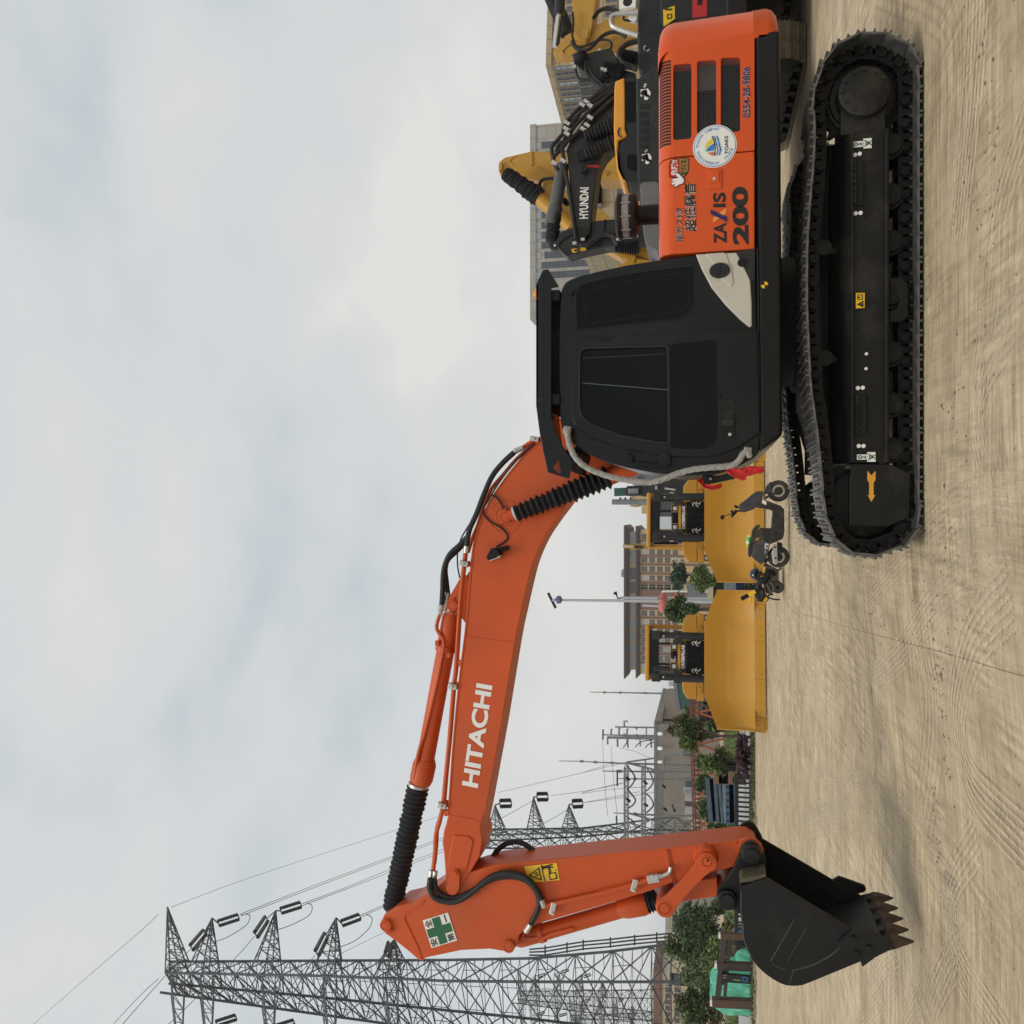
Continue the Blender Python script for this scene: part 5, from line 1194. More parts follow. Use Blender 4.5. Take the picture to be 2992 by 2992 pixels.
# ---- yellow excavator with its boom raised upright
ya = thing('excavator', 'yellow excavator with boom raised upright, behind the dark grey one', 'excavator', (11, 24, 0), 'excavators parked behind the orange one')
DY = 23.0
yb = slab('boom', fQ, DY, [(28, 560), (36, 525), (105, 470), (440, 392), (830, 405), (1500, 440), (1900, 440), (1900, 750), (1290, 750), (1290, 645), (760, 700), (560, 768), (105, 692), (40, 688)], .7, YELLOW2, ya, 0, .03)
slab('boom_face', fQ, DY-.02, [(112, 560), (170, 590), (440, 575), (760, 640), (760, 698), (560, 762), (120, 688)], .05, YELLOW, yb, 0, .01)
slab('boom_head', fQ, DY-.1, [(28, 560), (40, 530), (75, 545), (75, 620), (40, 650), (30, 640)], .9, YELLOW2, yb, .03, .02)
mb = MB(); mb.tube(smooth(P(fQ, DY-.01, (270, 445), (190, 490), (170, 540), (220, 570)), 3), .018, 5); mb.tube(P(fQ, DY-.01, (445, 395), (450, 575)), .03, 5); mb.tube(P(fQ, DY-.03, (500, 585), (760, 700)), .02, 5); mb.obj('weld_seam', YELLOW2, yb, smooth=True)
slab('boom_lug', fQ, DY-.04, [(1300, 640), (1370, 640), (1380, 630), (1390, 655), (1435, 662), (1390, 672), (1385, 700), (1370, 660), (1300, 655)], .05, YELLOW2, yb, 0, 0)
yar = slab('arm', fQ, DY-.3, [(592, 800), (625, 770), (700, 762), (800, 800), (880, 880), (900, 960), (985, 1300), (935, 1335), (870, 1250), (700, 1020), (560, 880)], .5, YELLOW2, ya, 0, .02)
mb = MB()
for i, dx in enumerate((0, 18, 36)): line(mb, P(fQ, DY-.305, (838+dx, 990+dx*.6), (862+dx*1.1, 1050+dx*.5)), .10)
mb.obj('arm_letters', INK, yar)
cy = MB().cyl(pt(*fQ(535, 985), DY-.5), pt(*fQ(940, 1345), DY-.5), .17, n=18); cy = cy.obj('boom_cylinder', YELLOW, ya, smooth=True)
bellows('boom_cylinder_boot', pt(*fQ(110, 668), DY-.5), pt(*fQ(545, 980), DY-.5), .19, .25, 16, cy, jit=.07, sharp=.14)
pxtube('hose', fQ, DY-.4, [(560, 870), (545, 800), (590, 750), (690, 735), (760, 745)], .045, RUBBER, yb)
pxtube('boom_pipe', fQ, DY-.45, [(570, 900), (640, 980), (760, 1120), (930, 1330)], .05, YELLOW2, yar)
ylow = slab('arm_lower', fQ, DY-.2, [(1220, 1080), (1330, 1135), (1420, 1230), (1180, 1280), (1190, 1200)], .5, YELLOW2, ya, 0, .02)
MB().bb(pt(1900, 470, DY).x-1, pt(1900, 470, DY).x+3, DY-.5, DY+3, 1.0, 2.2).obj('body_panel', YELLOW2, ya, bevel=.05)
simple_crawler(ya, pt(1900, 470, DY).x-1, pt(1900, 470, DY).x-.4, DY-.6, DY+3.4, .95, SHOE, .24)
simple_crawler(ya, pt(1900, 470, DY).x+2, pt(1900, 470, DY).x+2.6, DY-.6, DY+3.4, .95, SHOE, .24)
# ---- yellow excavator at the right edge, arm folded
yb2 = thing('excavator', 'yellow excavator with bright cylinder rod and folded arm at the top right edge', 'excavator', (14.5, 22, 0), 'excavators parked behind the orange one')
DZ = 21.5
b2 = slab('boom', fO, DZ, [(672, -350), (672, 0), (690, 300), (700, 450), (712, 560), (790, 660), (860, 722), (900, 690), (960, 590), (990, 450), (1062, 0), (1090, -350)], .55, YELLOW2, yb2, 0, .02)
slab('boom_plate', fO, DZ-.03, [(765, 490), (790, 468), (935, 472), (942, 500), (905, 640), (860, 700), (800, 640)], .05, YELLOW2, b2, .02, .01)
a2_ = slab('arm', fO, DZ+.1, [(360, 818), (400, 790), (440, 740), (560, 575), (640, 530), (1000, 440), (1300, 262), (1900, 60), (1900, 540), (1720, 565), (1300, 740), (1000, 850), (520, 886), (380, 872)], .42, YELLOW2, yb2, 0, .02)
mb = MB(); mb.tube(smooth(P(fO, DZ+.08, (530, 870), (512, 830), (560, 770), (700, 660)), 3), .02, 6); mb.obj('weld_seam', YELLOW2, a2_, smooth=True)
mb = MB().cyl(pt(*fO(398, 755), DZ+.3), pt(*fO(462, 235), DZ+.3), .075, n=14); rod = mb.obj('cylinder_rod', CHROME, yb2, smooth=True)
MB().cyl(pt(*fO(462, 235), DZ+.3), pt(*fO(500, -300), DZ+.3), .13, n=18).obj('arm_cylinder', GREYP, rod, smooth=True)
MB().bar(pt(*fO(440, 760), DZ+.2), pt(*fO(510, 250), DZ+.2), .05).obj('rod_guard', BLACKM, rod)
MB().cyl(pt(*fO(600, 540), DZ+1.5), pt(*fO(330, -80), DZ+1.5), .20, n=16).obj('far_cylinder', BLACKM, yb2, smooth=True)
for q, r in (([(670, 660), (700, 730), (760, 790), (870, 815), (960, 785), (1050, 690), (1150, 590), (1250, 535), (1360, 515), (1460, 540), (1540, 600)], .085), ([(690, 650), (730, 735), (820, 755), (930, 725), (1080, 655), (1200, 640), (1290, 670), (1310, 740), (1290, 790)], .055), ([(1010, 300), (1080, 200), (1180, 145), (1300, 145), (1420, 190)], .09), ([(680, 200), (690, 400), (672, 560), (690, 640)], .05)):
    pxtube('hose', fO, DZ-.12, q, r*.55, RUBBER, b2)
mb = MB(); mb.box(pt(*fO(1110, 825), DZ-.1), (.1, .06, .07)); mb.obj('arm_fitting', ZINC, a2_); MB().cyl(pt(*fO(840, 680), DZ), pt(*fO(840, 680), DZ-.1), .08).obj('arm_pin', YELLOW2, a2_)
MB().bb(14, 17, DZ, DZ+3, 1.0, 2.2).obj('body_panel', YELLOW2, yb2, bevel=.05)
simple_crawler(yb2, 13.8, 14.4, DZ, DZ+4, .95, SHOE, .24); simple_crawler(yb2, 16.2, 16.8, DZ, DZ+4, .95, SHOE, .24)
# ---- yellow machine glimpsed between cab and engine cover
yc = thing('excavator', 'yellow machine with ribbed black bellows glimpsed between the black cab and the engine cover', 'excavator', (7.4, 19.5, 0), 'excavators parked behind the orange one')
DG = 19.5
yb3 = slab('arm', fA, DG, [(640, 1750), (650, 1745), (820, 1690), (930, 1650), (1050, 1700), (1700, 1700), (1700, 1880), (1030, 1830), (880, 1840), (760, 1820)], .5, YELLOW, yc, 0, .02)
bellows('cylinder_boot', pt(*fA(735, 1725), DG-.2), pt(*fA(890, 1745), DG-.2), .13, .18, 9, yb3, sharp=.22)
kp = slab('side_plate', fA, DG-.1, [(722, 1882), (780, 1860), (812, 1820), (850, 1800), (880, 1825), (1000, 1840), (1000, 1900), (760, 1900)], .3, YELLOW, yc, 0, .01)
mb = MB(); text(mb, 'KOMATSU', pt(*fA(862, 1858), DG-.1), pt(*fA(880, 1805), DG-.1), pt(*fA(848, 1856), DG-.1), .02, .006); mb.obj('maker_lettering', INK, kp, fix=False)
# ================================================================ the two yellow bulldozers
DZC, DOZ_D = gp(2250, 1910), 27.0
cxp = pt(2060, 1740+886*.20704, DOZ_D)     # centre line of the left dozer
def build_dozer(label, loc, rz):
    t = thing('bulldozer', label, 'bulldozer', loc, 'bulldozers parked side by side', rz, local=True)
    O = lambda mb, n, m_, par=t, **k: mb.obj(n, m_, par, **k)
    # blade: concave face, cutting edge, end bits
    def prof(x):
        ax = abs(x); top = 1.78 if ax < 1.06 else 1.78-(ax-1.06)/.92*.36
        return top
    xs = [-1.98, -1.93, -1.7, -1.4, -1.06, -.6, 0, .6, 1.06, 1.4, 1.7, 1.93, 1.98]
    rows_f = []
    for x in xs:
        top = prof(x); wing = -.30*max(0, (abs(x)-1.35)/.6)**1.3
        f = [(-.06, .34), (.02, .5), (.10, .75), (.13, 1.0), (.11, 1.25), (.04, 1.5), (-.04, 1.78)]
        r = [Vector((x, y+wing, .34+(z-.34)*(top-.34)/1.44)) for y, z in f]
        r += [Vector((x, y+wing+.05, .34+(z-.34)*(top-.34)/1.44)) for y, z in f[::-1]]
        rows_f.append(r)
    bl = O(MB().loft(rows_f, True, True), 'blade', YELLOW, smooth=True, ang=40)
    for x in (-1.98, 1.98):
        pr = [Vector((x, -.42, .36)), Vector((x, -.30, .9)), Vector((x, -.33, 1.42)), Vector((x, .02, 1.42)), Vector((x, .08, .9)), Vector((x, .02, .36))]
        O(MB().prism(pr, (.04 if x > 0 else -.04, 0, 0)), 'end_plate', YELLOW, bl, bevel=.01)
    for x0, x1 in ((-1.62, -.55), (-.545, .545), (.55, 1.62)):
        e_ = O(MB().prism([Vector((x0, -.10, .04)), Vector((x0, -.07, .345)), Vector((x0, -.03, .345)), Vector((x0, -.06, .04))], (x1-x0, 0, 0)), 'cutting_edge', YELLOW, bl, bevel=.006)
        mb = MB()
        for i in range(4):
            x = x0+(x1-x0)*(i+.5)/4; O(MB().cyl((x, -.08, .18), (x, -.105, .18), .022, n=8), 'edge_bolt', YELLOW2, e_)
    for s in (1, -1):
        e_ = O(MB().prism([Vector((s*1.625, -.10, .0)), Vector((s*1.625, -.07, .36)), Vector((s*2.02, -.42, .36)), Vector((s*2.04, -.44, .08)), Vector((s*1.98, -.42, .02))], (0, .05, 0)), 'end_bit', YELLOW, bl, bevel=.008)
        mb = MB()
        for i in range(3):
            for z in (.12, .26): q = Vector((s*(1.70+i*.12), -.11-(i*.12+.08)*.85, z)); O(MB().cyl(q+Vector((0, .03, 0)), q-Vector((s*.02, .02, 0)), .024, n=8), 'edge_bolt', YELLOW2, e_)
    O(MB().bb(-1.5, 1.5, .12, .30, .5, 1.3), 'blade_back', YELLOW2, bl, bevel=.02)
    # lift cylinders
    for s in (1, -1):
        x = s*.645; mb = MB().bb(x-.125, x+.125, .62, .92, 3.10, 3.36)
        mb.cyl((x, .74, 1.4), (x, .74, 3.12), .085, n=16); mb.cyl((x, .72, 1.0), (x, .72, 2.62), .11, n=16); mb.bb(x-.15, x+.15, .68, .86, 2.45, 2.68); mb.bb(x-.2*s-.06, x-.2*s+.06, .7, .86, 2.42, 2.72)
        c_ = O(mb, 'lift_cylinder', GREYP, t, bevel=.012)
        mb = MB(); mb.bb(x+s*.10, x+s*.13, .60, .64, 2.72, 2.84); mb.bb(x-s*.05, x+s*.0, .6, .64, 2.98, 3.03); O(mb, 'cylinder_fitting', ZINC, c_)
    # hood and grille
    hd = O(MB().bb(-.54, .54, 1.02, 3.0, 1.2, 2.56), 'hood', YELLOW, t, bevel=.03)
    O(MB().bb(-.53, .53, .985, 1.03, 2.50, 2.585), 'hood_lip', YELLOW, hd, bevel=.01)
    O(MB().bb(-.46, .46, .965, .99, 2.36, 2.49), 'name_plate', GREYP, hd, bevel=.004)
    mb = MB(); text(mb, 'CATERPILLAR', Vector((-.36, .963, 2.38)), Vector((.38, .963, 2.38)), Vector((-.36, .963, 2.475)), .05, .003); O(mb, 'maker_lettering', WHITE, hd, fix=False)
    O(MB().bb(-.50, .50, .98, 1.02, 1.3, 2.34), 'grille_back', SEAM, hd)
    for i in range(22): O(MB().box((0, .955, 1.36+i*.045), (.96, .02, .012), Matrix.Rotation(R(30), 3, 'X')), 'grille_slat', BLACKM, hd)
    for x in (-.34, -.11, .11, .34) : O(MB().bb(x-.008, x+.008, .94, .96, 1.3, 2.33), 'grille_bar', GREYP, hd)
    for s in (1, -1):
        O(MB().bb(s*.42-.12, s*.42+.12, .94, .98, 1.86, 2.20), 'track_sign_plate', BLACKM, hd)
        mb = MB(); zz = lambda *q: [Vector((s*.42+a, .936, b)) for a, b in q]
        line(mb, zz((-.08, 1.98), (-.0, 2.05), (.04, 2.00), (.0, 1.95), (.07, 1.90)), .022); line(mb, zz((-.05, 2.12), (.03, 2.16), (.06, 2.10), (.02, 2.06), (.09, 2.02)), .022); O(mb, 'warning_squiggle', WHITE, hd)
        lt_ = O(MB().bb(s*.30-.105, s*.30+.105, 1.0, 1.25, 2.60, 2.80), 'headlight', BLACKM, hd, bevel=.008)
        mb = MB()
        for q in ((-.115, .115, .0, .012), (-.115, .115, .19, .205)): mb.bb(s*.30+q[0], s*.30+q[1], .97, 1.1, 2.60+q[2], 2.60+q[3])
        for q in (-.115, .103): mb.bb(s*.30+q, s*.30+q+.012, .97, 1.1, 2.60, 2.805)
        O(mb, 'light_bezel', YELLOW, lt_)
        mb = MB(); mb.ext(roundpoly([Vector((s*.30+a, .99, 2.70+b)) for a, b in ((-.065, -.06), (.065, -.06), (.065, .06), (-.065, .06))], .025), .99, 1.0); O(mb, 'light_lens', ZINC, lt_)
        disc(mb := MB(), Vector((s*.30, .988, 2.70)), .030, .006, 12); O(mb, 'light_bulb', WHITE, lt_)
    # cab with canopy
    cb_ = O(MB().bb(-.66, .80, 3.1, 4.6, 1.9, 2.72), 'cab', GREYP, t, bevel=.03)
    for x in (-.66, -.30, .38, .74): O(MB().bb(x-.035, x+.035, 3.12, 3.19, 2.7, 3.56), 'cab_post', BLACK, cb_)
    for x in (-.64, .74): O(MB().bb(x-.05, x+.05, 4.5, 4.6, 2.7, 3.56), 'cab_post', BLACK, cb_)
    O(MB().bb(-.68, .80, 3.1, 3.2, 3.28, 3.58), 'cab_header', BLACK, cb_, bevel=.02)
    O(MB().bb(-.62, .72, 4.52, 4.56, 2.7, 2.78), 'cab_sill', BLACK, cb_)
    clear = MATS.get('cab_glass') or mat('cab_glass', (.2, .24, .24), .05)
    if 'Alpha' in clear.node_tree.nodes['Principled BSDF'].inputs: clear.node_tree.nodes['Principled BSDF'].inputs['Alpha'].default_value = .22
    O(MB().bb(-.27, .35, 3.14, 3.15, 2.72, 3.27), 'windscreen', clear, cb_); O(MB().bb(-.62, -.33, 3.14, 3.15, 2.72, 3.27), 'side_glass', clear, cb_); O(MB().bb(.41, .71, 3.14, 3.15, 2.72, 3.27), 'side_glass', clear, cb_)
    O(MB().lathe((.12, 3.05, 2.66), (0, 0, 1), [(0, .16), (.10, .16), (.11, .24), (.16, .25), (.22, .20), (.23, .02)], 24), 'air_cleaner', BLACKM, hd, smooth=True)
    O(MB().cyl((-.42, 2.2, 2.5), (-.42, 2.2, 3.42), .085, n=16), 'exhaust_pipe', GREYP, hd, smooth=True)
    rp_ = roundpoly([Vector((-.78, 2.95, z)) for z in ()], .1) if 0 else None
    O(MB().bb(-.86, 1.0, 2.95, 4.9, 3.58, 3.72), 'canopy_roof', YELLOW, t, bevel=.04)
    for x, w in ((.95, .14), (-.80, .10)): O(MB().bb(x-w/2, x+w/2, 3.6, 3.9, 2.2, 3.62), 'canopy_post', YELLOW, t, bevel=.02)
    # tanks, fenders and lights either side
    for s in (1, -1):
        mb = MB().prism([Vector((s*.70, 2.2, 2.02)), Vector((s*1.34, 2.2, 2.02)), Vector((s*1.34, 2.2, 2.32)), Vector((s*1.14, 2.2, 2.46)), Vector((s*.70, 2.2, 2.50))], (0, 1.6, 0)); tk = O(mb, 'side_tank', YELLOW, t, bevel=.025)
        O(MB().bb(min(s*.70, s*1.38), max(s*.70, s*1.38), 2.0, 3.6, 1.82, 2.0), 'fender', YELLOW, t, bevel=.02)
        l2 = O(MB().bb(s*1.24-.11, s*1.24+.11, 1.86, 2.05, 1.64, 1.82), 'fender_light', YELLOW2, t, bevel=.01)
        O(MB().bb(s*1.24-.085, s*1.24+.085, 1.845, 1.87, 1.66, 1.80), 'light_recess', SEAM, l2); disc(mb := MB(), Vector((s*1.24, 1.845, 1.73)), .055, .008, 16); O(mb, 'light_lens', ZINC, l2)
        O(MB().tube(smooth([Vector((s*.95, 1.6, 1.75)), Vector((s*.95, 1.55, 1.95)), Vector((s*.80, 1.6, 2.0)), Vector((s*.72, 1.7, 1.98))], 4), .022, 8), 'hand_rail', YELLOW, t, smooth=True)
        # running gear behind the blade
        x0, x1 = sorted((s*.72, s*1.28)); pts = []
        pr = [(.9, .45), (1.1, .1), (4.2, .02), (4.9, .5), (4.0, 1.5), (3.2, 1.55), (1.3, .95)]
        q = roundpoly([Vector((x0, y, z)) for y, z in pr], .35, 5); tr = O(MB().prism(q, (x1-x0, 0, 0)), 'crawler_track', LINKM, t, bevel=.01)
        per = [Vector((0, p.y, p.z)) for p in q]; n = 46; L = [0]
        for i in range(len(per)): L.append(L[-1]+(per[(i+1) % len(per)]-per[i]).length)
        me = MB().bb(x0-.02, x1+.02, -.09, .09, 0, .02).bb(x0-.02, x1+.02, -.012, .012, .02, .06).mesh('track_shoe', SHOE); j = 0
        for i in range(n):
            d_ = L[-1]*i/n
            while L[j+1] < d_: j += 1
            a_, b_ = per[j], per[(j+1) % len(per)]; p = a_.lerp(b_, (d_-L[j])/(L[j+1]-L[j])); tn = (b_-a_).normalized()
            nz_ = Vector((0, -tn.z, tn.y)); c0 = Vector((0, 2.8, .8))
            if nz_.dot(p-c0) < 0: nz_ = -nz_; tn = -tn
            o = link('track_shoe', me, tr); o.matrix_basis = Matrix(((1, 0, 0, 0), (0, tn.y, nz_.y, p.y), (0, tn.z, nz_.z, p.z), (0, 0, 0, 1)))
        O(MB().bb(s*1.42-.12, s*1.42+.12, .3, 3.2, .45, .75), 'push_arm', YELLOW2, t, bevel=.02)
    return t
dz1 = build_dozer('yellow bulldozer with open cab seen head on, farther left, by the purple bush', (cxp.x, DOZ_D, 0), R(8))
dz2 = copy_tree(dz1); dz2['label'] = 'yellow bulldozer behind the scooter, partly hidden by the black excavator cab'
dz2.location = (pt(2060, 1506, 27.6).x, 27.6, 0); dz2.rotation_euler = (0, 0, R(4.5))

# ================================================================ scooter, bottle, pressure-washer cart
DS = gp(2307, 1625).y
SCG = mat('scooter_grey', (.038, .043, .052), .42, var=.1, dust=(.16, .13, .09, .5), dscale=3)
SCB = mat('scooter_black', (.014, .014, .014), .55, var=.2, dust=(.15, .12, .07, .6), dscale=3)
TYRE = mat('tyre', (.035, .032, .027), .8, var=.25, dust=(.18, .15, .10, .5), dscale=4)
bq = gp(2307, 1560)
sc = thing('scooter', 'dusty dark electric scooter standing in front of the right bulldozer blade', 'scooter', (bq.x, DS, 0))
def wheel(par, fn, x, y, ro, D, w=.11, rim=.55):
    c = pt(*fn(x, y), D); c.z = max(c.z, ro)
    wq = MB().lathe(c-Vector((0, w/2, 0)), (0, 1, 0), [(w*.1, ro*rim), (0, ro*rim*1.05), (0, ro*.86), (w*.15, ro*.96), (w*.4, ro), (w*.6, ro), (w*.85, ro*.96), (w, ro*.86), (w, ro*rim*1.05), (w*.9, ro*rim)], 32).obj('wheel', TYRE, par, smooth=True)
    mb = MB().lathe(c-Vector((0, w*.45, 0)), (0, 1, 0), [(0, ro*.42), (0, ro*.56), (w*.9, ro*.56), (w*.9, ro*.42)], 28); mb.obj('rim', ZINC, wq, smooth=True)
    MB().cyl(c-Vector((0, w*.6, 0)), c+Vector((0, w*.6, 0)), ro*.38, n=20).obj('hub', SCB, wq)
    return wq
rw_ = wheel(sc, fR, 1470, 1655, .225, DS)
fw_ = wheel(sc, fR, 1490, 415, .225, DS)
def sl(n, pts, w, m_, par=sc, r=.02, bev=.012, off=0): return slab(n, fR, DS-w/2+off, pts, w, m_, par, r, bev)
fl = sl('floor_body', [(1130, 560), (1240, 600), (1400, 660), (1500, 700), (1555, 760), (1560, 1200), (1530, 1310), (1500, 1330), (1290, 1420), (1290, 1120), (1320, 1110), (1345, 790), (1300, 770), (1180, 745), (1040, 730), (1020, 640)], .30, SCB)
sl('leg_shield', [(690, 720), (720, 660), (860, 560), (960, 470), (1050, 420), (1150, 415), (1180, 470), (1120, 600), (1030, 720), (960, 770), (790, 825), (740, 790)], .26, SCG)
sl('headlamp', [(930, 520), (1000, 440), (1035, 430), (1010, 500), (950, 570)], .16, MATS['smoky_bowl'], sc, .01, .01, -.02)
sl('front_mudguard', [(1175, 450), (1215, 330), (1310, 222), (1300, 300), (1330, 420), (1320, 470), (1210, 470)], .15, SCG)
mb = MB().bar(pt(*fR(1180, 560), DS-.09), pt(*fR(1490, 400), DS-.09), .05); mb.bar(pt(*fR(1180, 560), DS+.09), pt(*fR(1490, 400), DS+.09), .05); mb.obj('front_fork', SCB, sc)
sl('plate_sticker', [(1145, 572), (1222, 620), (1215, 682), (1130, 640)], .31, WHITE, fl, 0, 0)
sl('seat_box', [(1110, 1110), (1300, 1120), (1290, 1420), (1110, 1310), (1030, 1300)], .26, SCB)
rb = sl('rear_body', [(1110, 1310), (1290, 1400), (1250, 1600), (1160, 1770), (1110, 1795), (960, 1680), (945, 1620), (985, 1400)], .30, SCG)
sl('body_badge', [(1195, 1400), (1262, 1410), (1245, 1508), (1185, 1495)], .31, WHITE, rb, .01, 0); sl('badge_line', [(1195, 1515), (1215, 1515), (1200, 1590), (1185, 1590)], .31, ZINC, rb, 0, 0)
mb = MB(); line(mb, P(fR, DS-.157, (1205, 1480), (1215, 1440), (1240, 1450), (1225, 1490), (1235, 1430)), .012); mb.obj('badge_mark', INK, rb)
sl('seat', [(985, 1110), (1040, 1062), (1105, 1050), (1105, 1085), (1075, 1120), (1060, 1250), (1010, 1360), (965, 1500), (935, 1650), (900, 1670), (878, 1630), (880, 1530), (910, 1390), (945, 1270), (950, 1170)], .27, SCB, sc, .02, .03)
sl('swing_arm', [(1430, 1370), (1470, 1380), (1470, 1680), (1420, 1690)], .20, SCB); sl('motor_case', [(1470, 1380), (1520, 1400), (1520, 1590), (1480, 1590)], .12, GREYP)
sl('exhaust_shield', [(1380, 1435), (1405, 1425), (1422, 1440), (1432, 1785), (1385, 1802), (1350, 1780), (1315, 1560), (1330, 1540)], .27, ZINC, sc, .01, .01, -.04)
mb = MB()
for x, y in ((1382, 1475), (1393, 1680)): disc(mb, pt(*fR(x, y), DS-.18), .02, .006, 12)
mb.obj('shield_screw', SEAM, sc)
mb = MB(); mb.tube(smooth(P(fR, DS, (760, 800), (680, 790), (640, 830), (610, 870)), 3), .018, 7); mb.cyl(pt(*fR(600, 850), DS-.28), pt(*fR(640, 780), DS+.30), .022); mb.cyl(pt(*fR(575, 890), DS-.34), pt(*fR(590, 860), DS-.20), .028); mb.bar(pt(*fR(560, 780), DS-.1), pt(*fR(600, 850), DS-.1), .05)
hb_ = mb.obj('handlebar', BLACKM, sc, smooth=True)
MB().ext(roundpoly(P(fR, DS-.3, (345, 905), (380, 865), (430, 875), (430, 925), (395, 962), (365, 950)), .01), DS-.32, DS-.28).obj('mirror', BLACKM, hb_, bevel=.01)
MB().cyl(pt(*fR(425, 890), DS-.3), pt(*fR(600, 830), DS-.22), .008).obj('mirror_stem', BLACKM, hb_)
MB().tube(P(fR, DS+.2, (620, 690), (660, 720), (690, 720)), .03, 7).obj('cowl_mirror', BLACKM, hb_)
mb = MB().bar(pt(*fR(1180, 1700), DS), pt(*fR(1240, 1740), DS), .10); mb.bar(pt(*fR(1190, 1790), DS-.05), pt(*fR(1440, 1920), DS-.05), .055); mb.obj('number_bracket', SCB, sc)
bt = MB(); cbt = P(fR, DS, (905, 1258), (870, 1420)); d = cbt[1]-cbt[0]; L = d.length
bt.lathe(cbt[0], d, [(0, .02), (0, .050), (L*.75, .050), (L*.92, .030), (L, .028)], 18); bt.lathe(cbt[0]+d*.15, d, [(0, .0515), (L*.5, .0515)], 18, mi=1); bt.lathe(cbt[0]+d, d, [(0, .032), (.05, .032)], 14, mi=2)
bo_ = bt.obj('bottle', [mat('bottle_white', (.55, .72, .52), .3), mat('bottle_green', (.09, .50, .08), .35), mat('cap_lime', (.45, .60, .05), .4)], None, smooth=True)
tag(bo_, 'green and white bottle lying on the seat of the scooter', 'bottle')
# ---- cart
DW = gp(2288, 1718).y; q0_ = gp(2288, 1718)
wc = thing('washer_cart', 'low pressure washer cart heaped with black and yellow hoses behind the scooter', 'pressure washer', (q0_.x, DW, 0))
CARTM = mat('cart_metal', (.10, .09, .075), .6, metal=.3, var=.3, dust=(.2, .17, .12, .5))
def sw(n, pts, w, m_, par=wc, r=0.0, bev=.01, off=0): return slab(n, fS, DW-w/2+off, pts, w, m_, par, r, bev)
base = sw('cart_frame', [(1040, 560), (1080, 540), (1340, 610), (1345, 850), (1330, 900), (1240, 960), (1230, 1090), (1130, 1120), (1040, 1090), (1030, 950), (1100, 800), (1150, 740)], .4, CARTM)
for x, y in ((1293, 818), (1160, 770), (1245, 905)): sw('frame_hole', [(x-15, y-15), (x+17, y-15), (x+17, y+17), (x-15, y+17)], .41, SEAM, base, 0, 0)
def cart_wheel(x, y, off):
    c = pt(*fS(x, y), DW); c.y = DW+off; ro = .135; c.z = max(c.z, ro)
    w_ = MB().lathe(c-Vector((0, .03, 0)), (0, 1, 0), [(0, ro*.70), (0, ro*.95), (.015, ro), (.045, ro), (.06, ro*.95), (.06, ro*.70)], 28).obj('cart_wheel', TYRE, wc, smooth=True)
    mb = MB().cyl(c-Vector((0, .03, 0)), c+Vector((0, .03, 0)), .03)
    for i in range(5): a = i*2*math.pi/5; mb.bar(c, c+Vector((math.cos(a)*ro*.75, 0, math.sin(a)*ro*.75)), .035, .03)
    mb.obj('wheel_spokes', CARTM, w_)
cart_wheel(1352, 960, -.22); cart_wheel(1352, 960, .22)
mb = MB().bar(pt(*fS(1040, 470), DW-.2), pt(*fS(1330, 620), DW-.2), .06); mb.bar(pt(*fS(1325, 600), DW-.2), pt(*fS(1420, 535), DW-.2), .045); mb.bar(pt(*fS(1340, 620), DW-.2), pt(*fS(1345, 860), DW-.2), .03); disc(mb, pt(*fS(1045, 472), DW-.24), .04, .03); mb.obj('cart_handle', CARTM, wc)
mb = MB(); mb.tube(smooth(P(fS, DW-.22, (1000, 900), (1090, 700), (1180, 640), (1220, 720)), 4), .075, 10); mb.obj('spray_tank', BLACKM, wc, smooth=True)
for q, r, m_ in (([(900, 830), (930, 960), (960, 1100), (900, 1200), (850, 1130), (920, 1040)], .05, RUBBER), ([(1100, 880), (1040, 950), (1040, 1050), (1120, 1110), (1210, 1080), (1240, 980), (1190, 880), (1120, 860)], .022, CARTM), ([(1090, 900), (1150, 1040), (1190, 1110)], .02, CARTM), ([(980, 780), (900, 900), (890, 1010)], .06, RUBBER), ([(960, 1000), (1000, 1150), (950, 1260), (890, 1200), (880, 1090)], .05, RUBBER),
              ([(1120, 640), (1030, 700), (1000, 760), (960, 840), (935, 930), (940, 1030), (980, 1110), (1020, 1190)], .018, YSTICK), ([(1050, 520), (1010, 620), (1000, 680)], .018, YSTICK), ([(1000, 1180), (1050, 1270), (1090, 1240), (1060, 1200)], .022, YSTICK), ([(1060, 1170), (1160, 1220), (1270, 1250), (1385, 1252)], .018, RUBBER), ([(1090, 1180), (1160, 1145), (1235, 1130)], .018, RUBBER), ([(1040, 1130), (1110, 1220), (1080, 1280), (1020, 1220), (1060, 1150)], .02, RUBBER), ([(1000, 700), (930, 640), (900, 720), (930, 800), (990, 760)], .04, RUBBER)):
    pxtube('washer_hose', fS, DW-.24, q, r, m_, wc)
gun = P(fS, DW-.3, (505, 1240), (670, 1150), (830, 1060), (960, 980)); mb = MB().bar(gun[0], gun[1], .09, .08); lance = mb.obj('spray_lance', BLACKM, wc, bevel=.015)
MB().bar(gun[1], gun[2], .085, .07).obj('lance_grip', YSTICK, lance, bevel=.01); MB().bar(gun[2], gun[3], .06, .05).obj('lance_tube', BLACKM, lance, bevel=.01)
MB().tube(smooth(P(fS, DW-.3, (690, 1180), (720, 1250), (700, 1300), (670, 1335)), 3), .022, 7).obj('lance_trigger', YSTICK, lance, smooth=True)
hc_ = pt(*fS(860, 680), DW-.1); mb = MB(); rows = []
for i in range(9):
    f = i/8*math.pi*.62; rows.append([hc_+Vector((math.cos(R(a))*math.sin(f+.02)*.145, math.sin(R(a))*math.sin(f+.02)*.15, math.cos(f)*.165)) for a in range(0, 360, 18)])
mb.loft(rows, True, True); he = mb.obj('helmet', mat('helmet_black', (.008, .008, .010), .12, coat=.6), None, smooth=True, ang=70)
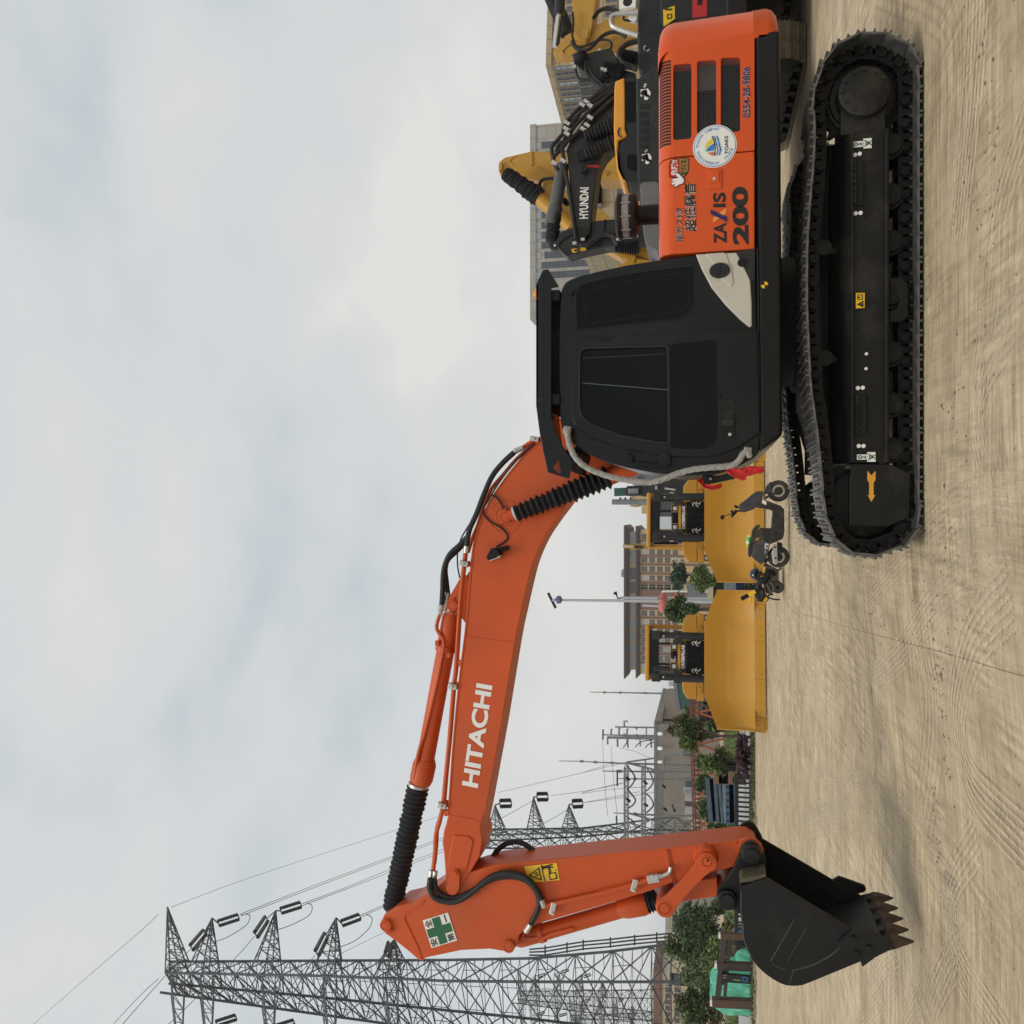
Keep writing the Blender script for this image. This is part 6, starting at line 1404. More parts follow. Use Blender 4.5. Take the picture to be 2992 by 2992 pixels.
mb = MB(); mb.tube([hc_+Vector((math.cos(R(a))*.138, math.sin(R(a))*.145, -.055)) for a in range(0, 361, 20)], .008, 6); mb.obj('helmet_rim', ZINC, he, smooth=True)
MB().ext(roundpoly([hc_+Vector((a, -.14, b)) for a, b in ((-.15, -.02), (-.02, .06), (.08, .04), (.06, -.03))], .01), hc_.y-.16, hc_.y-.05).obj('helmet_visor', GLASS, he, bevel=.01)
tag(he, 'glossy black helmet resting on the hose cart behind the scooter', 'helmet')
# ================================================================ buildings
def tile_mat(name, c1, line_c, sx, sz, ml=.03, var=.06, rough=.6):
    mt = bpy.data.materials.new(name); mt.use_nodes = True; nt = mt.node_tree; N, L = nt.nodes, nt.links; bs = N['Principled BSDF']; MATS[name] = mt
    tcn = N.new('ShaderNodeTexCoord'); sep = N.new('ShaderNodeSeparateXYZ'); L.new(tcn.outputs['Object'], sep.inputs[0])
    ad = N.new('ShaderNodeMath'); ad.operation = 'ADD'; L.new(sep.outputs[0], ad.inputs[0]); L.new(sep.outputs[1], ad.inputs[1])
    cb = N.new('ShaderNodeCombineXYZ'); L.new(ad.outputs[0], cb.inputs[0]); L.new(sep.outputs[2], cb.inputs[1])
    br = N.new('ShaderNodeTexBrick'); br.offset = 0; br.inputs['Scale'].default_value = 1; br.inputs['Brick Width'].default_value = sx; br.inputs['Row Height'].default_value = sz
    br.inputs['Mortar Size'].default_value = ml; br.inputs['Color1'].default_value = tuple(c*(1-var) for c in c1)+(1,); br.inputs['Color2'].default_value = tuple(c*(1+var) for c in c1)+(1,); br.inputs['Mortar'].default_value = line_c+(1,)
    L.new(cb.outputs[0], br.inputs['Vector'])
    nz = N.new('ShaderNodeTexNoise'); nz.inputs['Scale'].default_value = .5; nz.inputs['Detail'].default_value = 6; L.new(tcn.outputs['Object'], nz.inputs['Vector'])
    rp = N.new('ShaderNodeMapRange'); rp.inputs[3].default_value = .82; rp.inputs[4].default_value = 1.16; L.new(nz.outputs['Fac'], rp.inputs[0])
    mx_ = N.new('ShaderNodeMix'); mx_.data_type = 'RGBA'; mx_.blend_type = 'MULTIPLY'; mx_.inputs[0].default_value = 1; L.new(br.outputs['Color'], mx_.inputs[6]); L.new(rp.outputs[0], mx_.inputs[7])
    L.new(mx_.outputs[2], bs.inputs['Base Color']); bs.inputs['Roughness'].default_value = rough
    return mt
WINB = mat('far_window', (.05, .065, .09), .2, var=.35, scale=.4)
WINL = mat('far_window_light', (.35, .42, .46), .2, var=.25, scale=.6)
def wallface(par, a, b, s, z, w, h, name, m_, depth=.12, proud=.0, frame=None, grid=None):
    """a window let into the wall that runs from a to b (ground points); s metres along it"""
    d = (b-a); d.z = 0; d.normalize(); n_ = Vector((d.y, -d.x, 0))
    if n_.dot(Vector((0, 0, 0))-a) < 0: n_ = -n_
    def q(ds, dz, o): return Vector((a.x, a.y, 0))+d*(s+ds)+Vector((0, 0, z+dz))+n_*o
    f = frame or m_
    mb = MB(); t = .07*max(1, w/1.5)
    for x0, x1, z0, z1 in ((-t, 0, -t, h+t), (w, w+t, -t, h+t), (0, w, -t, 0), (0, w, h, h+t)):
        mb.loft([[q(x0, z0, .06), q(x1, z0, .06), q(x1, z1, .06), q(x0, z1, .06)], [q(x0, z0, 0), q(x1, z0, 0), q(x1, z1, 0), q(x0, z1, 0)]], True, True)
    if grid:
        for i in range(1, grid[0]): x = w*i/grid[0]; mb.loft([[q(x-t*.3, 0, .05), q(x+t*.3, 0, .05), q(x+t*.3, h, .05), q(x-t*.3, h, .05)], [q(x-t*.3, 0, 0), q(x+t*.3, 0, 0), q(x+t*.3, h, 0), q(x-t*.3, h, 0)]], True, True)
        for i in range(1, grid[1]): zz = h*i/grid[1]; mb.loft([[q(0, zz-t*.3, .05), q(w, zz-t*.3, .05), q(w, zz+t*.3, .05), q(0, zz+t*.3, .05)], [q(0, zz-t*.3, 0), q(w, zz-t*.3, 0), q(w, zz+t*.3, 0), q(0, zz+t*.3, 0)]], True, True)
    wf = mb.obj('window', f, par)
    MB().loft([[q(0, 0, .03), q(w, 0, .03), q(w, h, .03), q(0, h, .03)], [q(0, 0, .01), q(w, 0, .01), q(w, h, .01), q(0, h, .01)]], True, True).obj('pane', m_, wf)
    return wf
FRG = mat('window_frame_grey', (.18, .17, .16), .5, var=.1)
# ---- tan tiled building on the right
TAN = tile_mat('tan_tiles', (.40, .315, .195), (.22, .165, .10), 1.1, .9, .035)
DT = 55.0
c0 = pt(*fO(254, 1085), DT); c1t = pt(*fA(338, 862), 64.0); zt_ = c0.z
# the side wall runs away from us: find where the roof line meets the height
def at_height(X, Y, z):
    a, b = (1496-X)/F, (1496-Y)/F; t = (z-H)/(sn+a*cs); return Vector((b*t, (cs-a*sn)*t, z))
c1w = at_height(*fA(338, 862), zt_)
ext_dir = (c1w-c0); ext_dir.z = 0
a_ = Vector((c0.x, c0.y, 0)); b_ = a_+ext_dir*2.2; e_ = a_+Vector((40, 6, 0)); f_ = b_+Vector((40, 6, 0))
tb = thing('tiled_building', 'tan tiled building with narrow windows in a row under its flat roof', 'building', (a_.x+8, a_.y+5, 0))
MB().prism([a_, b_, f_, e_], (0, 0, zt_-.35)).obj('wall', TAN, tb)
d_ = ext_dir.normalized(); nrm_ = Vector((-1, -.2, 0))
mb = MB(); o_ = [a_-d_*.1+Vector((0, -.12, 0)), b_-Vector((.12, 0, 0)), f_, e_+Vector((0, -.12, 0))]; mb.prism([p+Vector((0, 0, zt_-.35)) for p in o_], (0, 0, .35)); mb.obj('parapet', TAN, tb)
LW = (b_-a_).length
def along(X, Y):                     # where a photo pixel meets the receding wall: distance along it and height
    lo, hi = 0.0, LW
    for _ in range(40):
        mid = (lo+hi)/2; p = a_+d_*mid
        zc_ = p.y*cs; u = (1496-Y)/F
        # projected image-row of that wall point
        t_ = p.x/u if abs(u) > 1e-6 else 1e9
        depth = p.y
        # compare x the ray has at that depth
        a2 = (1496-X)/F; xr_ = u*depth/(cs-a2*sn)
        if xr_ < p.x: lo = mid
        else: hi = mid
    p = a_+d_*lo; a2 = (1496-X)/F; t_ = p.y/(cs-a2*sn)
    return lo, H+t_*(sn+a2*cs)
for i in range(11):
    zy = 1100+i*84; zm_ = 1080+i*84; _, zt0 = along(*fO(478+i*21.5, zm_+16)); _, zb0 = along(*fO(700+i*19, zm_-16)); s0 = along(*fO(590+i*20, zm_-19))[0]; s1 = along(*fO(590+i*20, zm_+19))[0]
    if s1-s0 < .2: s1 = s0+.3
    wallface(tb, a_, b_, s0, zb0, s1-s0, max(1.2, zt0-zb0), 'window', WINB if i % 3 else WINL, frame=FRG, grid=(1, 3))
for i in range(5):
    zy = 1240+i*150; s0, zt0 = along(*fO(925+i*30, zy)); s1, zb0 = along(*fO(1100+i*25, zy+105)); wallface(tb, a_, b_, s0, zb0, max(.8, s1-s0), max(1.2, zt0-zb0), 'window', WINB, frame=FRG, grid=(3, 2))
fd = (e_-a_).normalized()
for (x0, y0, x1, y1) in ((575, 100, 660, 25), (565, 280, 645, 170), (1200, 190, 1360, 0), (1545, 150, 1705, -120), (570, -60, 655, -130), (1210, -60, 1370, -240)):
    p0, p1 = pt(*fO(x0, y0), DT), pt(*fO(x1, y1), DT); wallface(tb, a_, e_, (p0-a_).dot(fd)+.05, p1.z, (p1.x-p0.x), p0.z-p1.z, 'window', WINB, frame=FRG, grid=(3, 2))
p0 = pt(*fO(1432, 130), DT-.4); mb = MB().bb(p0.x, p0.x+.85, DT-.35, DT-.02, p0.z-1.0, p0.z); ac = mb.obj('air_conditioner', WHITE, tb, bevel=.03)
disc(mb := MB(), Vector((p0.x+.35, DT-.35, p0.z-.5)), .28, .02); mb.obj('fan_grille', SEAM, ac)
# its lower wing
lw0, lw1 = pt(1760, 520, 62), pt(1760, 735, 62)
wg = thing('tiled_wing', 'low tan tiled wing with two barred windows behind the dark excavator boom', 'building', (lw0.x, 62, 0))
zw = pt(1700, 600, 62).z; MB().bb(lw1.x, lw0.x+6, 62, 70, 0, zw).obj('wall', TAN, wg)
MB().bb(lw1.x-.1, lw0.x+6, 61.9, 62.3, zw, zw+.4).obj('parapet', TAN, wg)
for (x0, y0, x1, y1) in ((735, 1385, 800, 1270), (735, 1500, 800, 1430)):
    p0, p1 = pt(*fA(x0, y0), 62), pt(*fA(x1, y1), 62); wallface(wg, Vector((lw1.x, 62, 0)), Vector((lw0.x, 62, 0)), p0.x-lw1.x, p1.z, p1.x-p0.x, p0.z-p1.z, 'window', WINB, frame=FRG, grid=(3, 3))
for i in range(9):
    p0 = pt(*fQ(1255, 800+i*38), 61.8); mb = MB(); mb.bb(p0.x, p0.x+.45, 61.6, 61.98, pt(*fQ(1325, 800), 61.8).z, p0.z); mb.obj('louvre_panel', FRG, wg)
# ---- pale tower block
PALE = tile_mat('pale_tiles', (.36, .345, .31), (.25, .24, .215), 2.0, 1.6, .08)
DTB = 150.0
def qx(zy, X=1600): return pt(X, 350+zy*.2329, DTB).x
tw = thing('tower_block', 'pale tower block with bands of small windows, behind the dark excavator boom', 'building', ((qx(1000)), DTB, 0))
ztw = pt(1549, 500, DTB).z; x0t, x1t = pt(1560, 931, DTB).x, pt(1560, 366, DTB).x
MB().bb(x0t, x1t, DTB, DTB+25, 0, ztw-1).obj('wall', PALE, tw); MB().bb(x0t-.15, x1t+.15, DTB-.15, DTB+25.15, ztw-1, ztw).obj('parapet', PALE, tw)
xst = pt(1545, 420, DTB).x
wa, wb = Vector((x0t, DTB, 0)), Vector((x1t, DTB, 0))
def zq_(zx): return pt(1450+zx*.2329, 600, DTB).z
for i in range(-1, 13):
    zy = 410+i*125.5; xx = pt(1580, 350+(zy+78)*.2329, DTB).x; w = pt(1580, 350+zy*.2329, DTB).x-xx
    if xx < x0t+.2: continue
    wallface(tw, wa, wb, xx-x0t, zq_(562), w, zq_(482)-zq_(562), 'window', WINL, frame=FRG, grid=(4, 2))
    ww = wallface(tw, wa, wb, xx-x0t, zq_(1170 if i != 10 else 1200), w, zq_(578)-zq_(1170), 'window', WINB, frame=FRG, grid=(3, 10))
for y in (1560, 1900): pass
lft = pt(1540, 880, DTB); MB().bb(pt(1545, 908, DTB).x, pt(1545, 885, DTB).x, DTB+4, DTB+8, ztw, pt(1538, 895, DTB).z).obj('lift_housing', PALE, tw)
# ---- annex with blue glass
GREYW = tile_mat('grey_panels', (.15, .17, .19), (.11, .125, .14), 1.2, 6, .05)
an = thing('glass_annex', 'low blue grey glass annex below the pale tower block', 'building', (pt(1800, 760, 120).x, 120, 0))
p0, p1 = pt(*fQ(1355, 1860), 120), pt(*fQ(1355, 1610), 120); MB().bb(p0.x-3, p1.x+2, 120, 130, 0, p0.z).obj('wall', GREYW, an)
MB().bb(p0.x-3.1, p1.x+2.1, 119.9, 130.1, p0.z, p0.z+.6).obj('roof_edge', PALE, an)
# ---- timber-eaved long building far behind the dozers
DTP = 330.0
TPW = mat('ochre_wall', (.52, .38, .19), .7, var=.08, scale=.2); EAVE = mat('eave_brown', (.052, .030, .030), .6, var=.12, scale=.3); PIER = mat('pier_brown', (.17, .085, .055), .6, var=.1, scale=.3)
def bz(zx, zy=900): return pt(*fb(zx, zy), DTP).z
def bx_(zy, zx=600): return pt(*fb(zx, zy), DTP).x
tx0, tx1 = pt(1850, 1968, DTP).x, bx_(352)
tp = thing('long_hall', 'long ochre hall with two dark overhanging eaves and rows of square windows, behind the bulldozers', 'building', ((tx0+tx1)/2, DTP, 0))
MB().bb(tx0, tx1, DTP, DTP+22, 0, bz(372)).obj('wall', TPW, tp)
MB().bb(tx0+1.2, tx1-1.2, DTP+1.2, DTP+20, bz(372), bz(228)).obj('attic_wall', TPW, tp)
def eave(z0, z1, o):
    mb = MB(); r0 = [Vector((tx0-o*.25, DTP-.4, z0)), Vector((tx1+o*.25, DTP-.4, z0)), Vector((tx1+o*.25, DTP+22, z0)), Vector((tx0-o*.25, DTP+22, z0))]; r1 = [Vector((tx0-o, DTP-o, z1)), Vector((tx1+o, DTP-o, z1)), Vector((tx1+o, DTP+22+o, z1)), Vector((tx0-o, DTP+22+o, z1))]
    mb.loft([r0, r1], True, True); mb.bb(tx0-o-.2, tx1+o+.2, DTP-o-.2, DTP+22+o, z1, z1+.6); return mb.obj('eave', EAVE, tp)
eave(bz(430), bz(378), 1.2); eave(bz(232), bz(172), 1.5)
cols_ = [468, 605, 740, 882, 1042, 1200, 1358, 1822, 1980, 2138, 2296, 2454, 2612, 2770]
wa, wb = Vector((tx0, DTP, 0)), Vector((tx1, DTP, 0))
rows_z = [(548, 452), (686, 590), (822, 725), (955, 862), (1090, 1000)]
zz0 = [(bz(a), bz(b)) for a, b in rows_z]
for zy in cols_:
    xx = bx_(zy+45); w = bx_(zy-45)-xx
    if xx < tx0+1: continue
    for r, (za, zb) in enumerate(zz0):
        wallface(tp, wa, wb, xx-tx0, za, w, zb-za, 'window', WINB if (r*7+zy) % 5 else WINL, frame=TPW, grid=(2, 2))
for zy in (545, 672, 812, 962, 1121, 1279, 1440, 1742, 1901, 2059, 2217, 2375, 2533, 2691):
    xx = bx_(zy)
    if xx > tx0: MB().bb(xx-.4, xx+.4, DTP-.5, DTP, 0, bz(430)).obj('pier', PIER, tp)
MB().bb(bx_(1745), bx_(1445), DTP-.3, DTP, 0, bz(430)).obj('glazed_bay', PIER, tp)
for i in range(4):
    for k_ in range(5): wallface(tp, wa, wb, bx_(1728-i*66)-tx0, zz0[k_][0], 5.0, (zz0[k_][1]-zz0[k_][0]), 'window', WINB, frame=FRG)
wa2, wb2 = Vector((tx0+1.2, DTP+1.2, 0)), Vector((tx1-1.2, DTP+1.2, 0))
for zy, lt_ in ((480, 1), (830, 1), (1130, 0), (1380, 0), (1600, 1), (1780, 1), (2010, 1), (2240, 1), (2470, 1), (2700, 1)):
    xx = bx_(zy+(95 if zy < 1500 else 75)); w = bx_(zy-(95 if zy < 1500 else 75))-xx
    if xx > tx0+1.5: wallface(tp, wa2, wb2, xx-tx0-1.2, bz(362)+.3, w, bz(262)-bz(362), 'window', WINL if lt_ else WINB, frame=FRG, grid=(6, 3))
# distant sign box above the roof
sg_ = thing('roof_sign', 'pale blue sign box standing above the roof of the long ochre hall', 'sign', (bx_(1125), DTP+10, 0))
MB().bb(pt(*fb(140, 1185), DTP+30).x, pt(*fb(140, 1065), DTP+30).x, DTP+30, DTP+40, 0, pt(*fb(92, 1120), DTP+30).z).obj('sign_box', mat('haze_blue', (.22, .30, .36), .6), sg_)
mb = MB(); text(mb, 'U', pt(*fb(145, 1140), DTP+29.9), pt(*fb(145, 1112), DTP+29.9), pt(*fb(112, 1140), DTP+29.9), .03, .05); mb.obj('sign_letter', NAVY, sg_, fix=False)
# ---- substation hall
DSB = 150.0
SUBW = tile_mat('substation_panels', (.235, .205, .175), (.20, .175, .15), 12, 3.2, .06, .03)
sb = thing('substation_hall', 'flat roofed beige industrial hall behind the lattice gantries', 'building', (pt(2000, 2300, DSB).x, DSB, 0))
def vx(zy, X=1960): return pt(X, 2020+zy*.2588, DSB).x
def vz(zx): return pt(1700+zx*.2588, 2300, DSB).z
sx0, sx1 = vx(2450), vx(372); zs = vz(815)
MB().bb(sx0, sx1, DSB, DSB+30, 0, zs-.5).obj('wall', SUBW, sb); MB().bb(sx0-.1, sx1+.1, DSB-.12, DSB+30, zs-.5, zs).obj('roof_edge', GREYW, sb)
mb = MB(); xe = vx(305)
for z in (.0,): pass
MB().bb(sx1, xe, DSB+.5, DSB+12, zs-1.3, zs-.3).obj('porch_roof', SUBW, sb)
for x in (xe-.4, (sx1+xe)/2): MB().bb(x-.22, x+.22, DSB+.6, DSB+1.0, 0, zs-1.3).obj('porch_post', PIER, sb)
for z in (zs-4.2, zs-6.2): MB().bb(sx1, xe-.1, DSB+.7, DSB+1.1, z-.3, z).obj('porch_beam', SUBW, sb)
for zy in (480, 645, 800):
    c = pt(*fV(865, zy), DSB-.5); mb = MB().cyl(c+Vector((0, .5, 0)), c, .12); mb.cyl(c, c-Vector((-.2, .4, .7)), .3); mb.obj('vent_cowl', WHITE, sb)
for (x0, x1, y0, y1) in ((1150, 1240, 640, 720), (1145, 1250, 1065, 1140), (1170, 1250, 970, 1060)):
    p0 = vx(y1); wallface(sb, Vector((sx0, DSB, 0)), Vector((sx1, DSB, 0)), p0-sx0, vz(x1), vx(y0)-p0, vz(x0)-vz(x1), 'window', WINL if y0 == 1065 else WINB, frame=FRG, grid=(4, 1))
FRGL = mat('silver_tank', (.36, .37, .37), .45, var=.1)
trf = thing('transformer', 'silver finned transformer tanks in front of the beige hall', 'transformer', (vx(1290), DSB-6, 0))
for zy in (1190, 1245, 1310, 1365):
    c = pt(*fV(1205, zy), DSB-6); MB().cyl(Vector((c.x, c.y, c.z-1.6)), Vector((c.x, c.y, c.z+.55)), 1.05, n=14).obj('tank', FRGL if zy != 1245 else LATTICE_D, trf, smooth=True)
MB().bb(vx(1390), vx(1165), DSB-7.4, DSB-4.6, 0, pt(*fV(1240, 1290), DSB-6).z).obj('plinth', CONC, trf)
# ---- green shed and the far skyline
GRS = mat('green_cladding', (.022, .085, .072), .6, var=.12, scale=.3)
DGS = 130.0
gs = thing('green_shed', 'dark green windowless shed beyond the left bulldozer', 'shed', (pt(2000, 2040, DGS).x, DGS, 0))
p = P(fU, DGS, (470, 1235), (520, 1608), (680, 1608), (690, 1235)); q = [Vector((v.x, DGS, v.z)) for v in p]; q[2].z = q[3].z = 0
MB().ext(q, DGS, DGS+20).obj('wall', GRS, gs); MB().ext([q[0], q[1], q[1]-Vector((0, 0, .5)), q[0]-Vector((0, 0, .5))], DGS-.1, DGS).obj('roof_edge', GREYW, gs)
SKYL = mat('far_block', (.30, .35, .40), .7, var=.08, scale=.01)  # distance haze put into the colour as pale blue-grey
for i, (x0, y0, y1) in enumerate(((400, 1350, 1428), (488, 1470, 1500), (505, 1535, 1550), (410, 1582, 1648), (402, 1252, 1280), (440, 1670, 1720))):
    D_ = 1300+i*60; a, b = pt(*fU(x0, y1), D_), pt(*fU(x0, y0), D_)
    t_ = thing('far_block', ('pale far office block with a flat top left of the antenna foot', 'thin far tower beside the antenna foot', 'slim far tower near the edge of the green shed', 'pale blue far tower block between green shed and young tree', 'far pale block over the shoulder of the left bulldozer', 'far low pale block behind the young tree')[i], 'building', ((a.x+b.x)/2, D_, 0), 'far skyline blocks')
    MB().bb(a.x, b.x, D_, D_+25, 0, a.z).obj('wall', SKYL, t_)
    MB().bb(a.x+(b.x-a.x)*.25, a.x+(b.x-a.x)*.5, D_-1, D_, 5, a.z-4).obj('window_band', WINB, t_)
# ---- grey and tan buildings between cab and dozer
DGB = 100.0
gb = thing('curved_building', 'blue grey curved building with three square windows right of the rope', 'building', (pt(1900, 1385, DGB).x, DGB, 0))
mb = MB(); q = P(fT, DGB, (268, 120), (300, 60), (360, 10), (440, -60), (440, -260)); zt2 = q[2].z; MB().ext([Vector((p.x, DGB, p.z)) for p in P(fT, DGB, (700, 250), (400, 245), (320, 180), (268, 95), (300, 30), (380, -60), (500, -200))]+[Vector((pt(*fT(700, -200), DGB).x, DGB, 0)), Vector((pt(*fT(700, 250), DGB).x, DGB, 0))], DGB, DGB+12).obj('wall', GREYW, gb)
for x0, x1, y0, y1 in ((428, 535, 0, 40), (465, 580, 75, 125), (545, 660, 262, 285)):
    p0, p1 = pt(*fT(x0, y1), DGB), pt(*fT(x1, y0), DGB); wallface(gb, Vector((p0.x-5, DGB, 0)), Vector((p0.x+5, DGB, 0)), 5, p1.z, p1.x-p0.x, p0.z-p1.z, 'window', WINB, frame=FRG)
DTN = 115.0
tn = thing('tan_block', 'tan block with one small dark window above the right bulldozer canopy', 'building', (pt(1900, 1460, DTN).x, DTN, 0))
p0, p1 = pt(*fT(385, 630), DTN), pt(*fT(385, 430), DTN); MB().bb(p0.x, p1.x, DTN, DTN+10, 0, p0.z).obj('wall', TPW, tn); MB().bb(p0.x-.1, p1.x+.1, DTN-.1, DTN+10, p0.z, p0.z+.4).obj('roof_edge', TPW, tn)
MB().bb(pt(*fT(545, 780), DTN).x, p0.x-.1, DTN, DTN+8, 0, pt(*fT(545, 700), DTN).z).obj('side_wall', TPW, tn)
w0, w1 = pt(*fT(490, 622), DTN), pt(*fT(520, 590), DTN); wallface(tn, Vector((p0.x, DTN, 0)), Vector((p1.x, DTN, 0)), w0.x-p0.x, w1.z, w1.x-w0.x, w0.z-w1.z, 'window', WINB, frame=FRG)
# flats glimpsed behind the arm and left trees
FLT = mat('flats_cream', (.42, .36, .24), .7, var=.08, scale=.2)
DF = 170.0
fl_ = thing('cream_flats', 'cream flats with dark windows glimpsed left of the bucket link', 'building', (pt(2000, 2700, DF).x, DF, 0))
p0, p1 = pt(*fN(800, 1360), DF), pt(*fN(800, 940), DF); MB().bb(p0.x-8, p1.x+6, DF, DF+12, 0, p1.z).obj('wall', FLT, fl_); MB().bb(p0.x-8.1, p1.x+6.1, DF-.1, DF+12, p1.z, p1.z+.8).obj('roof_edge', PALE, fl_)
for zx0 in (830, 905):
    for zy in (985, 1040, 1098, 1155, 1212): a, b = pt(*fN(zx0, zy+38), DF), pt(*fN(zx0+45, zy), DF); wallface(fl_, Vector((p0.x-8, DF, 0)), Vector((p1.x, DF, 0)), a.x-p0.x+8, b.z, b.x-a.x, a.z-b.z, 'window', WINB, frame=FRG)
fl2 = thing('cream_flats', 'brown and cream flats seen through the tower legs at the left edge', 'building', (pt(2000, 2900, DF).x, DF, 0))
p0, p1 = pt(*fW(150, 1990), DF), pt(*fW(150, 1250), DF)
MB().bb(p0.x-4, p1.x, DF, DF+12, 0, p0.z).obj('wall', FLT, fl2); MB().bb(p0.x-4.1, p1.x+.1, DF-.2, DF+12, p0.z, p0.z+1.6).obj('roof_edge', PIER, fl2)
for zx0 in (200, 320):
    for i in range(9): zy = 1300+i*80; a, b = pt(*fW(zx0, zy+48), DF), pt(*fW(zx0+60, zy), DF); wallface(fl2, Vector((p0.x-4, DF, 0)), Vector((p1.x, DF, 0)), a.x-p0.x+4, b.z, b.x-a.x, a.z-b.z, 'window', WINB, frame=PIER)
# ================================================================ pylons, gantries, poles and wires
def lat(mb, a, b, w): mb.bar(a, b, w)
def pylon(label, D, legs, arms, ztop, thick, m1, m2, group, low=0.0):
    """legs: four polylines of world points (bottom to top); arms: (z, apex point) on the right-hand side"""
    base = sum((l[0] for l in legs), Vector())/4; base.z = 0
    t = thing('pylon', label, 'pylon', base, group)
    def on(l, z):
        for p, q in zip(l[:-1], l[1:]):
            if p.z <= z <= q.z: return p.lerp(q, (z-p.z)/(q.z-p.z))
        return l[-1].copy() if z > l[-1].z else l[0].copy()
    for i, l in enumerate(legs):
        mb = MB()
        for p, q in zip(l[:-1], l[1:]): mb.bar(p, q, thick*1.6)
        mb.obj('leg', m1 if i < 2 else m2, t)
    zs_ = [0]; z = 0
    while z < ztop: 
        z += 3.0 if z < ztop*.45 else 2.1; zs_.append(min(z, ztop))
    for i in range(4):
        A, B = legs[i], legs[(i+1) % 4]; mb = MB()
        for k_, (z0, z1) in enumerate(zip(zs_[:-1], zs_[1:])):
            mb.bar(on(A, z0), on(B, z1), thick*.8); mb.bar(on(B, z0), on(A, z1), thick*.8)
            mb.bar(on(A, z1), on(B, z1), thick*.6)
            if thick < .1:
                for f in (.25, .5, .75): mb.bar(on(A, z0).lerp(on(B, z1), f), on(A, z0+(z1-z0)*f) if f < .6 else on(B, z0+(z1-z0)*f), thick*.4); mb.bar(on(B, z0).lerp(on(A, z1), f), on(B, z0+(z1-z0)*f) if f < .6 else on(A, z0+(z1-z0)*f), thick*.4)
            mA, mB = on(A, (z0+z1)/2), on(B, (z0+z1)/2); mb.bar(mA.lerp(mB, .5), on(A, z1).lerp(on(B, z1), .5), thick*.4); mb.bar(mA, mA.lerp(mB, .5), thick*.4)
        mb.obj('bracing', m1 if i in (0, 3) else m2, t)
    for z, ap, strings in arms:
        q = [on(legs[0], z-1.1), on(legs[0], z+1.1), on(legs[1], z-1.1), on(legs[1], z+1.1), on(legs[3], z-1.1), on(legs[3], z+1.1)]
        mb = MB()
        for p in q: mb.bar(p, ap, thick*.9)
        for f0, f1 in ((.0, .22), (.22, .42), (.42, .6), (.6, .76), (.76, .9)):
            for a, b in ((q[0], q[1]), (q[4], q[5]), (q[2], q[3]), (q[0], q[2]), (q[1], q[3])):
                mb.bar(a.lerp(ap, f0), b.lerp(ap, f1), thick*.55); mb.bar(b.lerp(ap, f1), a.lerp(ap, f1), thick*.5)
        arm_ = mb.obj('cross_arm', m1, t)
        for a, b, r in strings:
            mb = MB(); off = (b-a).cross(Vector((0, 1, 0))).normalized()*r*1.35
            for s in (1, -1):
                L = (b-a).length; n = 12; pr = []
                for i in range(n): pr += [(L*i/n, r*.62), (L*(i+.5)/n, r)]
                mb.lathe(a+off*s, b-a, pr, 8)
            mb.bar(ap, a, r*.5); mb.bar(a+off, a-off, r*.4); mb.bar(b+off, b-off, r*.4)
            mb.obj('insulator', INSUL, arm_)
    return t
def J(x, y, D): return pt(*fJ(x, y), D)
D1 = 70.0
legA = [P(fX, D1, (2330, 300))[0]]+P(fX, D1, (1800, 440), (1300, 500), (700, 552), (0, 566))+[J(1200, 742, D1), J(230, 748, D1)]
legB = [pt(*fX(2330, 745), D1-1.5)]+P(fX, D1-1.5, (1800, 742), (700, 742), (0, 735))+[J(1932, 872, D1-1.5), J(1200, 846, D1-1.5), J(200, 828, D1-1.5)]
legC = [pt(*fX(2300, 1190), D1+.6)]+P(fX, D1+.6, (1400, 1125), (700, 1040), (0, 970))+[J(1200, 990, D1+.6), J(225, 902, D1+.6)]
legD = [J(3900, 1500, D1+1.6)]+[J(3000, 1370, D1+1.6), J(1650, 1170, D1+1.6), J(165, 965, D1+1.6)]
for l in (legA, legB, legC, legD):
    e0 = l[0].lerp(l[1], 0); d = (l[0]-l[1]); l[0] = l[1]+d*(l[1].z/max(.1, -d.z)) if d.z < 0 else l[0]; l[0].z = 0
arms1 = []
for (zx, ap, st) in ((288, (215, 362), None), (495, (530, 440), ((575, 478), (718, 432))), (930, (980, 388), ((1015, 390), (1158, 345))), (1360, (1405, 438), ((1445, 478), (1575, 430))), (1800, (1815, 590), None)):
    z = J(zx, 745, D1).z; apx = J(*ap, D1)
    strs = []
    if st: strs.append((J(*st[0], D1), J(*st[1], D1), .16))
    if zx == 495: strs.append((J(478, 540, D1+1), J(385, 650, D1-6), .17))
    if zx == 930: strs.append((J(915, 445, D1+1), J(840, 560, D1-6), .17))
    if zx == 1360: strs.append((J(1335, 560, D1+1), J(1270, 690, D1-6), .17))
    if zx == 1800: strs.append((J(1785, 625, D1), J(1765, 700, D1-4), .16))
    arms1.append((z, apx, strs))
PYG = 'lattice pylons left of the excavator arm'
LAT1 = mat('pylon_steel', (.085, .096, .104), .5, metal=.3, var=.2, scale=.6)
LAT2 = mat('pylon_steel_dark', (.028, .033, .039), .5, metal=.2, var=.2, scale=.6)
py1 = pylon('huge grey lattice pylon at the left edge with side arms and black insulators', D1, [legA, legB, legD, legC], arms1, J(215, 748, D1).z, .098, LAT1, LAT2, PYG)
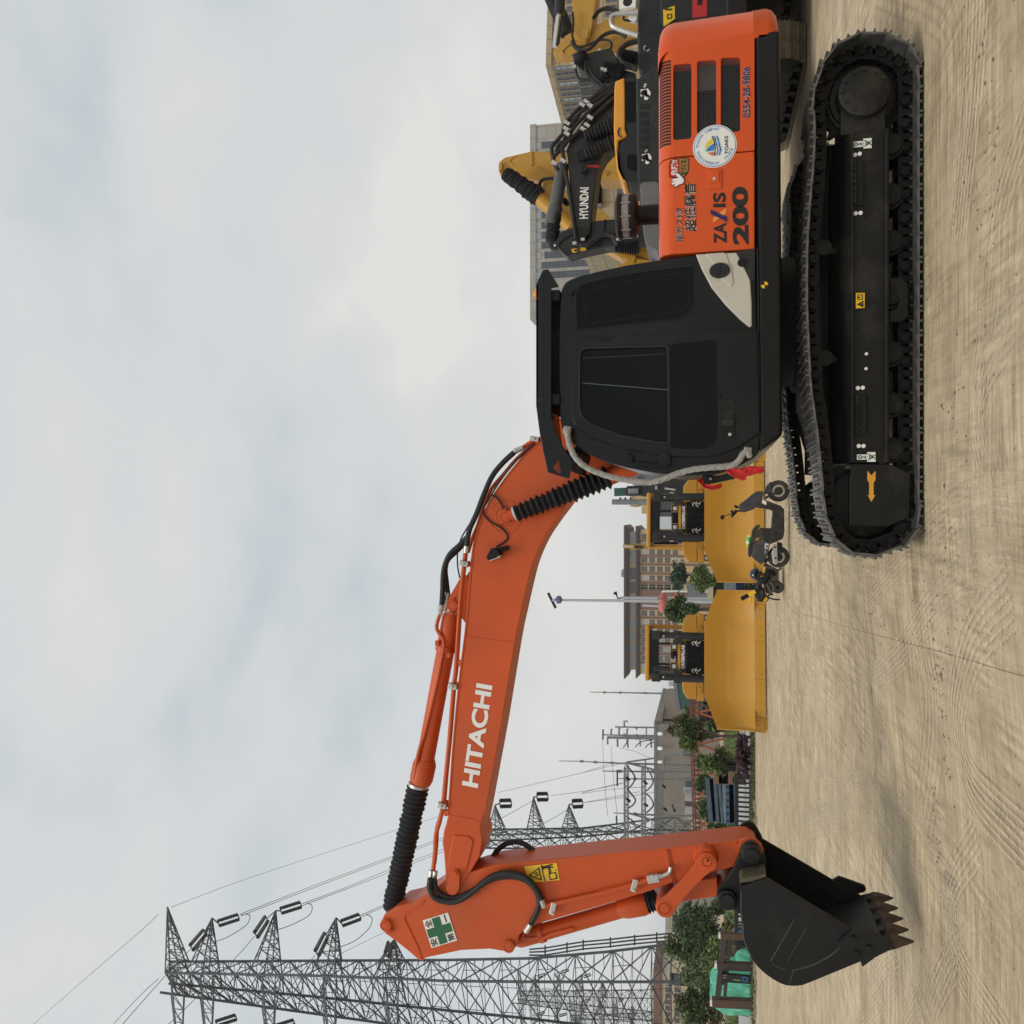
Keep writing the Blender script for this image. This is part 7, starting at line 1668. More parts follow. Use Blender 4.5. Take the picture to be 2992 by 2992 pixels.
# arms reaching out of the picture on its other side
for i, zx in enumerate((288, 495, 930, 1360, 1800)):
    q = [J(zx-48, 965+(zx-48)*.138-22, D1+1.6), J(zx+48, 965+(zx+48)*.138-22, D1+1.6), J(zx-48, 830, D1-1.5), J(zx+48, 834, D1-1.5), J(zx-48, 905, D1+.6), J(zx+48, 910, D1+.6)]
    ap = J(zx+20, 1560, D1); mb = MB()
    for p in q: mb.bar(p, ap, .075)
    for f0, f1 in ((.0, .18), (.18, .34), (.34, .5), (.5, .65), (.65, .8)):
        for a, b in ((q[0], q[1]), (q[2], q[3]), (q[0], q[2]), (q[1], q[3])): mb.bar(a.lerp(ap, f0), b.lerp(ap, f1), .05); mb.bar(b.lerp(ap, f1), a.lerp(ap, f1), .045)
    mb.obj('cross_arm', LAT1, py1)
for a, b in (((560, 1185), (700, 1140)), ((980, 1215), (1110, 1175))):
    mb = MB(); A_, B_ = J(*a, D1), J(*b, D1); off = (B_-A_).cross(Vector((0, 1, 0))).normalized()*.2; L = (B_-A_).length; pr = []
    for i in range(12): pr += [(L*i/12, .1), (L*(i+.5)/12, .16)]
    for s_ in (1, -1): mb.lathe(A_+off*s_, B_-A_, pr, 8)
    mb.bar(A_+off, A_-off, .07); mb.bar(B_+off, B_-off, .07); mb.obj('insulator', INSUL, py1)
# small tie wires and a second column of lattice behind it (the pylon has a service stair rail on its right leg)
mb = MB(); rl = []
for off in (0, 28, 58):
    q = P(fX, D1-.5, (1830, 350+off), (1700, 362+off), (1520, 378+off), (1330, 400+off), (1110, 420+off), (980, 440+off), (800, 470+off), (680, 480+off*.8)); 
    for a, b in zip(q[:-1], q[1:]): mb.bar(a, b, .09)
for x, y in ((1708, 350), (1530, 370), (1335, 390), (1115, 410), (985, 432), (808, 455)): mb.bar(pt(*fX(x, y-6), D1-.5), pt(*fX(x, y+75), D1-.5), .11)
mb.obj('service_rail', LAT2, py1)
py3 = copy_tree(py1); py3['label'] = 'second lattice pylon farther back, seen through the legs of the huge one'
py3.location = py1.location+Vector((-23, 42, 0)); py3.scale = (.86, .86, .80)
py4 = copy_tree(py1); py4['label'] = 'third lattice pylon far back at the left edge, lowest of the three there'
py4.location = py1.location+Vector((-38, 62, 0)); py4.scale = (.9, .9, .66)
# the further pylon
D3 = 118.0
def Kp(x, y, D=D3): return pt(*fK(x, y), D)
def Vp(x, y, D=D3): return pt(*fV(x, y), D)
l1 = [Vp(1330, 1380)]+[Vp(1230, 1400), Vp(820, 1440), Vp(400, 1498), Vp(0, 1545)]+[Kp(300, 818)]+[pt(*fK(195, 818), D3)]
l2 = [Vp(1330, 1650, D3-1)]+[Vp(1230, 1640, D3-1), Vp(820, 1610, D3-1), Vp(400, 1580, D3-1), Vp(0, 1590, D3-1)]+[Kp(300, 850, D3-1)]+[pt(*fK(195, 850), D3-1)]
l3 = [Vp(1330, 1800, D3+2), Vp(800, 1760, D3+2)]+[Kp(500, 925, D3+2), Kp(300, 925, D3+2), pt(*fK(195, 922), D3+2)]
l4 = [Vp(1330, 1560, D3+4), Vp(800, 1560, D3+4), Vp(0, 1640, D3+4)]+[Kp(300, 880, D3+4), pt(*fK(195, 878), D3+4)]
for l in (l1, l2, l3, l4): l[0].z = 0
ar = []
for zx, ap, st in ((290, (283, 680), ((310, 672), (375, 670))), (510, (500, 635), ((520, 634), (582, 633))), (705, (700, 678), ((720, 674), (778, 671)))):
    ar.append((Kp(zx, 820).z, Kp(*ap), [(Kp(*st[0]), Kp(*st[1]), .30)] if st else []))
py2 = pylon('grey lattice pylon behind the orange arm, under the boom', D3, [l1, l2, l3, l4], ar, pt(*fK(195, 820), D3).z, .12, LAT1, LAT2, PYG)
# ---- substation gantries
DGA = 105.0
def GV(x, y, D=DGA): return pt(*fV(x, y), D)
def lat_beam(label, pts4, D, n):
    """a horizontal box truss between two photo points"""
    (xa, xb, ya, yb) = pts4; a0, a1 = GV(xa, ya, D), GV(xb, ya, D); b0, b1 = GV(xa, yb, D), GV(xb, yb, D)
    t = thing('gantry_beam', label, 'gantry beam', (a1.x, D, 0), 'lattice beams over the substation'); dy = Vector((0, 1.2, 0))
    mb = MB()
    for p, q in ((a0, b0), (a1, b1), (a0+dy, b0+dy), (a1+dy, b1+dy)): mb.bar(p, q, .085)
    mb.obj('chord', LATTICE, t)
    mb = MB()
    for i in range(n):
        f, g = i/n, (i+1)/n; p0, p1, q0, q1 = a0.lerp(b0, f), a1.lerp(b1, f), a0.lerp(b0, g), a1.lerp(b1, g)
        for o_ in (Vector(), dy):
            mb.bar((p0 if i % 2 else p1)+o_, (q1 if i % 2 else q0)+o_, .06); mb.bar(p0+o_, p1+o_, .05)
        mb.bar(p0, p0+dy, .05)
    mb.obj('bracing', LATTICE, t); return t
g1 = lat_beam('uppermost lattice beam over the substation', (476, 518, 870, 1760), DGA, 26)
g2 = lat_beam('middle lattice beam over the substation', (674, 714, 870, 1760), DGA+8, 26)
g3 = lat_beam('lowest lattice beam in front of the beige hall', (878, 916, 890, 1700), DGA+16, 22)
def mast(label, pts, r, group='poles and masts of the substation', nm='mast', m_=None, D=DGA, extra=()):
    p = [GV(x, y, D) for x, y in pts]; b = Vector((p[-1].x, p[-1].y, 0)); 
    p[-1] = Vector((p[-1].x, D, 0)) if p[-1].z < 3 else p[-1]
    t = thing(nm, label, 'mast', b, group)
    mb = MB(); n = len(p)
    for i in range(n-1): mb.cyl(p[i], p[i+1], r*(.35+.65*i/(n-1)) if len(p) > 3 else r, r*(.35+.65*(i+1)/(n-1)) if len(p) > 3 else r, 10)
    mb.obj('shaft', m_ or LATTICE, t, smooth=True)
    mb = MB()
    for q in p[1:-1]: mb.cyl(q-Vector((0, 0, .2)), q+Vector((0, 0, .2)), r*1.25, n=10)
    if n > 2: mb.obj('joint_flange', m_ or LATTICE, t)
    for q in extra:
        e_ = MB().tube([GV(x, y, D-.4) for x, y in q[0]], q[1], 6); e_.obj(q[2], q[3], t)
    return t
mast('tall lightning spike on an A-frame left of the young tree', [(-260, 785), (0, 790), (155, 800), (340, 808), (505, 815), (1245, 832)], .12, extra=(([(505, 800), (770, 762), (1245, 685)], .12, 'raking_leg', LATTICE), ([(540, 815), (885, 903)], .13, 'raking_leg', LATTICE), ([(890, 900), (1110, 870), (1245, 850)], .1, 'raking_leg', LATTICE), ([(715, 775), (722, 850)], .08, 'tie_bar', LATTICE), ([(920, 735), (925, 880)], .1, 'tie_bar', LATTICE)))
mast('grey steel pole with flat cap, second from the lightning spike', [(228, 900), (430, 902), (800, 908), (1245, 918)], .15)
mast('shorter steel pole with a cross pin, right of the hanging insulators', [(388, 985), (600, 988), (830, 992), (1245, 1000)], .13, extra=(([(400, 890), (400, 1070)], .10, 'cross_pin', LATTICE_D),))
mast('leaning steel pole between the lattice beams and the far pylon', [(355, 1372), (600, 1385), (850, 1398), (1245, 1412)], .15, extra=(([(530, 1375), (720, 1430), (880, 1480), (1245, 1645)], .12, 'raking_leg', LATTICE), ([(390, 1405), (395, 1500)], .10, 'cross_pin', LATTICE_D)))
DMP = 190.0
mast('thick monopole with hooked arms above the beige hall', [(236, 490), (480, 498), (620, 503), (1260, 515)], .34, D=DMP, extra=(([(240, 430), (238, 545)], .18, 'cross_pin', LATTICE_D), ([(330, 490), (330, 432), (345, 425)], .2, 'side_arm', LATTICE), ([(420, 490), (420, 420), (435, 415)], .2, 'side_arm', LATTICE), ([(510, 490), (510, 432), (525, 425)], .2, 'side_arm', LATTICE)))
mast('monopole with arms on its left, close beside the thick one', [(288, 520), (620, 528), (1260, 540)], .28, D=DMP+3, extra=(([(290, 520), (292, 598)], .2, 'side_arm', LATTICE), ([(400, 520), (404, 625)], .22, 'side_arm', LATTICE), ([(510, 530), (520, 635)], .22, 'side_arm', LATTICE), ([(655, 540), (660, 620)], .16, 'side_arm', LATTICE), ([(780, 545), (785, 635)], .18, 'side_arm', LATTICE)))
mast('slim pole rising from the roof corner of the beige hall', [(375, 402), (690, 407), (1260, 415)], .16, D=DMP-6, extra=(([(480, 400), (478, 335), (520, 340)], .2, 'side_arm', LATTICE), ([(602, 402), (625, 432)], .18, 'side_arm', LATTICE), ([(728, 408), (728, 490)], .14, 'side_arm', LATTICE)))
mast('thin antenna mast rising behind the green shed', [(95, 8), (255, 12), (435, 14), (715, 20), (1250, 32)], .16, D=150, nm='antenna_mast')
# hanging jumpers and insulator pairs under the beams
JMP = 'black jumper loops under the lattice beams'
for i, (q, D_) in enumerate((([(508, 840), (560, 900), (600, 975), (570, 1050), (520, 1100)], DGA-1), ([(512, 1100), (560, 1160), (606, 1225), (580, 1280), (530, 1315)], DGA-1), ([(735, 870), (780, 940), (805, 1020), (775, 1080), (728, 1125)], DGA+7), ([(720, 1150), (775, 1200), (808, 1270), (785, 1320), (730, 1370)], DGA+7), ([(520, 1430), (560, 1450), (600, 1490)], DGA-1), ([(470, 635), (500, 590), (530, 560)], DMP-2), ([(605, 630), (640, 590), (700, 560), (800, 550)], DMP-2), ([(718, 640), (750, 600), (815, 575)], DMP-2))):
    o = MB().tube(smooth([GV(x, y, D_) for x, y in q], 4), .09 if D_ < 150 else .11, 6).obj('jumper_cable', INSUL, None, smooth=True)
    tag(o, ('black jumper loop nearest the lightning spike on the uppermost beam', 'black jumper loop at the middle of the uppermost beam', 'black jumper loop nearest the spike on the middle beam', 'black jumper loop at the far end of the middle beam', 'short jumper beside the far pylon on the uppermost beam', 'thin jumper at the top arm of the monopole', 'thin jumper below the middle arm of the monopole', 'thin jumper at the lowest arm of the monopole')[i], 'cable', JMP)
for i, (x, y, D_) in enumerate(((522, 985, DGA-1.5), (530, 1228, DGA-1.5), (722, 1030, DGA+6.5), (728, 1280, DGA+6.5), (930, 1072, DGA+14), (945, 1330, DGA+14), (1045, 1330, DSB-8))):
    mb = MB()
    for s in (-1, 1):
        a, b = GV(x+s*9-14, y-12+(8*s if i < 6 else 40*s), D_), GV(x+s*9+8, y+14+(8*s if i < 6 else -10*s), D_); pr = []; L = (b-a).length
        for k_ in range(8): pr += [(L*k_/8, .11), (L*(k_+.5)/8, .17)]
        mb.lathe(a, b-a, pr, 8)
    o = mb.obj('insulator_pair', INSUL, None, smooth=False); tag(o, ('insulator pair under the uppermost beam near the two poles', 'insulator pair under the uppermost beam near its middle', 'insulator pair under the middle beam near the poles', 'insulator pair under the middle beam, left one', 'insulator pair under the lowest beam near the white door', 'insulator pair under the lowest beam by the leaning pole', 'spread insulators above the silver transformer')[i], 'insulator', 'insulator pairs of the substation')
# wires
wires = [
 (fJ, D1, [(-780, 1235), (-400, 900), (0, 555), (150, 415)], 'thin guard wire leaving the left edge towards the top of the big pylon', .018, 40),
 (fJ, D1, [(240, 365), (700, 190), (1270, 0), (2300, -330)], 'single guard wire running from the top of the big pylon past the boom', .022, 130),
 (fJ, D1, [(725, 415), (1200, 230), (1800, 5), (2400, -215)], 'upper twin conductor from the second arm of the big pylon', .03, 135),
 (fJ, D1, [(735, 425), (1200, 245), (1830, 8), (2400, -200)], 'lower twin conductor from the second arm of the big pylon', .03, 136),
 (fJ, D1, [(1165, 340), (1500, 215), (1820, 85), (2600, -210)], 'upper twin conductor from the third arm of the big pylon', .03, 137),
 (fJ, D1, [(1170, 352), (1500, 228), (1830, 100), (2600, -195)], 'lower twin conductor from the third arm of the big pylon', .03, 138),
 (fJ, D1, [(1580, 420), (1750, 345), (2000, 240), (2700, -40)], 'upper twin conductor from the fourth arm of the big pylon', .03, 139),
 (fJ, D1, [(1585, 432), (1750, 358), (2000, 255), (2700, -25)], 'lower twin conductor from the fourth arm of the big pylon', .03, 140),
 (fJ, D1, [(1420, 700), (1750, 540), (2100, 380)], 'thin wire passing behind the arm head below the fourth arm', .02, 120),
 (fJ, D1-6, [(380, 660), (300, 740), (100, 960), (-170, 1270)], 'conductor slanting down left from the second arm insulator', .025, 50),
 (fJ, D1-6, [(830, 570), (660, 760), (300, 1120), (220, 1190)], 'conductor slanting down left from the third arm insulator', .025, 50),
 (fJ, D1-6, [(1260, 700), (1180, 800), (900, 1190)], 'conductor slanting down left from the fourth arm insulator', .025, 50),
 (fJ, D1-6, [(-240, 1270), (0, 1010), (150, 870)], 'lower conductor at the left edge beside the big pylon', .025, 50),
 (fV, D3, [(0, 1148), (250, 1080), (480, 1030)], 'upper wire from the far pylon down to the uppermost beam', .03, DGA),
 (fV, D3, [(0, 1156), (300, 1110), (680, 1080)], 'second wire from the far pylon down to the middle beam', .03, DGA),
 (fV, D3, [(20, 1258), (400, 1205), (820, 1140)], 'third wire from the far pylon down to the hall', .03, DGA),
 (fV, D3, [(0, 920), (300, 825)], 'thin wire reaching the lightning spike from the left', .025, DGA),
 (fV, DMP, [(235, 545), (250, 900), (290, 1400)], 'wire from the top of the thick monopole behind the gantries', .04, DMP-40),
 (fV, DMP, [(330, 620), (350, 900), (400, 1400)], 'wire from the upper left arm of the monopole behind the gantries', .04, DMP-40),
 (fV, DMP, [(430, 640), (600, 680), (790, 760)], 'wire sagging from the monopole towards the hall roof', .04, DMP-30),
 (fK, D3, [(300, 610), (600, 540), (1000, 445)], 'long thin wire crossing the sky below the boom to the lightning spike', .028, DGA),
 (fK, D3, [(600, 628), (800, 600), (1000, 560)], 'upper conductor from the middle arm of the far pylon', .03, DGA),
 (fK, D3, [(795, 665), (950, 635), (1100, 605)], 'conductor from the lower arm of the far pylon', .03, DGA),
 (fK, D3, [(505, 650), (400, 710), (300, 765)], 'conductor rising left from the middle arm of the far pylon', .03, 90),
 (fK, D3, [(700, 700), (620, 750), (520, 805)], 'conductor rising left from the lower arm of the far pylon', .03, 90)]
for fn, D_, q, lb_, r, D_e in wires:
    n = len(q); p = [pt(*fn(x, y), D_+(D_e-D_)*i/(n-1)) for i, (x, y) in enumerate(q)]
    o = MB().tube(smooth(p, 5), r, 5).obj('power_line', WIRE, None, smooth=True); tag(o, lb_, 'power line', 'power lines')
for i, q in enumerate(([(735, 420), (790, 415), (795, 450), (760, 500), (640, 575), (545, 610)], [(1200, 335), (1236, 355), (1215, 420), (1100, 485), (990, 525)], [(1620, 415), (1658, 440), (1640, 510), (1540, 600), (1420, 650)])):
    o = MB().tube(smooth(P(fJ, D1-.5, *q), 5), .035, 5).obj('jumper_cable', WIRE, None, smooth=True); tag(o, ('slack loop hanging from the second arm of the big pylon', 'slack loop hanging from the third arm of the big pylon', 'slack loop hanging from the fourth arm of the big pylon')[i], 'cable', 'slack loops on the big pylon')
# ---- lamp posts, drill mast and other uprights near the hall
LP = mat('lamp_post_white', (.45, .46, .50), .45, var=.08)
LANT = mat('lantern_red', (.52, .15, .12), .6, var=.15, scale=30)
DL = 46.0
b_ = pt(*fF(1080, 1262), DL)
lp = thing('street_lamp', 'tall grey street lamp with a slanted panel on top and red lanterns, between the bulldozers', 'street lamp', (b_.x, DL, 0), 'posts between the bulldozers')
top = pt(*fE(1140, 1803), DL); shf = MB().cyl((b_.x, DL, 0), top, .10, .06, 12).obj('shaft', LP, lp, smooth=True)
mb = MB().bar(pt(*fE(1108, 1745), DL), pt(*fE(1170, 1868), DL), .14, .05); mb.obj('solar_panel', GREYP, lp)
MB().lathe(pt(*fE(1190, 1800), DL)-Vector((0, 0, .22)), (0, 0, 1), [(0, .05), (.1, .2), (.25, .22), (.4, .06)], 14).obj('lamp_head', mat('lamp_blue', (.12, .14, .30), .4), lp, smooth=True)
def lantern(par, fn, x, y, D, r):
    c = pt(*fn(x, y), D); mb = MB(); rows = []
    for i in range(9):
        f = math.pi*i/8; rows.append([c+Vector((math.cos(2*math.pi*j/24)*math.sin(f)*r*(1+(.05 if j % 2 else -.03)), math.sin(2*math.pi*j/24)*math.sin(f)*r*(1+(.05 if j % 2 else -.03)), math.cos(f)*r*.72)) for j in range(24)])
    mb.loft(rows, True, True); l_ = mb.obj('lantern', LANT, par, smooth=True, ang=70)
    MB().cyl(c+Vector((0, 0, r*.66)), c+Vector((0, 0, r*.82)), r*.3).obj('lantern_cap', GOLD, l_); MB().cyl(c-Vector((0, 0, r*.66)), c-Vector((0, 0, r*.95)), r*.2).obj('tassel', GOLD, l_)
lantern(lp, fF, 660, 1298, DL, .38); lantern(lp, fF, 652, 1240, DL+.5, .30); MB().bar(pt(*fF(612, 1262), DL), pt(*fF(612, 1298), DL), .05).obj('lantern_arm', LP, lp)
mb = MB(); mb.bar(pt(*fF(488, 1295), DL-.1), pt(*fF(630, 1302), DL-.1), .10); mb.obj('banner_frame', LP, lp)
DL2 = 62.0
b_ = pt(*fF(985, 1232), DL2); l2_ = thing('street_lamp', 'shorter grey post with a camera on a bent arm, just right of the tall lamp', 'street lamp', (b_.x, DL2, 0), 'posts between the bulldozers')
tp2 = pt(*fF(320, 1232), DL2); MB().cyl((b_.x, DL2, 0), tp2, .11, .09, 10).obj('shaft', LP, l2_, smooth=True)
MB().tube(P(fF, DL2, (325, 1232), (290, 1238), (283, 1215), (272, 1195)), .06, 6).obj('bracket', LATTICE_D, l2_); MB().bar(pt(*fF(275, 1204), DL2), pt(*fF(266, 1186), DL2), .22).obj('camera_box', BLACKM, l2_)
lantern(l2_, fF, 767, 1228, DL2, .36)
DL3 = 75.0
b_ = pt(*fF(810, 1180), DL3); l3_ = thing('street_lamp', 'slim white lamp post with a short arm before the ochre hall', 'street lamp', (b_.x, DL3, 0), 'posts between the bulldozers')
MB().tube(P(fF, DL3, (812, 1180), (660, 1180), (650, 1186)), .09, 8).obj('shaft', WHITE, l3_); MB().cyl((b_.x, DL3, 0), pt(*fF(812, 1180), DL3), .09).obj('lower_shaft', WHITE, l3_)
MB().bar(pt(*fF(650, 1180), DL3), pt(*fF(652, 1192), DL3), .16).obj('lamp_head', WHITE, l3_)
DMM = 55.0
b_ = pt(*fT(850, 340), DMM); dm = thing('drill_mast', 'dark telescopic drill mast with green cap rising beside the rope', 'drill rig', (b_.x, DMM, 0))
MB().bar((b_.x, DMM, 0), pt(*fT(560, 340), DMM), .75).obj('mast', GREYP, dm); MB().bar(pt(*fT(560, 345), DMM), pt(*fT(270, 355), DMM), .62).obj('mast_section', GREYP, dm, bevel=.05)
MB().bar(pt(*fT(270, 365), DMM), pt(*fT(35, 375), DMM), .50).obj('mast_cap', GRS, dm, bevel=.03); mb = MB().bar(pt(*fT(500, 305), DMM-.4), pt(*fT(270, 325), DMM-.4), .10); mb.bar(pt(*fT(500, 405), DMM-.4), pt(*fT(215, 425), DMM-.4), .10); mb.bar(pt(*fT(240, 300), DMM-.4), pt(*fT(235, 430), DMM-.4), .12); mb.obj('guide_rail', LATTICE_D, dm)
mb = MB(); mb.bar(pt(*fT(490, 352), DMM-.45), pt(*fT(290, 352), DMM-.45), .30, .2); mb.obj('mast_slot', LATTICE, dm, bevel=.03)
MB().bb(b_.x-1.6, b_.x+2.5, DMM-1, DMM+3, .4, pt(*fT(860, 300), DMM).z).obj('rig_body', GREYP, dm, bevel=.05)
mb = MB(); mb.bar(pt(*fT(980, 300), DMM-1.1), pt(*fT(1180, 330), DMM-1.1), .10); mb.bar(pt(*fT(800, 290), DMM-1.1), pt(*fT(840, 290), DMM-1.1), .2); mb.obj('rig_rail', ZINC, dm)
DEX = 60.0
b_ = pt(*fb(560, 645), DEX); ry = thing('raised_boom', 'slim upright yellow machine arm with a bright rod, right of the far hall windows', 'excavator arm', (b_.x, DEX, 0))
mb = MB().bar((b_.x-.1, DEX, 0), pt(*fb(250, 640), DEX), .36, .4); ra_ = mb.obj('arm', YELLOW2, ry, bevel=.03); MB().bar(pt(*fb(330, 645), DEX-.1), pt(*fb(120, 640), DEX-.1), .26).obj('arm_tip', YELLOW2, ry, bevel=.05)
MB().bar(pt(*fb(310, 642), DEX-.4), pt(*fb(125, 640), DEX-.4), .08).obj('rod', CHROME, ry); mb = MB().bar(pt(*fb(470, 660), DEX-.3), pt(*fb(330, 655), DEX-.3), .16); mb.obj('cylinder', GREYP, ry)
DPL = 85.0
b_ = pt(*fT(380, 560), DPL); pl = thing('utility_pole', 'grey utility pole with three black insulators above the right bulldozer', 'pole', (b_.x, DPL, 0))
MB().cyl((b_.x, DPL, 0), pt(*fT(-10, 558), DPL), .30, .26, 10).obj('shaft', LATTICE, pl, smooth=True)
for x, y in ((150, 535), (245, 535), (345, 535)):
    mb = MB().bar(pt(*fT(x, 548), DPL), pt(*fT(x-5, 500), DPL), .07); mb.cyl(pt(*fT(x+12, 505), DPL), pt(*fT(x-22, 480), DPL), .09); mb.obj('insulator_arm', INSUL, pl)
# ================================================================ plants, yard things, traces on the ground
def leaf_mat(name, c, var=.35):
    mt = mat(name, c, .55, var=var, scale=1.2); bs = mt.node_tree.nodes['Principled BSDF']
    bs.inputs['Subsurface Weight'].default_value = 0.0; return mt
LEAF = [leaf_mat('leaf_dark', (.050, .085, .028)), leaf_mat('leaf_mid', (.10, .15, .045)), leaf_mat('leaf_light', (.19, .24, .07)), leaf_mat('leaf_red', (.16, .06, .035)), leaf_mat('leaf_purple', (.075, .035, .045)), leaf_mat('leaf_yellow', (.30, .24, .02)), leaf_mat('leaf_olive', (.075, .075, .030)), leaf_mat('conifer', (.060, .100, .062))]
BARK = mat('bark', (.085, .068, .05), .85, var=.3, scale=8, bump=.4, bscale=20)
def foliage(clumps, n, s, w, rn, narrow=.55):
    """clumps: (centre, radii); leaves of size s spread through them; w = weights of the materials"""
    mb = MB(); V, Fc, MI = mb.v, mb.f, mb.mi; tot = sum(r.x*r.z for _, r in clumps)
    for c, r in clumps:
        pal = rn.choices(range(len(w)), w, k=3)
        for _ in range(int(n*r.x*r.z/tot)+3):
            d = Vector((rn.gauss(0, 1), rn.gauss(0, 1), rn.gauss(0, 1))).normalized()*min(1.75, abs(rn.gauss(.62, .34)))
            p = c+Vector((d.x*r.x, d.y*r.y, d.z*r.z))
            u = Vector((rn.gauss(0, 1), rn.gauss(0, 1), rn.gauss(0, .7))).normalized(); v_ = u.orthogonal().normalized(); v_ = (v_*math.cos(k0 := rn.uniform(0, 6.3))+u.cross(v_)*math.sin(k0))
            L, W = s*rn.uniform(.7, 1.35), s*narrow*rn.uniform(.7, 1.2); b = len(V)
            V.extend([tuple(p-u*L), tuple(p+v_*W), tuple(p+u*L), tuple(p-v_*W)]); Fc.append((b, b+1, b+2, b+3)); MI.append(rn.choice(pal))
    return mb
def tree(name, label, cat, D, box, n, s, w, nc=14, trunk=None, seed=1, group=None, crown='crown', base=None, thick=.09, spread=.33):
    """box: photo pixels X0, X1 (top, bottom of crown), Y0, Y1 (right, left)"""
    rn = random.Random(seed); X0, X1, Y0, Y1 = box; c = pt((X0+X1)/2, (Y0+Y1)/2, D); hx = abs(pt(X1, Y0, D).x-pt(X1, Y1, D).x)/2; hz = abs(pt(X0, Y0, D).z-pt(X1, Y0, D).z)/2
    t = thing(name, label, cat, (c.x, D, 0), group)
    cl = []
    for i in range(nc):
        while True:
            q = Vector((rn.uniform(-1, 1), rn.uniform(-1, 1), rn.uniform(-1, 1)))
            if q.length < 1: break
        k_ = rn.uniform(.7, 1.2)*spread
        cl.append((c+Vector((q.x*hx*.80, q.y*hx*.7, q.z*hz*.80)), Vector((hx*k_, hx*k_, min(hz, hx*1.3)*k_))))
    foliage(cl, n, s, w, rn).obj(crown, [LEAF[i] for i in range(8)], t, fix=False)
    mb = MB(); bz_ = trunk if trunk is not None else max(.2, c.z-hz*.6)
    root = Vector((c.x if base is None else pt(2190, base, D).x, D, 0)); fork = Vector((root.x, D, max(.15, min(bz_, c.z))))
    mb.tube([root, root.lerp(fork, .5)+Vector((.04, 0, 0)), fork], [thick*1.25, thick, thick*.85], 7)
    for i in range(min(6, nc)):
        e_ = cl[i][0]; mb.tube([fork, fork.lerp(e_, .5)+Vector((0, 0, hz*.12)), e_], [thick*.7, thick*.45, thick*.15], 5)
    mb.obj('trunk', BARK, t, smooth=True, fix=False)
    return t
W_ = lambda *a: list(a)+[0]*(8-len(a))
TG = 'trees and shrubs along the yard edge'
tree('tree', 'young tree with reddish shoot tips standing beside the left bulldozer blade', 'tree', 35.5, (1950, 2062, 2085, 2200), 8000, .062, [5, 6, 2, 2.0, 0, 0, 4, 0], 26, trunk=1.15, seed=3, group=TG, base=2155, thick=.05, spread=.30)
tree('tree', 'bushy green tree behind the purple shrub', 'tree', 37, (2030, 2138, 2175, 2268), 6000, .070, [4, 6, 3, 0, 0, 0, 1, 0], 18, seed=4, group=TG)
tree('shrub', 'round clipped dark green bush before the orange truss', 'shrub', 58, (2029, 2085, 2266, 2322), 2200, .10, [6, 4, 1], 12, seed=5, group=TG, spread=.45)
tree('tree', 'spreading shrub with red blossom specks before the orange truss', 'shrub', 58, (2032, 2095, 2328, 2408), 2400, .11, [4, 4, 2, .6, 0, 0, 2, 0], 16, seed=6, group=TG)
tree('shrub', 'pale green bank of shrubs beside the orange arm', 'shrub', 55, (2045, 2135, 2405, 2470), 2400, .12, [2, 5, 5], 14, seed=7, group=TG)
tree('shrub', 'dark purple shrub by the black fence rails', 'shrub', 34.5, (2143, 2194, 2128, 2282), 4200, .055, [0, 0, 0, .3, 10, 0, 1, 0], 26, seed=8, group=TG, thick=.03, spread=.26)
tree('tree', 'two dusty conifers in front of the ochre hall', 'tree', 88, (1952, 2010, 1622, 1740), 4200, .15, [1, 0, 0, 0, 0, 0, 0, 8], 22, seed=9, group=TG, spread=.28)
tree('tree', 'light green leafy tree between the two bulldozers', 'tree', 44, (2000, 2092, 1648, 1732), 6500, .080, [2, 5, 6], 18, seed=10, group=TG)
tree('tree', 'dark leafy tree in front of the lamp post', 'tree', 40, (1938, 2052, 1742, 1818), 6500, .070, [7, 4, 1], 20, seed=11, group=TG)
tree('tree', 'green tree just right of the rope behind the right bulldozer', 'tree', 60, (1962, 2045, 1360, 1432), 2200, .14, [3, 5, 3], 12, seed=12, group=TG)
tree('tree', 'large dark tree left of the bucket', 'tree', 46, (1940, 2112, 2622, 2862), 17000, .10, [8, 4, .5], 34, seed=13, group=TG, spread=.30, thick=.14)
tree('tree', 'yellow green young tree in front of the large dark tree', 'tree', 42, (2036, 2118, 2732, 2842), 6000, .075, [1, 4, 6, 0, 0, .3], 18, seed=14, group=TG)
tree('tree', 'tree with brownish tips behind the green tarpaulin at the left edge', 'tree', 39, (1972, 2110, 2872, 3020), 11000, .08, [5, 5, 2, .8, 0, 0, 3, 0], 28, seed=15, group=TG, spread=.3)
tree('shrub', 'yellow flowering hedge left of the bucket ear', 'shrub', 40, (2108, 2140, 2650, 2760), 2200, .07, [1, 3, 3, 0, 0, 4], 18, seed=16, group=TG, spread=.25)
tree('shrub', 'pale green shrub behind the bucket ear', 'shrub', 48, (2066, 2125, 2622, 2680), 1800, .11, [1, 4, 5], 12, seed=17, group=TG)
tree('shrub', 'distant green tree clump right of the young tree', 'tree', 95, (2000, 2040, 2060, 2100), 1200, .2, [2, 4, 2], 8, seed=18, group=TG)
tree('shrub', 'small tuft of weeds at the foot of the green heap', 'weeds', 33.5, (2196, 2220, 2850, 2905), 1200, .05, [1, 4, 4], 12, seed=19, group=TG, thick=.01)
for i, (b_, lb_) in enumerate((((2050, 2120, 2200, 2262), 'low hedge clump under the orange truss behind the bushy tree'), ((2060, 2125, 2282, 2345), 'low hedge clump behind the blue beams'), ((2045, 2120, 2105, 2165), 'low hedge clump beside the young tree trunk'), ((2066, 2140, 2560, 2640), 'green hedge clump behind the bucket linkage'))):
    tree('shrub', lb_, 'shrub', 63+i, b_, 1700, .13, [2, 5, 4, 0, 0, 0, 1, 0], 12, seed=40+i, group=TG)
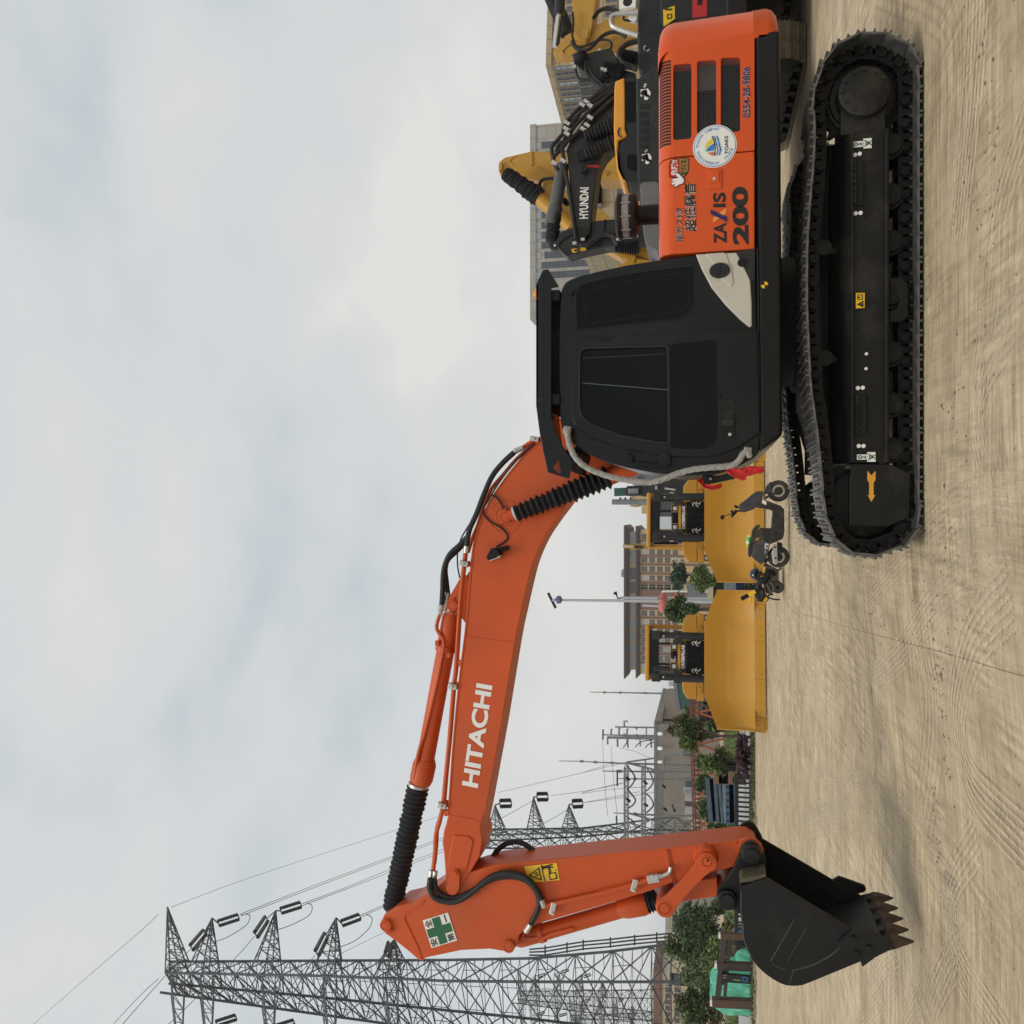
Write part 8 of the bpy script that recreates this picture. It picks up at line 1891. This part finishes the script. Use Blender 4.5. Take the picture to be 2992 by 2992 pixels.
tree('tree', 'dark green tree behind the big netted heap', 'tree', 50, (1990, 2110, 2800, 2900), 3600, .13, [5, 5, 2], 20, seed=50, group=TG)
# grassy strip and road beyond the lot
VERGE = mat('verge_green', (.075, .105, .035), .9, var=.4, scale=.8, bump=.6, bscale=8); ROADG = mat('pale_road', (.36, .36, .35), .8, var=.15, scale=1.5, stretch=(.1, 3, 1))
SOIL = mat('soil', (.20, .155, .105), .95, var=.35, scale=3, bump=.8, bscale=12)
xl, xr2 = -60, 7.0
sheet('road', [(xl, 37.5), (3.0, 37.5), (3.0, 52), (xl, 52)], .004, ROADG)
sheet('grass_verge', [(xl, 52), (20, 52), (20, 100), (xl, 100)], .004, VERGE)
sheet('flower_bed', [(xl, 33.6), (-10.2, 33.6), (-5.6, 33.2), (-5.6, 35.0), (xl, 35.6)], .004, SOIL)
def grass(name, x0, x1, y0, y1, n, s, w, z=.0):
    rn = random.Random(int(x0*7)); mb = MB(); V, Fc, MI = mb.v, mb.f, mb.mi
    for _ in range(n):
        p = Vector((rn.uniform(x0, x1), rn.uniform(y0, y1), z)); a = rn.uniform(0, 6.28); hgt = s*rn.uniform(.5, 1.4); u = Vector((math.cos(a), math.sin(a), 0))*s*.12; tip = p+Vector((rn.gauss(0, s*.3), rn.gauss(0, s*.3), hgt)); b = len(V)
        V.extend([tuple(p-u), tuple(p+u), tuple(tip)]); Fc.append((b, b+1, b+2)); MI.append(rn.choices(range(8), w)[0])
    o = mb.obj(name, LEAF, None, fix=False); tag(o, kind='stuff'); return o
grass('grass', -34, 6, 53, 76, 22000, .5, [1, 4, 5, 0, 0, 0, 1, 0])
grass('weeds', -19, -9.5, 33.4, 35.4, 4500, .14, [1, 3, 3, 0, 0, 0, 3, 0])
grass('weeds', -12, -5.5, 33.4, 35.0, 2600, .16, [1, 2, 1, 0, 3, 0, 3, 0])
# black rail fence
DFN = 35.6
def fence(label, Ya, Yb, bars, D):
    a, b = pt(2190, Ya, D), pt(2190, Yb, D); xa, xb = sorted((a.x, b.x)); zt3, zb3 = pt(2150, Ya, D).z, pt(2192, Ya, D).z
    t = thing('fence', label, 'fence', ((xa+xb)/2, D, 0), 'black rail fences at the yard edge')
    for z, hh in ((zt3-.02, .14), (max(.08, zb3), .09)): MB().bb(xa, xb, D-.05, D+.05, z-hh/2, z+hh/2).obj('rail', GREYP, t, bevel=.01)
    for i in range(bars): x = xa+(xb-xa)*(i+.5)/bars; MB().bb(x-.03, x+.03, D-.03, D+.03, 0, zt3-.09).obj('fence_bar', GREYP, t)
    for x in (xa, xb): MB().bb(x-.06, x+.06, D-.06, D+.06, 0, zt3+.05).obj('fence_post', GREYP, t)
fence('black rail fence in front of the blue beams', 2268, 2450, 13, DFN)
fence('black rail fence running behind the bucket', 2600, 2760, 9, DFN+1.4)
gp1 = pt(2160, 2232, 35); mb = MB().bb(gp1.x-.12, gp1.x+.12, 34.9, 35.1, 0, pt(2118, 2240, 35).z); o = MB().bb(pt(2150, 2252, 35).x, pt(2150, 2235, 35).x, 34.9, 35.05, pt(2150, 2240, 35).z, pt(2118, 2240, 35).z); tt = thing('sign_board', 'small black upright board at the end of the rail fence', 'sign', (gp1.x, 35, 0)); o.obj('board', BLACKM, tt); MB().bb(gp1.x-.05, gp1.x+.05, 35.06, 35.12, 0, 1.0).obj('post', BLACKM, tt)
# blue beams
BLUEB = mat('blue_beam', (.055, .085, .12), .5, var=.2, scale=1, dust=(.2, .2, .2, .4)); BLUEL = mat('light_blue_beam', (.14, .185, .22), .5, var=.2, scale=1, dust=(.2, .2, .2, .4))
BLUES = mat('strong_blue_beam', (.04, .10, .19), .5, var=.15, dust=(.2, .2, .2, .3))
def beam(label, a, b, w, h, m_, D):
    t = thing('steel_beam', label, 'steel beam', ((a.x+b.x)/2, D, 0), 'stack of blue steel beams')
    d = (b-a).normalized(); up = Vector((0, 0, 1))
    MB().bar(a+up*(h*.42), b+up*(h*.42), w, h*.14).obj('top_flange', m_, t); MB().bar(a-up*(h*.42), b-up*(h*.42), w, h*.14).obj('bottom_flange', m_, t); MB().bar(a+Vector((0, w*.1, 0)), b+Vector((0, w*.1, 0)), w*.3, h*.7).obj('web', m_, t)
    return t
DBB = 42.0
for i, (xa, ya, xb, yb, m_, lb_) in enumerate(((1500, 985, 1535, 1470, BLUEB, 'topmost dark blue beam of the stack'), (1545, 985, 1590, 1470, BLUEB, 'second dark blue beam, tilting in the stack'), (1600, 985, 1620, 1475, BLUEL, 'pale blue beam in the middle of the stack'), (1640, 960, 1650, 1490, BLUES, 'bright blue bottom beam with a row of bolts'))):
    a, b = GV(xb, yb, DBB), GV(xa, ya, DBB); bm_ = beam(lb_, a, b, .5, .42, m_, DBB+i*.02)
    if i == 3:
        for k_ in range(7): q = a.lerp(b, (k_+.5)/7); MB().cyl(q-Vector((0, .02, 0)), q-Vector((0, .10, 0)), .06, n=8).obj('bolt', SEAM, bm_)
    if i == 2: pass
o = MB()
st_ = thing('beam_trestle', 'dark rusty trestle blocks holding the right end of the blue beams', 'trestle', (GV(1600, 960, DBB).x, DBB, 0))
for zx in (1540, 1590, 1640): 
    c = GV(zx, 935, DBB); MB().bb(c.x-.35, c.x+.35, DBB-.4, DBB+.4, c.z-.25, c.z+.2).obj('block', PIER, st_, bevel=.02)
for s in (-.3, .3): MB().bb(GV(1600, 935, DBB).x+s-.06, GV(1600, 935, DBB).x+s+.06, DBB-.3, DBB+.3, 0, GV(1640, 935, DBB).z).obj('leg', PIER, st_)
# orange-red truss of the steel yard
TRS = mat('truss_orange', (.36, .10, .035), .65, var=.25, scale=1, dust=(.3, .2, .12, .4)); TRD = mat('truss_red', (.20, .055, .035), .65, var=.25, scale=1)
DTR = 74.0
tr = thing('steel_truss', 'long orange steel truss lying across the yard under the beige hall', 'truss', (GV(1300, 800, DTR).x, DTR, 0))
for xa, xb, m_, w, nm in ((1218, 1262, TRD, .12, 'top_chord'), (1248, 1290, TRD, .10, 'second_chord'), (1290, 1345, TRS, .24, 'middle_chord')):
    mb = MB().bar(GV(xa, 20, DTR), GV(xb, 1640, DTR), w); mb.bar(GV(xa, 20, DTR+1.6), GV(xb, 1640, DTR+1.6), w); mb.obj(nm, m_, tr)
lowz = .25
for i in range(9):
    zy = 60+i*180; a = GV(1300+(zy/1640)*45, zy, DTR); b = GV(1300+(zy/1640)*45, zy+90, DTR); b = Vector((b.x, DTR, .2)); MB().bar(a, b, .15).obj('diagonal', TRS, tr)
    c = GV(1300+(zy/1640)*45, zy+180, DTR); MB().bar(c, b, .15).obj('diagonal', TRS, tr)
mb = MB()
for i in range(60): zy = 40+i*27; a = GV(1225+(zy/1640)*42, zy, DTR-.1); b = GV(1292+(zy/1640)*50, zy+(13 if i % 2 else -13), DTR-.1); mb.bar(a, b, .09)
o = mb.obj('lacing', TRD, tr); o['kind'] = 'stuff'
MB().bar(Vector((GV(1400, 20, DTR).x, DTR, .25)), Vector((GV(1400, 1640, DTR).x, DTR, .25)), .4).obj('bottom_chord', TRS, tr)
scp = thing('scrap_heap', 'heap of dark scrap iron inside the orange truss left of the bulldozer', 'scrap', (GV(1300, 150, DTR+4).x, DTR+4, 0)); rn = random.Random(4); mb = MB()
for i in range(160):
    c = Vector((GV(1300, rn.uniform(30, 330), DTR+4).x, DTR+4+rn.uniform(-1, 1), rn.uniform(.1, 2.3))); mb.box(c, (rn.uniform(.3, 1.1), rn.uniform(.1, .4), rn.uniform(.1, .4)), Matrix.Rotation(rn.uniform(0, 3), 3, 'Y') @ Matrix.Rotation(rn.uniform(0, 3), 3, 'Z'))
o = mb.obj('scrap_iron', mat('scrap_rust', (.085, .05, .04), .8, var=.5, scale=2), scp); o['kind'] = 'stuff'
# green netted heap, pergola frame with a board, notice boards
NET = mat('green_net', (.085, .42, .29), .65, var=.22, scale=3, bump=.6, bscale=9, dust=(.35, .62, .50, .5), dscale=3); 
DNT = 36.5
def heap(label, cpx, ry0, ry1, hz, D, seed):
    rn = random.Random(seed); a, b = pt(2190, ry0, D), pt(2190, ry1, D); cx_, rx = (a.x+b.x)/2, abs(a.x-b.x)/2; rows = []
    n, m_ = 30, 110; ph = [rn.uniform(0, 6.28) for _ in range(6)]
    for i in range(n+1):
        f = i/n; row = []
        for j in range(m_):
            t = 2*math.pi*j/m_; k_ = 1+.09*math.sin(3*t+ph[0]+f*3)+.06*math.sin(7*t+ph[1]-f*4)+.035*math.sin(15*t+ph[2]+f*9)+.02*math.sin(23*t+ph[5]-f*13)+.022*math.sin(37*t+f*21+ph[3])+.02*abs(math.sin(9*t+f*17))+rn.uniform(-.008, .008)
            r = math.cos(f*math.pi/2)**.5; row.append(Vector((cx_+math.cos(t)*rx*r*k_, D+math.sin(t)*rx*.6*r*k_, hz*math.sin(f*math.pi/2)**.8*(1+(1-f)*(.12*math.sin(3*t+ph[3])+.09*math.sin(7*t+ph[4]))+.03*math.sin(17*t+f*11)))))
        rows.append(row)
    o = MB().loft(rows, True, True).obj('netted_heap', NET, None, smooth=True, ang=25); tag(o, label, 'heap', 'heaps under green netting'); return o
heap('big heap under creased green netting behind the dark timber frame', 0, 2808, 2962, pt(2078, 2860, DNT).z, DNT+1, 3)
heap('low green netted heap beside the bucket', 0, 2775, 2832, pt(2150, 2805, DNT).z, DNT+.2, 8)
TIM = mat('dark_timber', (.045, .033, .027), .65, var=.2, scale=6); TIMB = mat('brown_timber', (.085, .05, .03), .65, var=.2, scale=6)
DPG = 34.0
pg = thing('pergola', 'dark timber pergola frame in front of the green netting', 'pergola', (pt(2190, 2850, DPG).x, DPG, 0))
def wz_(x, y, D=DPG): return pt(*fW(x, y), D)
for x0, y0, y1, w, m_ in ((918, 772, 790, .22, TIMB), (870, 1158, 1180, .26, TIM), (808, 1640, 1660, .30, TIMB)):
    p = wz_(x0, y0); q = Vector((wz_(1300, y1).x, DPG, 0)); MB().bar(p, q, w).obj('post', m_, pg, bevel=.015); MB().bar(p+Vector((0, 0, .0)), p+Vector((0, 0, .08)), w*.8).obj('post_cap', WHITE, pg)
for a, b, w in (((968, 765), (880, 1600), .20), ((1042, 800), (972, 1600), .12)): MB().bar(wz_(*a), wz_(*b), w).obj('beam', TIM, pg, bevel=.01)
for y, xa, xb in ((845, 965, 1042), (965, 950, 1030), (1100, 935, 1010), (1245, 920, 1000), (1395, 905, 985), (1180, 1010, 1010)): MB().bar(wz_(xa, y), wz_(xb, y), .10).obj('strut', TIM, pg)
ld = thing('display_board', 'black upright display board with a blue emblem hung on the timber frame', 'display board', (wz_(1100, 1330).x, DPG-.3, 0))
bd_ = [wz_(935, 1275, DPG-.3), wz_(1325, 1312, DPG-.3), wz_(1318, 1392, DPG-.3), wz_(932, 1360, DPG-.3)]
bo2 = MB().ext(bd_, DPG-.32, DPG-.2).obj('board', INK, ld); MB().ext([wz_(930, 1366, DPG-.3), wz_(1318, 1396, DPG-.3), wz_(1316, 1412, DPG-.3), wz_(930, 1384, DPG-.3)], DPG-.3, DPG-.15).obj('frame', GREYP, ld)
for z_ in (0,): MB().bb(bd_[2].x+.1, bd_[2].x+.3, DPG-.28, DPG-.2, 0, bd_[2].z+.02).obj('post', GREYP, ld)
mb = MB(); c = wz_(1238, 1348, DPG-.325); line(mb, [Vector((c.x+a*.08, DPG-.325, c.z+b*.08)) for a, b in ((-1, -1), (1, -1), (1, 1), (-1, 1), (-1, -1))], .03); mb.obj('emblem', BLUEINK, bo2)
mb = MB(); line(mb, [wz_(1085, 1352, DPG-.325), wz_(1130, 1358, DPG-.325), wz_(1175, 1362, DPG-.325)], .02); mb.obj('green_line', mat('led_green', (.25, .6, .1), .5), bo2)
mb = MB()
for i in range(3):
    for k_ in range(2): disc(mb, wz_(955+i*16, 1300+k_*28, DPG-.32), .02, .004, 8)
mb.obj('board_mark', mat('board_grey', (.2, .2, .2), .5), bo2)
DNB = 38.5
nb = thing('notice_board', 'grey notice board with a blue poster behind the bucket', 'notice board', (pt(2190, 2735, DNB).x, DNB, 0))
MB().ext([wz_(1078, 690, DNB), wz_(1240, 690, DNB), wz_(1240, 868, DNB), wz_(1100, 866, DNB), wz_(1078, 850, DNB)], DNB, DNB+.1).obj('frame', LATTICE, nb, bevel=.01)
MB().ext([wz_(1098, 704, DNB), wz_(1235, 704, DNB), wz_(1235, 862, DNB), wz_(1100, 862, DNB)], DNB-.03, DNB).obj('frame_edge', INK, nb)
MB().ext([wz_(1108, 712, DNB), wz_(1225, 714, DNB), wz_(1228, 850, DNB), wz_(1112, 850, DNB)], DNB-.04, DNB-.03).obj('poster', mat('blue_poster', (.06, .26, .52), .35, var=.5, scale=2.5), nb)
for y in (700, 858): MB().bb(wz_(1200, y, DNB).x-.05, wz_(1200, y, DNB).x+.05, DNB+.1, DNB+.2, 0, wz_(1100, y, DNB).z).obj('post', LATTICE, nb)
bn = thing('bench', 'dark wooden bench frame between notice board and green netting', 'bench', (pt(2190, 2790, DNB).x, DNB, 0)); a, b = wz_(1100, 1060, DNB-.5), wz_(1100, 880, DNB-.5); MB().bb(a.x, b.x, DNB-.8, DNB-.2, a.z-.1, a.z).obj('seat', TIMB, bn); MB().bb(a.x, b.x, DNB-.22, DNB-.15, a.z+.1, a.z+.35).obj('backrest', TIM, bn)
for x in (a.x+.1, b.x-.1): MB().bb(x-.05, x+.05, DNB-.7, DNB-.3, 0, a.z-.1).obj('leg', TIM, bn)
# blue bin, rider and yard fence seen between the blades
DBI = 33.0
bi = thing('blue_bin', 'dark blue tub with a leafy sprig between the two bulldozer blades', 'bin', (pt(2180, 1715, DBI).x, DBI, 0)); c = pt(2180, 1715, DBI); tz = pt(*fS(390, 960), DBI).z
MB().lathe((c.x, DBI, 0), (0, 0, 1), [(0, .30), (tz*.1, .33), (tz*.92, .40), (tz, .42), (tz, .37), (tz*.9, .36)], 24).obj('tub', mat('bin_blue', (.012, .045, .16), .45, dust=(.15, .14, .12, .4)), bi, smooth=True); MB().lathe((c.x, DBI, tz*.9), (0, 0, 1), [(0, .36), (.02, .36)], 24).obj('contents', SOIL, bi)
rn = random.Random(2); foliage([(Vector((c.x, DBI-.42, tz*.45)), Vector((.22, .06, .2)))], 60, .06, [1, 4, 3, 0, 0, 0, 0, 0], rn).obj('sprig', LEAF, bi, fix=False)
wsh = thing('yard_wall', 'low grey yard wall with a cream sign strip seen between the bulldozers', 'wall', (pt(2150, 1700, 50).x, 50, 0)); MB().bb(pt(2150, 1800, 50).x, pt(2150, 1600, 50).x, 50, 50.3, 0, pt(2115, 1700, 50).z).obj('wall', GREYW, wsh); MB().bb(pt(2150, 1760, 50).x, pt(2150, 1655, 50).x, 49.95, 49.99, pt(2084, 1700, 50).z, pt(2066, 1700, 50).z).obj('sign_strip', FLT, wsh); MB().bb(pt(2150, 1760, 50).x, pt(2150, 1655, 50).x, 50, 50.2, pt(2115, 1700, 50).z, pt(2066, 1700, 50).z).obj('upper_wall', BLACKM, wsh)
rf_ = thing('shelter_roof', 'grey slatted shelter roof behind the light green tree', 'shelter', (pt(2060, 1712, 60).x, 60, 0))
a, b, c_, d_ = pt(*fb(1250, 1310), 58), pt(*fb(1300, 1505), 58), pt(*fb(1440, 1500), 56), pt(*fb(1400, 1300), 56)
for i in range(7): f = i/6; MB().bar(a.lerp(d_, f), b.lerp(c_, f), .16, .06).obj('slat', LATTICE, rf_)
for p in (a, b, c_, d_): MB().bar(p, Vector((p.x, p.y, 0)), .12).obj('post', LATTICE, rf_)
# small stones and clods on the sand, heaped soil at the bed
rn = random.Random(12); mb = MB()
def stone(p, r):
    p = Vector((p.x, p.y, p.z+gz(p.x, p.y)-.003))
    b = len(mb.v); k_ = [rn.uniform(.6, 1.2) for _ in range(8)]
    pts_ = [Vector((p.x+math.cos(i*1.047)*r*k_[i], p.y+math.sin(i*1.047)*r*k_[i], p.z)) for i in range(6)]+[p+Vector((0, 0, r*k_[6]*.7))]
    mb.v += [tuple(q) for q in pts_]; mb.f += [(b+i, b+(i+1) % 6, b+6) for i in range(6)]; mb.mi += [0]*6
for _ in range(1100):
    y = 3.2+rn.random()**1.6*24; x = rn.uniform(-.62, .62)*y; stone(Vector((x, y, 0)), rn.uniform(.004, .014)*(1+y*.03))
for _ in range(160): stone(Vector((rn.gauss(-.75, .35), rn.gauss(7.5, .5), 0)), rn.uniform(.006, .018))
for cx_, cy_, sx_, sy_, n_ in ((2753, 2055, .10, .30, 60), (2735, 2400, .08, .22, 40), (2790, 1180, .2, .5, 30), (2880, 420, .25, .6, 60), (2560, 1720, .4, .4, 40)):
    c = gpz(cx_, cy_)
    for _ in range(n_): stone(Vector((c.x+rn.gauss(0, sy_), c.y+rn.gauss(0, sx_), 0)), rn.uniform(.006, .024))
o = mb.obj('gravel', mat('clod', (.16, .125, .085), .95, var=.4, scale=20), None, fix=False); tag(o, kind='stuff')
mb = MB()
for _ in range(900): stone(Vector((rn.uniform(-21, -10.4), rn.gauss(33.6, .55), 0)), rn.uniform(.03, .16))
for _ in range(250): stone(Vector((rn.uniform(-10, -5), rn.gauss(34.0, .4), 0)), rn.uniform(.02, .08))
o = mb.obj('rubble', SOIL, None, fix=False); tag(o, kind='stuff')
# tyre and crawler marks pressed into the sand
mb = MB(); rn = random.Random(21)
def ridge(p, q, w, h, mi=0):
    p = Vector((p.x, p.y, p.z+gz(p.x, p.y))); q = Vector((q.x, q.y, q.z+gz(q.x, q.y)))
    d = (q-p); L = d.length
    if L < 1e-4: return
    d /= L; n_ = Vector((-d.y, d.x, 0))*(w/2); b = len(mb.v); up = Vector((0, 0, h)); g = Vector((0, 0, -.002))
    mb.v += [tuple(v) for v in (p-n_+g, p+n_+g, q+n_+g, q-n_+g, p-n_*.4+up, p+n_*.4+up, q+n_*.4+up, q-n_*.4+up)]
    mb.f += [(b+4, b+5, b+6, b+7), (b, b+1, b+5, b+4), (b+1, b+2, b+6, b+5), (b+2, b+3, b+7, b+6), (b+3, b, b+4, b+7)]; mb.mi += [mi]*5
def mark_mat(name, ribs, col, amt):
    mt = bpy.data.materials.new(name); mt.use_nodes = True; nt = mt.node_tree; N, L = nt.nodes, nt.links; bs = N['Principled BSDF']; bs.inputs['Base Color'].default_value = col+(1,); bs.inputs['Roughness'].default_value = .95; bs.inputs['Specular IOR Level'].default_value = .15
    uv = N.new('ShaderNodeUVMap'); sp_ = N.new('ShaderNodeSeparateXYZ'); L.new(uv.outputs[0], sp_.inputs[0]); tcn = N.new('ShaderNodeTexCoord')
    def M(op, a, b=None):
        m_ = N.new('ShaderNodeMath'); m_.operation = op
        for i_, v in enumerate((a, b)):
            if v is None: continue
            if isinstance(v, (int, float)): m_.inputs[i_].default_value = v
            else: L.new(v, m_.inputs[i_])
        return m_.outputs[0]
    def nz(sc_, st_=None, src=None):
        mp_ = N.new('ShaderNodeMapping'); mp_.inputs['Scale'].default_value = st_ or (1, 1, 1); L.new(src or tcn.outputs['Object'], mp_.inputs[0]); n = N.new('ShaderNodeTexNoise'); n.inputs['Scale'].default_value = sc_; n.inputs['Detail'].default_value = 6; n.inputs['Roughness'].default_value = .65; L.new(mp_.outputs[0], n.inputs['Vector']); return n.outputs['Fac']
    def rng(a, lo, hi):
        r = N.new('ShaderNodeMapRange'); r.interpolation_type = 'SMOOTHSTEP'; r.inputs[1].default_value = lo; r.inputs[2].default_value = hi; L.new(a, r.inputs[0]); return r.outputs[0]
    wob = M('MULTIPLY', M('SUBTRACT', nz(3, (6, 1, 1), uv.outputs[0]), .5), .04)
    u = M('ADD', sp_.outputs[0], wob)
    rib = rng(M('SINE', M('MULTIPLY', u, 6.2832*ribs)), .0, .8)
    edge = M('MULTIPLY', rng(sp_.outputs[0], .0, .12), rng(M('SUBTRACT', 1, sp_.outputs[0]), .0, .12))
    ends = sp_.outputs[2] if False else None
    wear = rng(nz(1.1), .30, .52); fine = rng(nz(22), .30, .62); tread = rng(M('SINE', M('ADD', M('MULTIPLY', sp_.outputs[1], 42), M('MULTIPLY', u, 9))), -.9, .4)
    f = M('MULTIPLY', M('MULTIPLY', M('MULTIPLY', rib, edge), M('MULTIPLY', wear, fine)), M('MULTIPLY', M('ADD', M('MULTIPLY', tread, .3), .7), amt))
    tr_ = N.new('ShaderNodeBsdfTransparent'); mx_ = N.new('ShaderNodeMixShader'); L.new(f, mx_.inputs[0]); L.new(tr_.outputs[0], mx_.inputs[1]); L.new(bs.outputs[0], mx_.inputs[2]); L.new(mx_.outputs[0], N['Material Output'].inputs['Surface'])
    bp = N.new('ShaderNodeBump'); bp.inputs['Strength'].default_value = .10; bp.inputs['Distance'].default_value = .008; L.new(rib, bp.inputs['Height']); L.new(bp.outputs[0], bs.inputs['Normal'])
    return mt
M_LIGHT = mark_mat('pressed_sand', 8, (.64, .555, .41), .68); M_FAINT = mark_mat('pressed_sand_faint', 7, (.58, .50, .37), .42); M_DARK = mark_mat('raked_sand', 6, (.30, .245, .165), .25)
strips = {'pressed_sand': ([], [], []), 'pressed_sand_faint': ([], [], []), 'raked_sand': ([], [], [])}; layer = [0]
def tyre(px, width, fn=fr(0, 0, 1), kind='pressed_sand'):
    p = smooth([gpz(*fn(x, y)) for x, y in px], 12); V, Fc, UVs = strips[kind]; layer[0] += 1; dz = .003+layer[0]*.0004; run = 0; b0 = len(V); N_ = 4
    for i_, q in enumerate(p):
        d = (p[min(i_+1, len(p)-1)]-p[max(i_-1, 0)]); d.z = 0; d.normalize(); n_ = Vector((-d.y, d.x, 0))
        if i_: run += (p[i_]-p[i_-1]).length
        for k_ in range(N_+1):
            c = q+n_*width*(k_/N_-.5); V.append((c.x, c.y, gz(c.x, c.y)+dz)); UVs.append((k_/N_, run))
        if i_:
            for k_ in range(N_): a = b0+i_*(N_+1)+k_; Fc.append((a-N_-1, a-N_, a+1, a))
fI = fr(1700, 2200, .5694)
tyre([(1090, 520), (1080, 340), (1110, 220), (1190, 150), (1300, 140), (1420, 165), (1560, 260), (1720, 400), (1932, 590)], .42, fI)
tyre([(1080, 420), (1100, 330), (1180, 290), (1300, 290), (1420, 320), (1560, 430), (1720, 590), (1932, 780)], .38, fI)
tyre([(1160, 560), (1160, 420), (1230, 350), (1330, 330), (1400, 350)], .5, fI, 'pressed_sand_faint')
tyre([(1140, 640), (1120, 480), (1150, 380), (1260, 330)], .8, fI, 'pressed_sand_faint')
tyre([(1560, 260), (1760, 330), (1932, 420)], .40, fI, 'pressed_sand_faint')
tyre([(1600, 620), (1700, 820), (1760, 1000), (1740, 1200), (1640, 1391)], .42, fI)
tyre([(1500, 700), (1590, 880), (1620, 1060), (1560, 1240), (1440, 1391)], .42, fI)
tyre([(1250, 1391), (1330, 1200), (1420, 1080)], .5, fI, 'pressed_sand_faint')
tyre([(1880, 560), (1920, 780), (1900, 1000), (1830, 1200)], .42, fI)
f2 = fr(0, 0, 1)
tyre([(3040, 1690), (2880, 1670), (2790, 1705), (2710, 1790), (2640, 1900), (2560, 1980)], .40, f2)
tyre([(3040, 1465), (2880, 1450), (2780, 1490), (2690, 1570), (2600, 1660), (2520, 1760)], .40, f2)
tyre([(3040, 1560), (2900, 1540), (2800, 1580), (2720, 1660)], .40, f2, 'pressed_sand_faint')
tyre([(3040, 860), (2900, 1040), (2850, 1200), (2870, 1350)], .42, f2, 'pressed_sand_faint')
tyre([(3040, 250), (2930, 600), (2890, 900), (2860, 1150)], .5, f2, 'pressed_sand_faint')
tyre([(3040, 500), (2960, 800), (2900, 1100), (2920, 1400)], .4, f2, 'raked_sand')
tyre([(2300, 2420), (2350, 2200), (2330, 1980), (2290, 1700), (2300, 1500)], .9, f2, 'pressed_sand_faint')
tyre([(2460, 2600), (2420, 2250), (2380, 2000), (2330, 1700)], .7, f2, 'pressed_sand')
tyre([(2540, 2250), (2560, 2000), (2480, 1800)], .8, f2, 'raked_sand')
tyre([(2700, 2400), (2730, 2100), (2700, 1900)], .8, f2, 'pressed_sand_faint')
tyre([(3040, 2500), (2850, 2300), (2800, 2100), (2840, 1900), (2960, 1750)], .5, f2)
tyre([(3040, 2250), (2920, 2150), (2880, 2000)], .5, f2, 'raked_sand')
tyre([(2950, 3060), (2800, 2800), (2780, 2600), (2860, 2450)], .45, f2)
tyre([(2500, 3060), (2560, 2850), (2640, 2760)], .45, f2)
tyre([(2700, 3060), (2740, 2900), (2840, 2760), (3000, 2680)], .45, f2, 'pressed_sand_faint')
tyre([(2450, -40), (2440, 300), (2390, 420)], .9, f2, 'pressed_sand_faint')
tyre([(2560, -40), (2740, 30), (2790, 200), (2780, 500)], .6, f2, 'raked_sand')
tyre([(2860, -40), (2840, 300), (2800, 700)], .6, f2, 'pressed_sand')
for kind, m_ in (('pressed_sand', M_LIGHT), ('pressed_sand_faint', M_FAINT), ('raked_sand', M_DARK)):
    V, Fc, UVs = strips[kind]; me = bpy.data.meshes.new('tyre_marks'); me.from_pydata(V, [], Fc); me.materials.append(m_); ul_ = me.uv_layers.new(name='UVMap')
    for lp_ in me.loops: ul_.data[lp_.index].uv = UVs[lp_.vertex_index]
    me.polygons.foreach_set('use_smooth', [True]*len(me.polygons)); o = link('tyre_marks', me); tag(o, kind='stuff')
MI_D = 2
p_ = [gpz(*q) for q in ((2310, 1785), (2520, 1845), (2750, 1905), (2992, 1976))]
for a, b in zip(p_[:-1], p_[1:]):            # a slab joint showing through the sand
    for k_ in range(24): ridge(a.lerp(b, k_/24), a.lerp(b, (k_+1)/24), .010, .0015, 2)
o = mb.obj('slab_joint', [SAND, SAND, SOIL], None, fix=False); tag(o, kind='stuff')
# ================================================================ thin overcast haze
hz = MB().bb(-1600, 1600, -70, 3600, -1.5, 75)
hm = bpy.data.materials.new('haze'); hm.use_nodes = True; hn = hm.node_tree; hn.nodes.clear()
ho = hn.nodes.new('ShaderNodeOutputMaterial'); hv = hn.nodes.new('ShaderNodeVolumePrincipled'); hv.inputs['Color'].default_value = (.90, .94, .97, 1); hv.inputs['Density'].default_value = .00035; hv.inputs['Anisotropy'].default_value = .2
hn.links.new(hv.outputs[0], ho.inputs['Volume'])
tag(hz.obj('haze', hm, None), kind='stuff')
